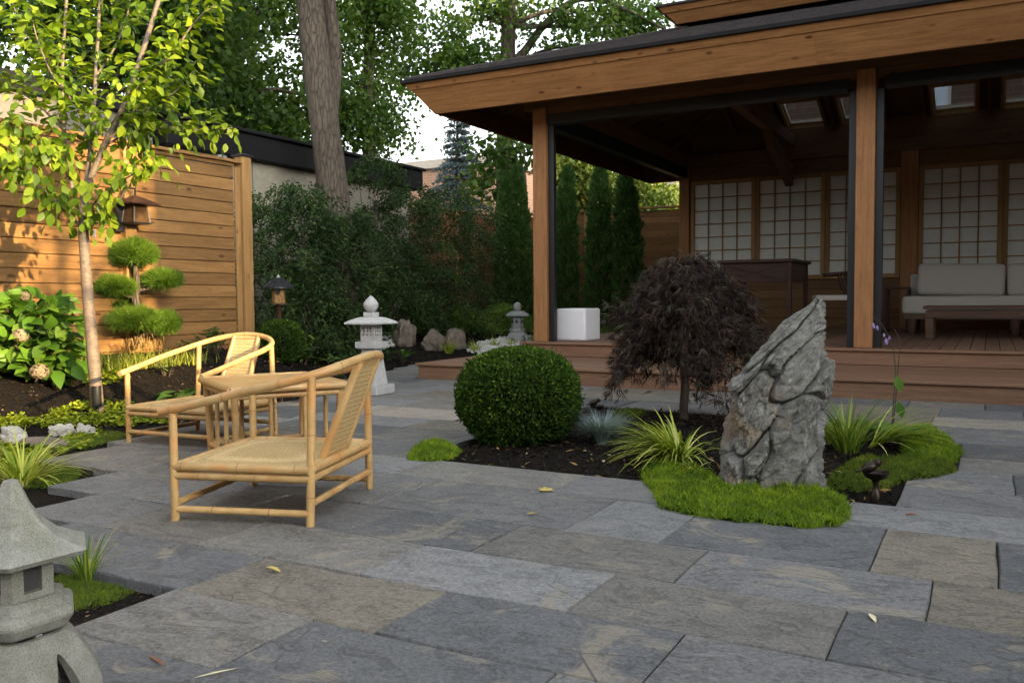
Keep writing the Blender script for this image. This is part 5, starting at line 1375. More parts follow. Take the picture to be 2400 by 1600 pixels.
# broadleaf trees
def broad_tree(name, label, base, trunk_pts, r0, r1, crown, n_clump, n_leaf, leaf, mat, bark, group=None, spread=0.5, limbs=14, cut=None, flat=0.75):
    """crown: list of (centre Vector, (rx,ry,rz)); leaves gather in clumps at branch ends"""
    t = thing(name, label, 'tree', base, 0, group)
    limb('trunk', trunk_pts, r0, r1, bark, t, 14, 6, 0.1)
    C = []
    for i in range(n_clump):
        cc, rr = crown[i % len(crown)]
        while True:
            v = rng.uniform(-1, 1, 3); l = np.linalg.norm(v)
            if l < 1 and l > 0.25: break
        C.append(np.array(cc) + v * np.array(rr))
    C = np.array(C)
    tr = [Vector(p) for p in trunk_pts]
    lb_ = MB()
    for i in rng.choice(len(C), min(limbs, len(C)), replace=False):
        e = Vector(C[i]); s = min(tr[1:], key=lambda q: (q - e).length + max(0, q.z - e.z) * 2)
        m_ = s.lerp(e, 0.5) + Vector(rng.normal(size=3)) * 0.12 * (e - s).length
        S = spline([s, m_, e], 5); k = len(S) - 1
        lb_.tube(S, [r1 * 0.45 * (1 - 0.85 * a / k) + 0.008 for a in range(k + 1)], 6)
    kind(lb_.build('limbs', bark, t, smooth=True), 'stuff')
    idx = rng.integers(0, len(C), n_leaf)
    off = rng.normal(size=(n_leaf, 3)) * spread; off[:, 2] *= flat
    P = C[idx] + off
    D = unit(rng.normal(size=(n_leaf, 3)) * 0.8 + np.array([0, 0, -0.45]))
    ct = rng.random(len(C))
    tint = ct[idx] * 0.55 + rng.random(n_leaf) * 0.45
    if cut is not None:
        keep = np.array([cut(p) for p in P]); P, D, tint = P[keep], D[keep], tint[keep]
    L = rng.uniform(0.7, 1.25, len(P)) * leaf
    leaf_obj('crown', P, D, L, L * 0.72, mat, t, tint, 0.15, stuff=True)
    return t
def ell(px, py, d, wpx, hpx, dep): return (at(px, py, d), (wpx * d / FPX, dep, hpx * d / FPX))
# the big leaning trunk in the hedge
bd_ = 13.6
big = [at(x, y, bd_) for x, y in ((800, 790), (797, 690), (790, 560), (778, 430), (762, 300), (745, 170), (732, 60), (722, -60), (712, -260), (700, -520))]
def not_low(p): return True
broad_tree('maple_tree', 'big rough-barked leaning trunk rising from the hedge beside the stucco building', (big[0].x, big[0].y, 0.1), big, 41 * bd_ / FPX, 27 * bd_ / FPX,
           [ell(640, -420, 13.5, 480, 220, 2.6), ell(900, -300, 14.0, 260, 170, 2.0)], 50, 9000, 0.15, G_['maple'], M_['bark'], 'background trees', 0.42, 10)
MB().tube(spline([at(770, 330, bd_ + 0.1), at(785, 180, bd_ + 0.45), at(783, 100, bd_ + 0.55), at(772, 0, bd_ + 0.6), at(765, -120, bd_ + 0.7)]), 0.105, 10).build('second_stem', M_['bark'], bpy.data.objects['maple_tree'], smooth=True)
d = 21.0
tr = [at(x, y, d) for x, y in ((560, 640), (556, 420), (548, 250), (535, 60), (530, -160))]
broad_tree('maple_tree', 'dense dark green tree behind the stucco building, left of the big trunk', (tr[0].x, tr[0].y, 0), tr, 0.28, 0.14,
           [ell(450, 60, d, 190, 270, 3.0), ell(620, 120, d, 170, 230, 2.6), ell(560, -160, d, 260, 160, 3.0), ell(560, 280, d, 140, 90, 2.2)], 170, 25000, 0.15, G_['maple'], M_['bark_dark'], 'background trees', 0.40, 26)
d = 23.0
tr = [at(x, y, d) for x, y in ((870, 640), (866, 420), (862, 250), (868, 60), (870, -160))]
broad_tree('maple_tree', 'green leafy tree just right of the big trunk, its lowest sprays over the black roof', (tr[0].x, tr[0].y, 0), tr, 0.2, 0.1,
           [ell(850, 130, d, 45, 180, 1.6), ell(840, 300, d, 80, 80, 1.5), ell(890, 20, d, 70, 90, 1.6), ell(880, -160, d, 150, 110, 2.5)], 75, 12000, 0.145, G_['maple'], M_['bark_dark'], 'background trees', 0.36, 18)
d = 26.0
tr = [at(x, y, d) for x, y in ((1188, 640), (1186, 480), (1184, 330), (1188, 200), (1192, 60), (1196, -80), (1200, -300))]
t3 = broad_tree('maple_tree', 'open tree with forked bare trunk against the white sky, above the pavilion eave', (tr[0].x, tr[0].y, 0), tr, 0.33, 0.16,
           [ell(1080, 60, d, 150, 110, 2.0), ell(1240, 0, d, 130, 110, 2.0), ell(1400, 70, d, 130, 60, 1.6), ell(1020, 160, d, 100, 60, 1.4), ell(1120, 170, d, 90, 60, 1.4), ell(1180, -180, d, 330, 120, 3.0), ell(1490, 40, d, 80, 50, 1.2)], 130, 11800, 0.16, G_['maple'], M_['bark_dark'], 'background trees', 0.31, 16)
limb('limb', [at(1190, 160, d), at(1230, 120, d - 0.2), at(1275, 60, d - 0.4), at(1340, 5, d - 0.6), at(1400, 0, d - 0.6), at(1470, 25, d - 0.6), at(1560, 70, d - 0.6)], 0.14, 0.035, M_['bark_dark'], t3)
d = 24.0
tr = [at(x, y, d) for x, y in ((1230, 640), (1228, 480), (1225, 400))]
broad_tree('small_tree', 'small dark round-leaved tree under the eave, left of the corner post', (tr[0].x, tr[0].y, 0), tr, 0.14, 0.08,
           [ell(1165, 360, d, 26, 40, 0.8), ell(1215, 350, d, 40, 50, 0.8), ell(1130, 440, d, 26, 34, 0.7)], 18, 1100, 0.18, G_['maple'], M_['bark_dark'], 'background trees', 0.30, 10)
d = 15.5
tr = [at(x, y, d) for x, y in ((120, 640), (120, 380), (130, 180), (135, -40), (140, -240))]
broad_tree('maple_tree', 'dark tree at the left picture edge behind the young lime tree', (tr[0].x, tr[0].y, 0), tr, 0.2, 0.12,
           [ell(90, 60, d, 200, 140, 2.2), ell(250, 40, d, 140, 160, 2.0), ell(100, -160, d, 280, 120, 2.4), ell(380, 30, d, 90, 170, 1.6)], 110, 17000, 0.13, G_['maple'], M_['bark_dark'], 'background trees', 0.36, 18)
d = 42.0
for (px, py, w, h_, lab) in ((1370, 440, 90, 70, 'yellow-green sunlit tree behind the fence, left of the dark evergreens'), (1500, 470, 80, 60, 'yellow-green sunlit tree far behind the pavilion, near the screen wall'), (1330, 390, 55, 40, 'pale sunlit treetop just right of the corner post')):
    tr = [at(px, 640, d), at(px, 540, d), at(px, py, d)]
    broad_tree('far_tree', lab, (tr[0].x, tr[0].y, 0), tr, 0.25, 0.1, [ell(px, py, d, w, h_, 1.8)], 40, 6000, 0.24, G_['far'], M_['bark_dark'], 'far sunlit trees', 0.45, 10)

# blue spruce
d = 27.0
sb = at(1075, 640, d)
sp_ = thing('blue_spruce', 'blue-grey spruce with drooping tiers in front of the brick building', 'tree', (sb.x, sb.y, 0))
tz = at(1075, 255, d).z
limb('trunk', [(sb.x, sb.y, -0.1), (sb.x, sb.y, tz * 0.5), (sb.x, sb.y, tz)], 0.16, 0.02, M_['bark_dark'], sp_)
P = []; D = []
bl = MB()
for z in np.arange(1.0, tz - 0.1, 0.20):
    rmax = 1.75 * (1 - (z - 0.8) / (tz - 0.6)) + 0.10
    for k in range(15):
        a = rng.uniform(0, 6.28); rr = rmax * rng.uniform(0.6, 1.15)
        pts = [Vector((sb.x + math.cos(a) * rr * u, sb.y + math.sin(a) * rr * u, z + 0.10 * u - 0.35 * rr * u * u)) for u in np.linspace(0.05, 1, 6)]
        bl.tube(pts, [0.02, 0.016, 0.012, 0.01, 0.007, 0.004], 4)
        nn = int(60 * rr) + 12
        for u in rng.uniform(0.15, 1.05, nn):
            i = min(4, int(u * 5)); p = pts[i].lerp(pts[i + 1], u * 5 - i) if u < 1 else pts[5]
            side = Vector((-math.sin(a), math.cos(a), 0)) * rng.normal(0, 0.10 * (1.1 - u) + 0.03)
            P.append(p + side + Vector((0, 0, rng.normal(0, 0.02)))); D.append(Vector((math.cos(a) * 0.8, math.sin(a) * 0.8, 0.1)) + side * 5 + Vector(rng.normal(size=3)) * 0.55)
kind(bl.build('limbs', M_['bark_dark'], sp_), 'stuff')
P = np.array(P); D = unit(np.array(D))
leaf_obj('needles', P, D, rng.uniform(0.08, 0.15, len(P)), 0.04, G_['spruce'], sp_, stuff=True)

# columnar evergreens before the back fence
def arborvitae(px, topy, wpx, y, label, seed):
    b = at_y(px, 700, y); tz_ = at_y(px, topy, y).z; dd = (Vector((b.x, b.y, 0.95)) - camv).dot(fwd); r = wpx / 2 * dd / FPX
    z0 = 0.08; H = tz_ - z0
    t = thing('arborvitae', label, 'tree', (b.x, y, z0), 0, 'columnar evergreens before the back fence')
    limb('trunk', [(b.x, y, z0 - 0.1), (b.x, y, z0 + H * 0.5), (b.x, y, tz_ - 0.1)], 0.05, 0.012, M_['bark_dark'], t, 8)
    n = 9000
    u = rng.random(n) ** 0.9; a = rng.uniform(0, 2 * math.pi, n)
    prof = np.clip(1.25 * np.sqrt(np.clip(1 - u, 0, 1)) * (0.72 + 0.5 * u), 0.0, 1.0) * np.clip(0.55 + u * 5, 0, 1)
    lump = 1 + 0.13 * np.sin(a * 5 + u * 23 + seed) + 0.12 * np.sin(a * 3 - u * 41 + seed * 2) + 0.08 * np.sin(u * 67 + a * 2 + seed * 5)
    rr = r * prof * lump * np.sqrt(rng.uniform(0.45, 1.0, n))
    P = np.stack([b.x + rr * np.cos(a) + math.sin(seed * 2.3) * 0.10 * u * u, y + rr * np.sin(a), z0 + u * H], 1)
    D = unit(np.stack([np.cos(a) * 0.5, np.sin(a) * 0.5, np.full(n, 0.9)], 1) + rng.normal(size=(n, 3)) * 0.28)
    leaf_obj('foliage', P, D, rng.uniform(0.06, 0.13, n), rng.uniform(0.025, 0.05, n), G_['arb'], t, rng.random(n) * 0.75 + 0.25 * (rr / np.maximum(r * prof, 1e-3)), stuff=True)
for px, ty, w, y, lab, s in ((1183, 408, 52, 18.2, 'narrow columnar evergreen, leftmost of the dark row at the fence corner', 1), (1222, 392, 58, 18.4, 'columnar evergreen close to the left side of the corner post', 2), (1326, 393, 62, 18.3, 'columnar evergreen just right of the corner post', 3),
                             (1404, 392, 72, 18.0, 'columnar evergreen above the white cube light', 4), (1474, 402, 76, 17.9, 'columnar evergreen nearest the pavilion screen wall, behind the purple maple', 5)):
    arborvitae(px, ty, w, y, lab, s)

# loose cedar hedge along the stucco wall
def cedar(px, topy, wpx, d, n, label, seed, thin=1.0):
    b = at_x(px, 740, -8.55 if 700 < px < 830 else (-9.75 if topy < 540 else -9.2)); d = (b - camv).dot(fwd); tz_ = at(px, topy, d).z; z0 = ground_z(b.x, b.y) ; H = tz_ - z0; r = wpx / 2 * d / FPX
    t = thing('cedar_shrub', label, 'shrub', (b.x, b.y, z0), 0, 'loose cedar hedge')
    st_ = MB(); ends = []
    for k in range(6):
        a = rng.uniform(0, 6.28); q = rng.uniform(0.1, 0.55) * r
        st_.tube(spline([(b.x, b.y, z0 - 0.05), (b.x + q * 0.5 * math.cos(a), b.y + q * 0.5 * math.sin(a), z0 + H * 0.4), (b.x + q * math.cos(a), b.y + q * math.sin(a), z0 + H * rng.uniform(0.75, 0.97))], 4), [0.016, 0.015, 0.014, 0.012, 0.010, 0.008, 0.006, 0.005, 0.004], 5)
    kind(st_.build('stems', M_['bark_dark'], t), 'stuff')
    nc = 120; n = int(n * 1.15); u = rng.random(nc) ** 0.85; a = rng.uniform(0, 6.28, nc)
    rr = r * np.sqrt(rng.random(nc)) * (1.0 - 0.55 * u ** 2)
    C = np.stack([b.x + rr * np.cos(a), b.y + rr * np.sin(a), z0 + 0.12 + u * (H - 0.12)], 1)
    A = np.stack([np.cos(a), np.sin(a), np.full(nc, -0.1)], 1)
    idx = rng.integers(0, nc, n)
    tt_ = rng.random(n)
    P = C[idx] + A[idx] * (tt_ * 0.34)[:, None] + rng.normal(size=(n, 3)) * np.array([0.06, 0.06, 0.05]) + np.array([0, 0, 1]) * (-0.16 * tt_ ** 2)[:, None]
    D = unit(A[idx] * 0.7 + rng.normal(size=(n, 3)) * 0.55 + np.array([0, 0, -0.35]))
    leaf_obj('foliage', P, D, rng.uniform(0.05, 0.10, n), rng.uniform(0.018, 0.032, n), G_['cedar'], t, 0.6 * rng.random(nc)[idx] + 0.4 * rng.random(n), stuff=True)
for px, ty, w, d, n, lab, s in ((650, 455, 150, 12.0, 7000, 'loose cedar shrub just right of the tall fence post', 1), (715, 430, 150, 12.9, 6500, 'loose cedar shrub in front of the left side of the big trunk', 2), (880, 372, 170, 13.5, 8500, 'tall loose cedar shrub just right of the big trunk', 3),
                                (800, 490, 130, 12.6, 6000, 'short dark cedar shrub at the foot of the big trunk', 7), (960, 440, 160, 14.2, 7500, 'loose cedar shrub under the end of the black roof', 4), (1050, 450, 140, 15.0, 6000, 'loose cedar shrub before the brown side fence', 5), (1120, 480, 110, 15.8, 4200, 'thin cedar shrub at the corner of the back fence', 6),
                                (930, 640, 150, 12.9, 4500, 'low dark cedar shrub behind the square granite lantern', 8), (720, 610, 140, 12.2, 5000, 'low dark cedar shrub behind the bird house', 9), (1035, 620, 150, 14.0, 4500, 'low dark cedar shrub behind the boulders', 10)):
    cedar(px, ty, w, d, n, lab, s)


# unseen tree, added right of the view to dapple sunlight on the fence
gt = [Vector((5.2, 2.45, -0.1)), Vector((5.2, 2.5, 1.6)), Vector((5.15, 2.5, 3.0)), Vector((5.2, 2.45, 5.2))]
broad_tree('dapple_tree', 'unseen slender tree added right of the view to dapple the sun on the fence', (5.2, 2.45, 0), gt, 0.07, 0.03, [(Vector((5.2, 2.1, 4.15)), (0.7, 1.0, 0.95)), (Vector((5.2, 3.0, 4.3)), (0.6, 0.8, 1.0))], 40, 620, 0.14, G_['maple'], M_['bark_dark'], None, 0.16, 16)

# ------------------------------------------------------------------ clipped boxwoods
def box_ball(name, label, c, rx, rzv, n, leaf, group='clipped boxwood balls'):
    gz_ = ground_z(c[0], c[1])
    t = thing(name, label, 'shrub', (c[0], c[1], gz_), 0, group)
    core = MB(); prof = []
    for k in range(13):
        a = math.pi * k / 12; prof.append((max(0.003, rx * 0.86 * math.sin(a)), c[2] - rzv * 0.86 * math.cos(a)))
    core.lathe(prof, 24, (c[0], c[1], 0)).build('inner_twigs', M_['mulch'], t, smooth=True)  # solid dark core behind the leaf shell
    Dn = rdirs(n)
    keep = Dn[:, 2] > -0.93; Dn = Dn[keep]; n = len(Dn)
    lump = np.array([mnoise.noise(Vector(q) * 3.5) for q in Dn]) * 0.055 + np.array([mnoise.noise(Vector(q) * 9) for q in Dn]) * 0.025
    # rounded drum: flatter sides than a sphere
    sup = (np.abs(Dn[:, 0]) ** 2.15 + np.abs(Dn[:, 1]) ** 2.15 + np.abs(Dn[:, 2]) ** 2.15) ** (-1 / 2.15)
    sup = np.minimum(sup, 1.12)
    rad = sup * (1 + lump) * (1 - 0.11 * rng.random(n) ** 1.5) + np.where(rng.random(n) < 0.03, rng.uniform(0.0, 0.09, n), 0.0)
    P = np.array(c) + Dn * np.array([rx, rx, rzv]) * rad[:, None]
    P[:, 2] = np.maximum(P[:, 2], gz_ + 0.005)
    D = unit(Dn * 0.8 + rng.normal(size=(n, 3)) * 0.6 + np.array([0, 0, 0.25]))
    L = rng.uniform(0.7, 1.2, n) * leaf
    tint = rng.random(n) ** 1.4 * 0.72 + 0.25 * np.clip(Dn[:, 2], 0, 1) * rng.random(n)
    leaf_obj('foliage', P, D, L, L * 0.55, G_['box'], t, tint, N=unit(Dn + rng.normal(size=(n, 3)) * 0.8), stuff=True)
    return t
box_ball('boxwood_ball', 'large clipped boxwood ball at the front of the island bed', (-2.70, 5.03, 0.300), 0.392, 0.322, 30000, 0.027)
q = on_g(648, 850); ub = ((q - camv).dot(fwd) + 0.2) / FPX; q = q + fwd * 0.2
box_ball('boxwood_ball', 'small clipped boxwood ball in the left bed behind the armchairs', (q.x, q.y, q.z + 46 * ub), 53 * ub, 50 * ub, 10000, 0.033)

# weeping purple maple
jm_b = on_z(1602, 985, 0.0); JD = (jm_b - camv).dot(fwd)
jm = thing('weeping_maple', 'small weeping purple-leaved maple in the island bed', 'tree', (jm_b.x, jm_b.y, 0))
def jp(px, py, dd=0.0): return at(px, py, JD + dd)
limb('trunk', [jp(1604, 1000), jp(1602, 960), jp(1606, 900), jp(1598, 830), jp(1602, 760), jp(1598, 700)], 0.036, 0.022, M_['bark_dark'], jm, 10, 5, 0.2)
P = []; D = []
brs = MB()
jc = jp(1606, 790); RW = 196 * JD / FPX; ztop = jp(1600, 622).z
for k in range(150):
    a = rng.uniform(0, 6.28); rr = RW * math.sqrt(rng.uniform(0.03, 1.0)) * (1.03 if math.cos(a - 0.4) > 0 else 1.0)
    ho = ztop - 0.36 * (rr / RW) ** 2.6 - rng.uniform(0.0, 0.30) * (0.35 + rr / RW)
    top = Vector((jc.x + rr * 0.6 * math.cos(a), jc.y + rr * 0.6 * math.sin(a), ho + 0.03)); end = Vector((jc.x + rr * math.cos(a), jc.y + rr * math.sin(a), max(0.16, ho - 0.07 - 0.32 * (rr / RW) * rng.random())))
    S = spline([jp(1600, 700), (jp(1600, 690) * 0.45 + top * 0.55) + Vector((0, 0, 0.03)), top, end], 6)
    brs.tube(S, [0.010 - 0.008 * i / (len(S) - 1) for i in range(len(S))], 5)
    m = len(S)
    for i in range(int(m * 0.45), m):
        for _ in range(8):
            P.append(S[i] + Vector(rng.normal(size=3)) * 0.045); D.append((math.cos(a), math.sin(a)))
kind(brs.build('branches', M_['bark_dark'], jm), 'stuff')
P = np.array(P); A = np.array(D); n = len(P)
PP = []; DD = []; TT = []; base_t = rng.random(n)
ld = unit(np.concatenate([A * rng.uniform(0.2, 0.9, (n, 1)), np.full((n, 1), -0.75)], 1) + rng.normal(size=(n, 3)) * 0.30)
sd_ = unit(np.cross(ld, rdirs(n)))
for ang in (-62, -38, -18, 0, 18, 38, 62):
    ca, sa = math.cos(R(ang)), math.sin(R(ang))
    PP.append(P); DD.append(unit(ld * ca + sd_ * sa + rng.normal(size=(n, 3)) * 0.06)); TT.append(base_t)
PP = np.concatenate(PP); DD = np.concatenate(DD); TT = np.concatenate(TT)
LL = rng.uniform(0.05, 0.10, len(PP))
leaf_obj('crown', PP, DD, LL, LL * 0.085, G_['jmaple'], jm, TT, stuff=True)

# niwaki pine with clipped pads
PD = 9.35
pb = at(328, 812, PD)
pn = thing('cloud_pine', 'pine pruned into rounded cloud pads before the board fence', 'tree', (pb.x, pb.y, pb.z))
def pp(px, py, dd=0.0): return at(px, py, PD + dd)
limb('trunk', [pp(328, 815), pp(322, 780), pp(330, 740), pp(318, 700), pp(322, 660), pp(316, 620)], 0.055, 0.026, M_['bark'], pn, 10, 5, 0.25)
PADS = [(314, 604, 50, 34, 0, 0.45), (382, 662, 38, 22, 0.12, 0.2), (268, 678, 40, 22, -0.12, 0.6), (272, 722, 42, 20, 0.15, 0.25), (316, 758, 52, 28, -0.25, 0.65), (388, 766, 26, 30, 0.1, 0.15)]  # last value: how sunlit each pad's needles are painted
for (px, py, w, h_, dd, lit_) in PADS:
    c = pp(px, py, dd); u_ = PD / FPX
    limb('branch', [pp(318, py + 20), pp((px + 318) / 2, py + 14, dd * 0.5), pp(px, py + 6, dd)], 0.020, 0.010, M_['bark'], pn, 8)
    n = int(26 * w)
    Dn = rdirs(n); Dn[:, 2] = np.abs(Dn[:, 2]) * np.where(rng.random(n) < 0.78, 1, -0.35)
    lum_ = np.array([1 + 0.28 * mnoise.noise(Vector(q_) * 2.6 + Vector((px, py, 0))) for q_ in Dn])
    C0 = np.array(c) + Dn * np.array([w * u_, w * u_ * 0.9, h_ * u_]) * (lum_ * rng.uniform(0.55, 1, n) ** 0.6)[:, None]
    dirs = unit(Dn * np.array([0.8, 0.8, 0.5]) + np.array([0, 0, 0.4]) + rng.normal(size=(n, 3)) * 0.45)
    k = 11
    Pn = np.repeat(C0, k, 0); Dd = unit(np.repeat(dirs, k, 0) + rng.normal(size=(n * k, 3)) * 0.5)
    tri_cloud('needle_pad', Pn, Dd, rng.uniform(0.06, 0.12, n * k), 0.0062, G_['pine'], pn, np.clip(rng.random(n * k) * 0.6 + lit_ * 0.6 * np.repeat(np.clip(Dn[:, 2] + 0.3, 0, 1), k), 0, 1))
c = pp(330, 800, -0.25); n = 220
tri_cloud('dry_needles', np.array(c) + rng.normal(size=(n, 3)) * np.array([0.10, 0.08, 0.03]), unit(np.array([0, 0, -1.0]) + rng.normal(size=(n, 3)) * 0.3), rng.uniform(0.06, 0.12, n), 0.007, G_['pine_dead'], pn)

# ------------------------------------------------------------------ leafy plants
hl = [leaf_mesh('leaf', G_['hyd'], 0.70, fold=0.10, droop=0.28), leaf_mesh('leaf', G_['hyd'], 0.62, fold=0.18, droop=0.4)]
hb = at_x(95, 880, -7.25); hz_ = ground_z(hb.x, hb.y)
hy = thing('hydrangea', 'leafy hydrangea bush with faded flower heads at the left picture edge', 'shrub', (hb.x, hb.y, hz_))
HD = (hb - camv).dot(fwd); uh = HD / FPX
hst = MB()
for k in range(300):
    px = rng.normal(78, 62); py = rng.uniform(695, 872)
    if py < 740 and (px < 15 or px > 150): px = rng.uniform(20, 145)
    px = max(-60, min(180, px))
    q = at(px, py, HD + rng.uniform(-0.30, 0.30))
    out = (q - Vector((hb.x, hb.y, q.z - 0.12))); out.normalize()
    dn = (out + Vector((0, 0, -0.25)) + Vector(rng.normal(size=3)) * 0.35)
    place_leaf(random.choice(hl), hy, q, dn, Vector((0.35, -0.45, 0.85)) + Vector(rng.normal(size=3)) * 0.4, rng.uniform(0.12, 0.20))
    if k % 8 == 0: hst.tube(spline([(hb.x + rng.normal() * 0.06, hb.y + rng.normal() * 0.06, hz_ - 0.03), (hb.x * 0.5 + q.x * 0.5, hb.y * 0.5 + q.y * 0.5, q.z * 0.6 + hz_ * 0.4), q], 3), 0.008, 5)
kind(hst.build('stems', M_['bark_dark'], hy), 'stuff')
n = 420; A = rng.uniform(0, 6.28, n); Q = np.array([at(rng.uniform(-60, 178), rng.uniform(735, 885), HD + rng.uniform(-0.28, 0.35)) for _ in range(n)])
leaf_obj('inner_leaves', Q, unit(np.stack([np.cos(A), np.sin(A), np.full(n, -0.2)], 1) + rng.normal(size=(n, 3)) * 0.2), rng.uniform(0.11, 0.17, n), rng.uniform(0.07, 0.11, n), G_['shrub_t'], hy, np.clip(rng.normal(0.75, 0.2, n), 0, 1), N=unit(rng.normal(size=(n, 3)) * 0.4 + np.array([0.3, -0.3, 1.0])), stuff=True, oval=True)
for (px, py, s_) in ((92, 870, 0.070), (48, 786, 0.058), (58, 694, 0.030)):
    c = at(px, py, HD - 0.33); n = 260; Dn = rdirs(n)
    leaf_obj('flower_head', np.array(c) + Dn * s_ * np.array([1, 1, 0.82]), unit(np.cross(Dn, rdirs(n))), 0.030, 0.026, M_['flowerhead'], hy, N=Dn)

def leafy(name, label, px, py, d, wpx, hpx, n, size, mats, group=None, up=0.6, wid=0.38, cat='shrub', parts=True, narrow=0.12):
    b = on_g(px, py)
    if (b - camv).dot(fwd) > d * 1.35:
        b = at(px, py, d); b.z = ground_z(b.x, b.y)
    u_ = (b - camv).dot(fwd) / FPX; size = size * u_ * FPX / d
    t = thing(name, label, cat, b, 0, group)
    lms = [leaf_mesh('leaf', mats, wid, fold=0.12, droop=0.25), leaf_mesh('leaf', mats, wid * 0.85, fold=0.2, droop=0.4)]
    sm = MB(); m = max(3, n // 9)
    tips = []
    for k in range(m):
        q = Vector(b) + rgt * rng.uniform(-0.5, 0.5) * wpx * u_ * 0.85 + fwd * rng.uniform(-0.4, 0.4) * wpx * u_ * 0.8 + Vector((0, 0, hpx * u_ * rng.uniform(0.35, 0.92)))
        sm.tube([(b.x + (q.x - b.x) * 0.25, b.y + (q.y - b.y) * 0.25, b.z - 0.03), (b.x * 0.35 + q.x * 0.65, b.y * 0.35 + q.y * 0.65, b.z + (q.z - b.z) * 0.6), q], 0.0045, 5); tips.append(q)
    kind(sm.build('stems', M_['bark_dark'], t), 'stuff')
    for k in range(n):
        q = tips[k % m]; a = rng.uniform(0, 6.28)
        f_ = 1.0 if k < m * 4 else rng.uniform(0.45, 0.95)
        q = Vector((b.x + (q.x - b.x) * (0.25 + 0.75 * f_), b.y + (q.y - b.y) * (0.25 + 0.75 * f_), b.z + (q.z - b.z) * f_))
        dn = Vector((math.cos(a), math.sin(a), up * f_ + rng.normal() * 0.3))
        place_leaf(random.choice(lms), t, q, dn, Vector((0, 0, 1)) + Vector(rng.normal(size=3)) * 0.3, size * rng.uniform(0.7, 1.15))
    return t
leafy('rhododendron', 'leafy shrub with upright whorls left of the square granite lantern', 778, 820, 10.2, 75, 62, 70, 0.10, G_['shrub'], 'leafy shrubs in the back bed')
leafy('rhododendron', 'leafy shrub with pale new shoots behind the small boxwood ball', 705, 780, 11.8, 70, 70, 60, 0.11, G_['shrub'], 'leafy shrubs in the back bed')
leafy('rhododendron', 'leafy shrub just behind the right side of the square granite lantern', 872, 800, 10.6, 50, 55, 40, 0.10, G_['shrub'], 'leafy shrubs in the back bed')
leafy('rhododendron', 'dark leafy shrub under the bird house', 648, 760, 12.0, 50, 50, 40, 0.11, G_['shrub'], 'leafy shrubs in the back bed')
leafy('azalea', 'dark azalea in front of the right end of the board fence', 505, 775, 9.9, 110, 62, 170, 0.075, G_['shrub'], 'azaleas before the fence')
leafy('azalea', 'spindly azalea sprig standing up near the fence end post', 506, 745, 9.9, 36, 55, 60, 0.07, G_['shrub'], 'azaleas before the fence')
leafy('azalea', 'low azalea between the cloud pine and the far armchair', 445, 785, 9.6, 70, 38, 90, 0.07, G_['shrub'], 'azaleas before the fence')
leafy('groundcover_plant', 'small dark leafy plant in the mulch behind the far armchair arm', 390, 880, 8.0, 60, 38, 50, 0.05, G_['shrub'])
leafy('low_shrub', 'low spreading shrub in dark mulch left of the granite lantern base', 740, 852, 9.4, 80, 26, 50, 0.08, G_['shrub'])
leafy('low_shrub', 'low leafy shrub behind the near armchair back', 560, 850, 9.0, 60, 40, 40, 0.08, G_['shrub'])
leafy('small_hosta', 'small bright green hosta before the upright boulder', 945, 852, 11.2, 46, 36, 14, 0.17, G_['hosta'], up=0.9, wid=0.36, cat='plant')
leafy('leaf_rosette', 'small green rosette beside the granite lantern pedestal', 866, 855, 9.2, 24, 24, 8, 0.10, G_['hosta'], up=0.7, wid=0.4, cat='plant')
leafy('broad_hosta', 'broad-leaved hosta behind the far armchair seat', 425, 945, 6.2, 90, 34, 9, 0.24, G_['hosta'], up=0.45, wid=0.55, cat='plant')
leafy('broad_hosta', 'broad-leaved hosta under the bamboo table', 665, 950, 6.6, 60, 40, 7, 0.18, G_['hosta'], up=0.6, wid=0.42, cat='plant')

# flowering hosta on the island
q = on_z(2085, 1030, 0.02)
fh = thing('flowering_hosta', 'green hosta with two tall lilac flower stalks right of the standing rock', 'plant', (q.x, q.y, 0.0))
lms = [leaf_mesh('leaf', G_['hosta'], 0.55, fold=0.10, droop=0.3)]
for k in range(13):
    a = k * 2.4; place_leaf(lms[0], fh, Vector((q.x, q.y, 0.05)) + Vector((math.cos(a), math.sin(a), 0)) * 0.06, Vector((math.cos(a), math.sin(a), 0.55 + 0.3 * rng.random())), Vector((0, 0, 1)), rng.uniform(0.17, 0.24))
FD = (q - camv).dot(fwd)
for pts in ([(2090, 1000), (2095, 930), (2098, 860), (2088, 800), (2060, 752), (2044, 748)], [(2093, 1000), (2100, 930), (2106, 850), (2108, 800), (2096, 770)]):
    S = [at(x, y, FD) for x, y in pts]; limb('flower_stalk', S, 0.0045, 0.002, M_['stalk'], fh, 6)
for px, py in ((2100, 880), (2103, 940)): place_leaf(lms[0], fh, at(px, py, FD), Vector((0.3, -0.2, -0.8)), Vector((0.2, -1, 0.2)), 0.11)
for px, py, s_ in ((2047, 756, 0.040), (2056, 762, 0.034), (2077, 792, 0.046), (2084, 786, 0.034), (2072, 780, 0.028)):
    pts = at(px, py, FD); place_leaf(leaf_mesh('petal', M_['lilac'], 0.4, fold=0.5, droop=0.1), fh, pts, Vector((0.2, 0, -1)), Vector((0, -1, 0)), s_, 'petal'); place_leaf(leaf_mesh('petal', M_['lilac'], 0.4, fold=0.5), fh, pts, Vector((-0.15, 0, -1)), Vector((0.4, -1, 0)), s_, 'petal')

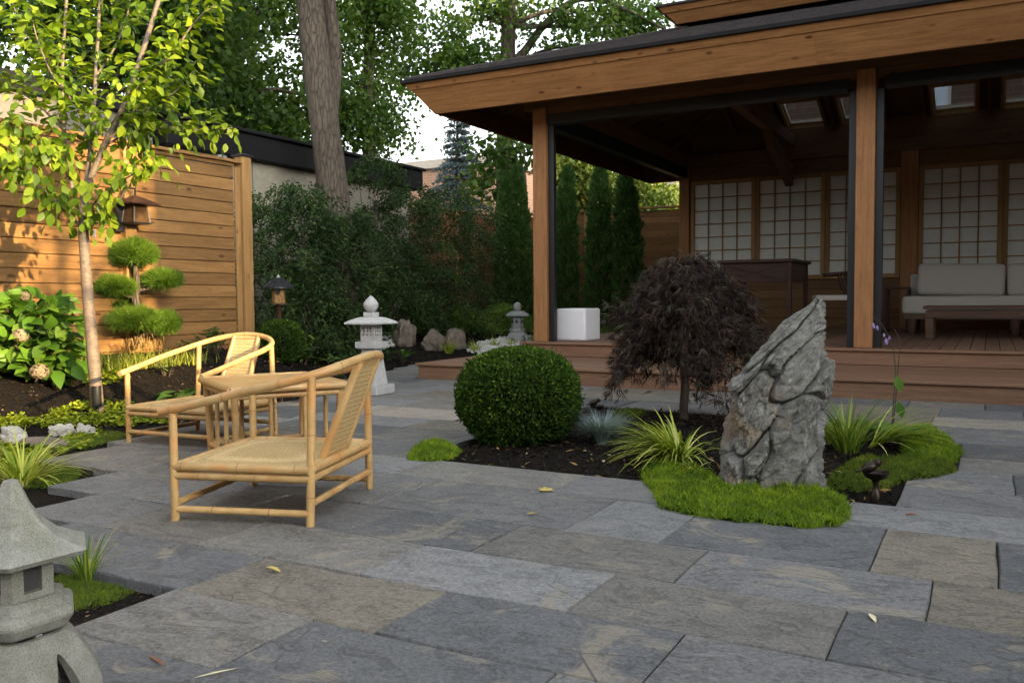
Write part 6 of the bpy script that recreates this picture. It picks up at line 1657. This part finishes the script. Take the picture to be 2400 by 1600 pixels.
# ------------------------------------------------------------------ grasses
def clump(name, label, px, py, n, L, W, mat, drp=(0.5, 1.1), r=0.05, lean=None, group=None, z=None, cat='grass', spread=6.28, a0=(0.1, 0.5)):
    q = on_g(px, py); gz_ = q.z
    if z is not None: L = L * (q - camv).dot(fwd) / 15.0
    t = thing(name, label, cat, (q.x, q.y, gz_), 0, group)
    a = rng.uniform(0, 6.28, n) if lean is None else rng.normal(lean, spread, n)
    H = np.stack([np.cos(a), np.sin(a)], 1)
    P = np.stack([q.x + H[:, 0] * r * rng.random(n), q.y + H[:, 1] * r * rng.random(n), np.full(n, gz_ - 0.005)], 1)
    blades(P, H, rng.uniform(0.6, 1.1, n) * L, W, rng.uniform(*drp, n), mat, 'blades', t, stuff=True, a0=a0)
    return t
clump('golden_grass', 'arching golden hakone grass between fescue and the standing rock', 1592, 1078, 260, 0.43, 0.016, G_['hakone'], (0.55, 1.0), 0.09, a0=(0.25, 1.0), lean=math.radians(205), spread=0.95, group='golden grass clumps')
clump('golden_grass', 'small golden grass sprig at the foot of the standing rock', 1625, 1112, 16, 0.14, 0.011, G_['hakone'], (0.6, 1.2), 0.02, group='golden grass clumps')
clump('golden_grass', 'tall upright golden grass directly right of the standing rock', 1985, 1060, 120, 0.44, 0.012, G_['hakone_g'], (0.35, 0.95), 0.07, a0=(0.1, 0.6), group='golden grass clumps')
clump('golden_grass', 'golden grass arching right over the moss of the island bed', 2035, 1048, 70, 0.56, 0.013, G_['hakone'], (0.5, 0.9), 0.05, a0=(0.5, 1.0), lean=math.radians(5), spread=0.45, group='golden grass clumps')
clump('golden_grass', 'green grass clump low behind the right flank of the standing rock', 1945, 1040, 70, 0.30, 0.011, G_['hakone_g'], (0.4, 1.0), 0.06, group='golden grass clumps')
clump('golden_grass', 'yellow grass at the left picture edge behind the near lantern', 50, 1140, 150, 0.42, 0.012, G_['hakone'], (0.45, 1.0), 0.06, a0=(0.2, 0.9), group='golden grass clumps')
clump('golden_grass', 'small upright yellow grass in the moss pit behind the near lantern', 205, 1372, 44, 0.24, 0.0078, G_['hakone_g'], (0.1, 0.75), 0.022, group='golden grass clumps')
clump('blue_fescue', 'tuft of blue fescue right of the large boxwood ball', 1412, 1040, 950, 0.26, 0.0044, G_['fescue'], (0.3, 0.9), 0.05)
for px, py, n, L, lab in ((1052, 828, 90, 0.34, 'pale grass tuft in front of the broad boulder'), (1115, 826, 70, 0.32, 'pale grass tuft right of the sloping boulder'), (1160, 815, 60, 0.28, 'pale grass tuft on white gravel before the small stone lantern'), (1198, 812, 50, 0.26, 'pale grass tuft touching the feet of the small stone lantern')):
    clump('grass_tuft', lab, px, py, n, L, 0.011, G_['hakone'], (0.4, 1.0), 0.06, group='pale grass tufts in the back bed', z=0.10)
# liriope under the pine
for px, py, n, lab in ((270, 838, 260, 'sunlit yellow-green tufted grass under the cloud pine'), (340, 842, 260, 'sunlit tufted grass right of the cloud pine trunk'), (425, 825, 200, 'shaded tufted grass between the pine and the azaleas'), (215, 800, 120, 'tufted grass behind the young tree trunk')):
    q = at_x(px, py, -7.35); gz_ = ground_z(q.x, q.y)
    t = thing('tufted_grass', lab, 'grass', (q.x, q.y, gz_), 0, 'tufted grass below the pine')
    a = rng.uniform(0, 6.28, n); H = np.stack([np.cos(a), np.sin(a)], 1)
    P = np.stack([q.x + rng.normal(0, 0.10, n), q.y + rng.normal(0, 0.17, n), np.full(n, min(gz_, q.z))], 1)
    blades(P, H, rng.uniform(0.10, 0.24, n), 0.008, rng.uniform(0.3, 0.9, n), G_['lily'], 'blades', t, stuff=True)
# dwarf bamboo mass before the evergreens
for px, py, w, h_, d, lab in ((1085, 770, 95, 50, 17.3, 'low dwarf bamboo mass behind the boulders'), (1180, 765, 90, 56, 18.0, 'low dwarf bamboo mass behind the small stone lantern'), (1330, 770, 90, 55, 16.4, 'low dwarf bamboo behind the white cube light'), (1460, 770, 110, 50, 16.2, 'low dwarf bamboo left of the screen wall, behind the maple')):
    b = at(px, py, d); gz_ = ground_z(b.x, b.y); t = thing('dwarf_bamboo', lab, 'bamboo', (b.x, b.y, gz_), 0, 'dwarf bamboo in the back bed'); u_ = d / FPX
    n = 2600
    X = rng.normal(0, 0.45, n) * w * u_; Yv = rng.normal(0, 0.40, n); hh = h_ * u_ * 1.25 * np.exp(-(X / (w * u_ * 0.8)) ** 2) * rng.uniform(0.25, 1.05, n)
    P = np.stack([b.x + rgt.x * X + fwd.x * Yv, b.y + rgt.y * X + fwd.y * Yv, gz_ + hh], 1)
    D = unit(rng.normal(size=(n, 3)) * np.array([1, 1, 0.5]) + np.array([0, 0, -0.15]))
    leaf_obj('foliage', P, D, rng.uniform(0.10, 0.2, n), rng.uniform(0.012, 0.02, n), G_['bamboo'], t, stuff=True)
    cm = MB()
    for k in range(30):
        x_ = rng.normal(0, 0.4) * w * u_; p0 = Vector((b.x, b.y, gz_ - 0.03)) + rgt * x_ + fwd * rng.normal(0, 0.3); cm.tube([p0, p0 + Vector((rng.normal() * 0.05, rng.normal() * 0.05, h_ * u_ * 0.9))], 0.005, 4)
    kind(cm.build('canes', M_['bark_dark'], t), 'stuff')

# ------------------------------------------------------------------ moss, creepers, mulch, gravel
def in_poly(x, y, poly):
    c = False; j = len(poly) - 1
    for i in range(len(poly)):
        if (poly[i][1] > y) != (poly[j][1] > y) and x < (poly[j][0] - poly[i][0]) * (y - poly[i][1]) / (poly[j][1] - poly[i][1]) + poly[i][0]: c = not c
        j = i
    return c
def edge_dist(x, y, poly):
    m = 9
    for i in range(len(poly)):
        a = poly[i]; b = poly[(i + 1) % len(poly)]; dx, dy = b[0] - a[0], b[1] - a[1]
        t = max(0, min(1, ((x - a[0]) * dx + (y - a[1]) * dy) / (dx * dx + dy * dy + 1e-9))); m = min(m, math.hypot(x - a[0] - dx * t, y - a[1] - dy * t))
    return m
def moss(name, label, pxpoly, z0, hgt, n, mat, blade=0.028):
    poly = [tuple(on_z(x, y, z0 + hgt * 0.3)[:2]) for x, y in pxpoly]
    xs_ = [p[0] for p in poly]; ys_ = [p[1] for p in poly]
    t = kind(thing(name, label, 'moss'), 'stuff') if False else None
    P = []; hh = []
    # mound under the strands
    st_ = 0.02 if n > 3000 else 0.03
    gx = np.arange(min(xs_) - 0.03, max(xs_) + 0.05, st_); gy = np.arange(min(ys_) - 0.03, max(ys_) + 0.05, st_)
    def mz(x, y):
        if not in_poly(x, y, poly): return None
        e = edge_dist(x, y, poly) * (1 + 0.8 * mnoise.noise(Vector((x * 14, y * 14, 5)))); u = max(0.0, min(1, e / 0.11))
        lum = 0.65 + 0.75 * mnoise.noise(Vector((x * 9, y * 9, 3))) + 0.45 * mnoise.noise(Vector((x * 24, y * 24, 1)))
        return z0 + hgt * math.sqrt(u * (2 - u)) * max(0.25, lum)
    idx = {}; V = []; F = []
    for j, y in enumerate(gy):
        for i, x in enumerate(gx):
            z = mz(x, y)
            if z is not None: idx[(i, j)] = len(V); V.append((x, y, z - 0.004))
    for (i, j) in idx:
        q = [(i, j), (i + 1, j), (i + 1, j + 1), (i, j + 1)]
        if all(k in idx for k in q): F.append(tuple(idx[k] for k in q))
    me = bpy.data.meshes.new(name); me.from_pydata(V, [], F); me.polygons.foreach_set('use_smooth', np.ones(len(F), bool)); me.update(); me.materials.append(mat)
    root = mesh_obj(name, me); root['kind'] = 'stuff'; tag(root, label, 'moss')
    while len(P) < n:
        x = rng.uniform(min(xs_), max(xs_)); y = rng.uniform(min(ys_), max(ys_)); z = mz(x, y)
        if z is not None: P.append((x, y, z - 0.008))
    P = np.array(P); D = unit(rng.normal(size=(n, 3)) * 0.75 + np.array([0, 0, 1.0]))
    pt = np.array([mnoise.noise(Vector((p[0] * 6, p[1] * 6, 8))) for p in P]) * 0.5 + 0.35
    o = tri_cloud('strands', P, D, rng.uniform(0.5, 1.5, n) * blade, blade * 0.2, mat, root, np.clip(pt + rng.normal(0, 0.2, n), 0, 1), stuff=True)
    return root
moss('moss_patch', 'bright green moss cushion spilling over the paving at the foot of the standing rock', [(1530, 1150), (1545, 1182), (1600, 1195), (1700, 1212), (1800, 1220), (1880, 1230), (1960, 1226), (1996, 1205), (1990, 1175), (1960, 1160), (1930, 1130), (1880, 1118), (1800, 1128), (1720, 1135), (1690, 1120), (1640, 1098), (1580, 1080), (1530, 1085), (1500, 1100), (1512, 1128)], 0.0, 0.055, 26000, G_['moss'], 0.026)
moss('moss_patch', 'olive green moss around the bronze bird bath right of the rock', [(1930, 1140), (2010, 1148), (2070, 1148), (2110, 1120), (2150, 1118), (2200, 1112), (2242, 1100), (2230, 1080), (2180, 1065), (2120, 1068), (2070, 1080), (2030, 1068), (1990, 1085), (1945, 1110)], 0.0, 0.05, 15000, G_['moss_d'], 0.024)
moss('moss_patch', 'green moss at the right end of the island bed behind the golden grass', [(2130, 1075), (2190, 1085), (2240, 1075), (2258, 1055), (2230, 1030), (2195, 1005), (2160, 995), (2120, 1010), (2110, 1045)], 0.005, 0.06, 11000, G_['moss'], 0.028)
moss('moss_patch', 'small yellow-green moss cushion at the left corner of the island bed', [(952, 1072), (1010, 1076), (1060, 1070), (1082, 1056), (1060, 1040), (1010, 1033), (970, 1045)], 0.0, 0.06, 5000, G_['moss'], 0.026)
moss('moss_patch', 'olive moss in the square pit beside the near stone lantern', [(118, 1420), (175, 1425), (240, 1415), (300, 1392), (345, 1365), (330, 1345), (290, 1340), (240, 1350), (180, 1345), (120, 1350)], -0.045, 0.03, 9000, G_['moss_d'], 0.016)
moss('moss_patch', 'short green moss strip along the paving below the far armchair', [(150, 1050), (200, 1048), (290, 1028), (300, 1015), (230, 1012), (190, 1025), (150, 1035)], -0.04, 0.035, 4500, G_['moss_d'], 0.018)
moss('moss_patch', 'short green moss in the zigzag gap left of the paving', [(60, 1140), (110, 1140), (170, 1128), (190, 1108), (210, 1090), (170, 1078), (135, 1085), (100, 1105), (60, 1115)], -0.04, 0.03, 4500, G_['moss_d'], 0.018)
moss('moss_patch', 'olive moss around the golden grass behind the bronze bird bath left of the maple', [(1430, 985), (1480, 985), (1520, 975), (1520, 962), (1460, 958), (1430, 965)], 0.0, 0.04, 3000, G_['moss_d'], 0.024)

def creeper(label, pxpoly, n):
    xs_ = [p[0] for p in pxpoly]; ys_ = [p[1] for p in pxpoly]; P = []
    while len(P) < n:
        x = rng.uniform(min(xs_), max(xs_)); y = rng.uniform(min(ys_), max(ys_))
        if not in_poly(x, y, pxpoly): continue
        q = on_g(x, y)
        if mnoise.noise(Vector((q.x * 4, q.y * 4, 0))) > -0.28: P.append((q.x, q.y, q.z + rng.uniform(0.005, 0.04)))
    P = np.array(P)
    D = unit(rng.normal(size=(n, 3)) * np.array([1, 1, 0.3])); N = unit(rng.normal(size=(n, 3)) * 0.35 + np.array([0, 0, 1.0]))
    V, F = leaves(P, D, rng.uniform(0.022, 0.042, n), rng.uniform(0.02, 0.038, n), 0.1, N)
    o = mesh_obj('lime_creeper', np_mesh('lime_creeper', V, F, np.repeat(rng.random(n), 2), mat=G_['jenny'])); o['kind'] = 'stuff'; tag(o, label, 'ground cover')
creeper('lime green creeping groundcover beyond the pale stones at the foot of the young tree', [(-20, 985), (100, 980), (180, 950), (260, 945), (330, 955), (420, 975), (400, 1000), (290, 1005), (240, 1000), (150, 1005), (60, 1005), (-20, 1010)], 2600)
creeper('lime green creeper on the flat stone beside the yellow grass', [(-20, 1050), (60, 1050), (110, 1055), (120, 1085), (60, 1100), (-20, 1095)], 800)
creeper('lime green creeper strip along the zigzag paving edge by the stones', [(135, 1045), (160, 1030), (230, 1010), (250, 1030), (190, 1055), (140, 1072)], 520)
creeper('lime creeper below the tufted grass behind the young tree trunk', [(190, 880), (290, 868), (300, 890), (260, 905), (200, 905)], 700)

# bark mulch chips on the beds
def mulch(label, n, sampler, size=(0.012, 0.045)):
    P = np.array([sampler() for _ in range(n)])
    P[:, 2] += rng.uniform(0.0, 0.014, n)
    D = unit(rng.normal(size=(n, 3)) * np.array([1, 1, 0.35])); N = unit(rng.normal(size=(n, 3)) * 0.6 + np.array([0, 0, 1.0]))
    L = rng.uniform(*size, n)
    V, F = leaves(P, D, L, L * rng.uniform(0.2, 0.5, n), 0.2, N)
    t = rng.random(n) ** 1.6
    o = mesh_obj('bark_mulch', np_mesh('bark_mulch', V, F, np.repeat(t, 2), mat=M_['mulch'])); o['kind'] = 'stuff'; tag(o, label, 'mulch')
def s_left():
    while True:
        x = rng.uniform(-8.1, -5.3); y = rng.uniform(2.6, 10.3)
        if x < left_edge(y) - 0.03: return (x, y, ground_z(x, y))
def s_island():
    x = rng.uniform(-3.04, -0.3); y = rng.uniform(4.28, 7.0); return (x, y, ground_z(x, y))
def s_back():
    while True:
        x = rng.uniform(-10.3, -6.0); y = rng.uniform(8.5, 16)
        if x < left_edge(min(y, 11)) - 0.03 and (x < -6.1): return (x, y, ground_z(x, y))
def s_pit(): return (rng.uniform(-3.2, -2.36), rng.uniform(1.3, 1.95), -0.045)
mulch('dark bark mulch covering the left planting bed', 16000, s_left)
mulch('dark bark mulch covering the island bed', 9000, s_island)
mulch('dark bark mulch covering the back bed', 9000, s_back, (0.02, 0.06))
mulch('dark bark mulch in the square pit beside the near lantern', 2500, s_pit, (0.006, 0.022))
# dry leaves caught in the island mulch
def litter(label, n, sampler, size):
    P = np.array([sampler() for _ in range(n)]); P[:, 2] += 0.018
    D = unit(rng.normal(size=(n, 3)) * np.array([1, 1, 0.15])); N = unit(rng.normal(size=(n, 3)) * 0.3 + np.array([0, 0, 1.0])); L = rng.uniform(*size, n)
    V, F = leaves(P, D, L, L * rng.uniform(0.18, 0.45, n), 0.2, N)
    o = mesh_obj('leaf_litter', np_mesh('leaf_litter', V, F, np.repeat(rng.random(n), 2), mat=G_['dry'])); o['kind'] = 'stuff'; tag(o, label, 'leaf litter')
litter('dry fallen leaves scattered on the island bed mulch', 90, lambda: (lambda x, y: (x, y, ground_z(x, y)))(rng.uniform(-2.9, -0.4), 4.3 + abs(rng.normal(0, 0.5))), (0.03, 0.075))
litter('dry leaves and twigs scattered on the left bed mulch', 160, s_left, (0.02, 0.06))
litter('dry scraps on the mulch of the square pit', 45, s_pit, (0.01, 0.03))

def s_patio():
    while True:
        x = rng.uniform(-5.2, 0.6); y = rng.uniform(1.2, 8.4)
        if x > left_edge(y) + 0.05 and not (-3.1 < x < -0.1 and 4.2 < y < 7.1): return (x, y, -0.012)
litter('tiny dry scraps and seeds scattered over the paving slabs', 260, s_patio, (0.008, 0.022))

def gravel(label, pxpoly, z, n, size=0.03):
    xs_ = [p[0] for p in pxpoly]; ys_ = [p[1] for p in pxpoly]
    poly = [tuple(on_g(x, y)[:2]) for x, y in pxpoly]; xs_ = [p[0] for p in poly]; ys_ = [p[1] for p in poly]
    g = MB(); k = 0
    base = [(1, 0, 0), (-1, 0, 0), (0, 1, 0), (0, -1, 0), (0, 0, 1), (0, 0, -1)]; fc = [(0, 2, 4), (2, 1, 4), (1, 3, 4), (3, 0, 4), (2, 0, 5), (1, 2, 5), (3, 1, 5), (0, 3, 5)]
    while k < n:
        x = rng.uniform(min(xs_), max(xs_)); y = rng.uniform(min(ys_), max(ys_))
        if not in_poly(x, y, poly): continue
        m = Matrix.LocRotScale(Vector((x, y, ground_z(x, y) + rng.uniform(0, 0.035))), Matrix.Rotation(rng.uniform(0, 6), 3, rng.normal(size=3)).to_euler(), Vector(rng.uniform(0.5, 1.2, 3) * size))
        g.add([m @ Vector(p) for p in base], fc); k += 1
    o = g.build('white_gravel', M_['white_gravel']); o['kind'] = 'stuff'; tag(o, label, 'gravel')
gravel('white gravel patch right of the small boxwood ball', [(695, 800), (720, 794), (770, 792), (785, 800), (785, 818), (740, 822), (700, 822)], 0.12, 900, 0.032)
gravel('white gravel patch between granite lantern and upright boulder', [(870, 795), (915, 792), (925, 815), (900, 820), (868, 815)], 0.11, 500, 0.032)
gravel('white gravel around the feet of the small stone lantern', [(1095, 826), (1120, 805), (1170, 794), (1250, 790), (1255, 812), (1180, 826), (1130, 832)], 0.09, 1500, 0.034)

# ------------------------------------------------------------------ fallen leaves on the paving
def fallen(label, px, py, kind_, size, rzv, mat):
    q = on_z(px, py, 0.004)
    if kind_ == 'maple':
        V = []; m = 10
        angs = [90, 62, 48, 20, 2, -60, -90, -120, 178, 160, 132, 118]; rad = [1, 0.42, 0.86, 0.4, 0.62, 0.3, 0.12, 0.3, 0.62, 0.4, 0.86, 0.42]
        V = [(0, 0, 0.004)] + [(size * r * math.cos(R(a)), size * r * math.sin(R(a)), 0.012 * r * (1 if i % 2 else 0.3)) for i, (a, r) in enumerate(zip(angs, rad))]
        F = [(0, i, i % 12 + 1) for i in range(1, 13)]
        F = [(0, (i % 12) + 1, ((i + 1) % 12) + 1) for i in range(12)]
        me = bpy.data.meshes.new('fallen_leaf'); me.from_pydata(V, [], F); me.materials.append(mat); me.update(); s = 1
    else:
        me = leaf_mesh('fallen_leaf', mat, 0.30 if kind_ == 'leaf' else 0.08, fold=0.35, droop=-0.05); s = size
    o = mesh_obj('fallen_leaf', me, loc=(q.x, q.y, 0.004), rot=(R(3), R(2), rzv), scale=(s, s, s)); tag(o, label, 'leaf', 'fallen leaves on the paving')
fallen('yellow maple-shaped fallen leaf on the paving in front of the boxwood ball', 1280, 1149, 'maple', 0.065, 0.6, M_['dryleaf'])
fallen('small yellow fallen leaf nearer than the maple-shaped one', 1262, 1203, 'leaf', 0.06, 2.6, M_['dryleaf'])
fallen('narrow yellow leaf lying on the tan slab right of the moss pit', 658, 1340, 'leaf', 0.075, 1.5, M_['dryleaf'])
fallen('pale upright-lying leaf on the dark slab at the lower right', 2053, 1458, 'leaf', 0.06, 0.45, M_['dryleaf_pale'])
fallen('reddish brown fallen leaf on the pale slab right of the bright moss', 2120, 1206, 'leaf', 0.055, -1.2, M_['dryleaf_brown'])
fallen('thin white twig at the bottom edge near the dark slab corner', 452, 1588, 'twig', 0.11, -0.75, M_['dryleaf_pale'])
fallen('thin brown twig on the slab right of the near lantern', 348, 1535, 'twig', 0.13, -1.9, M_['dryleaf_brown'])
fallen('small white sliver on the paving right of the near armchair', 922, 1100, 'twig', 0.09, -1.9, M_['dryleaf_pale'])
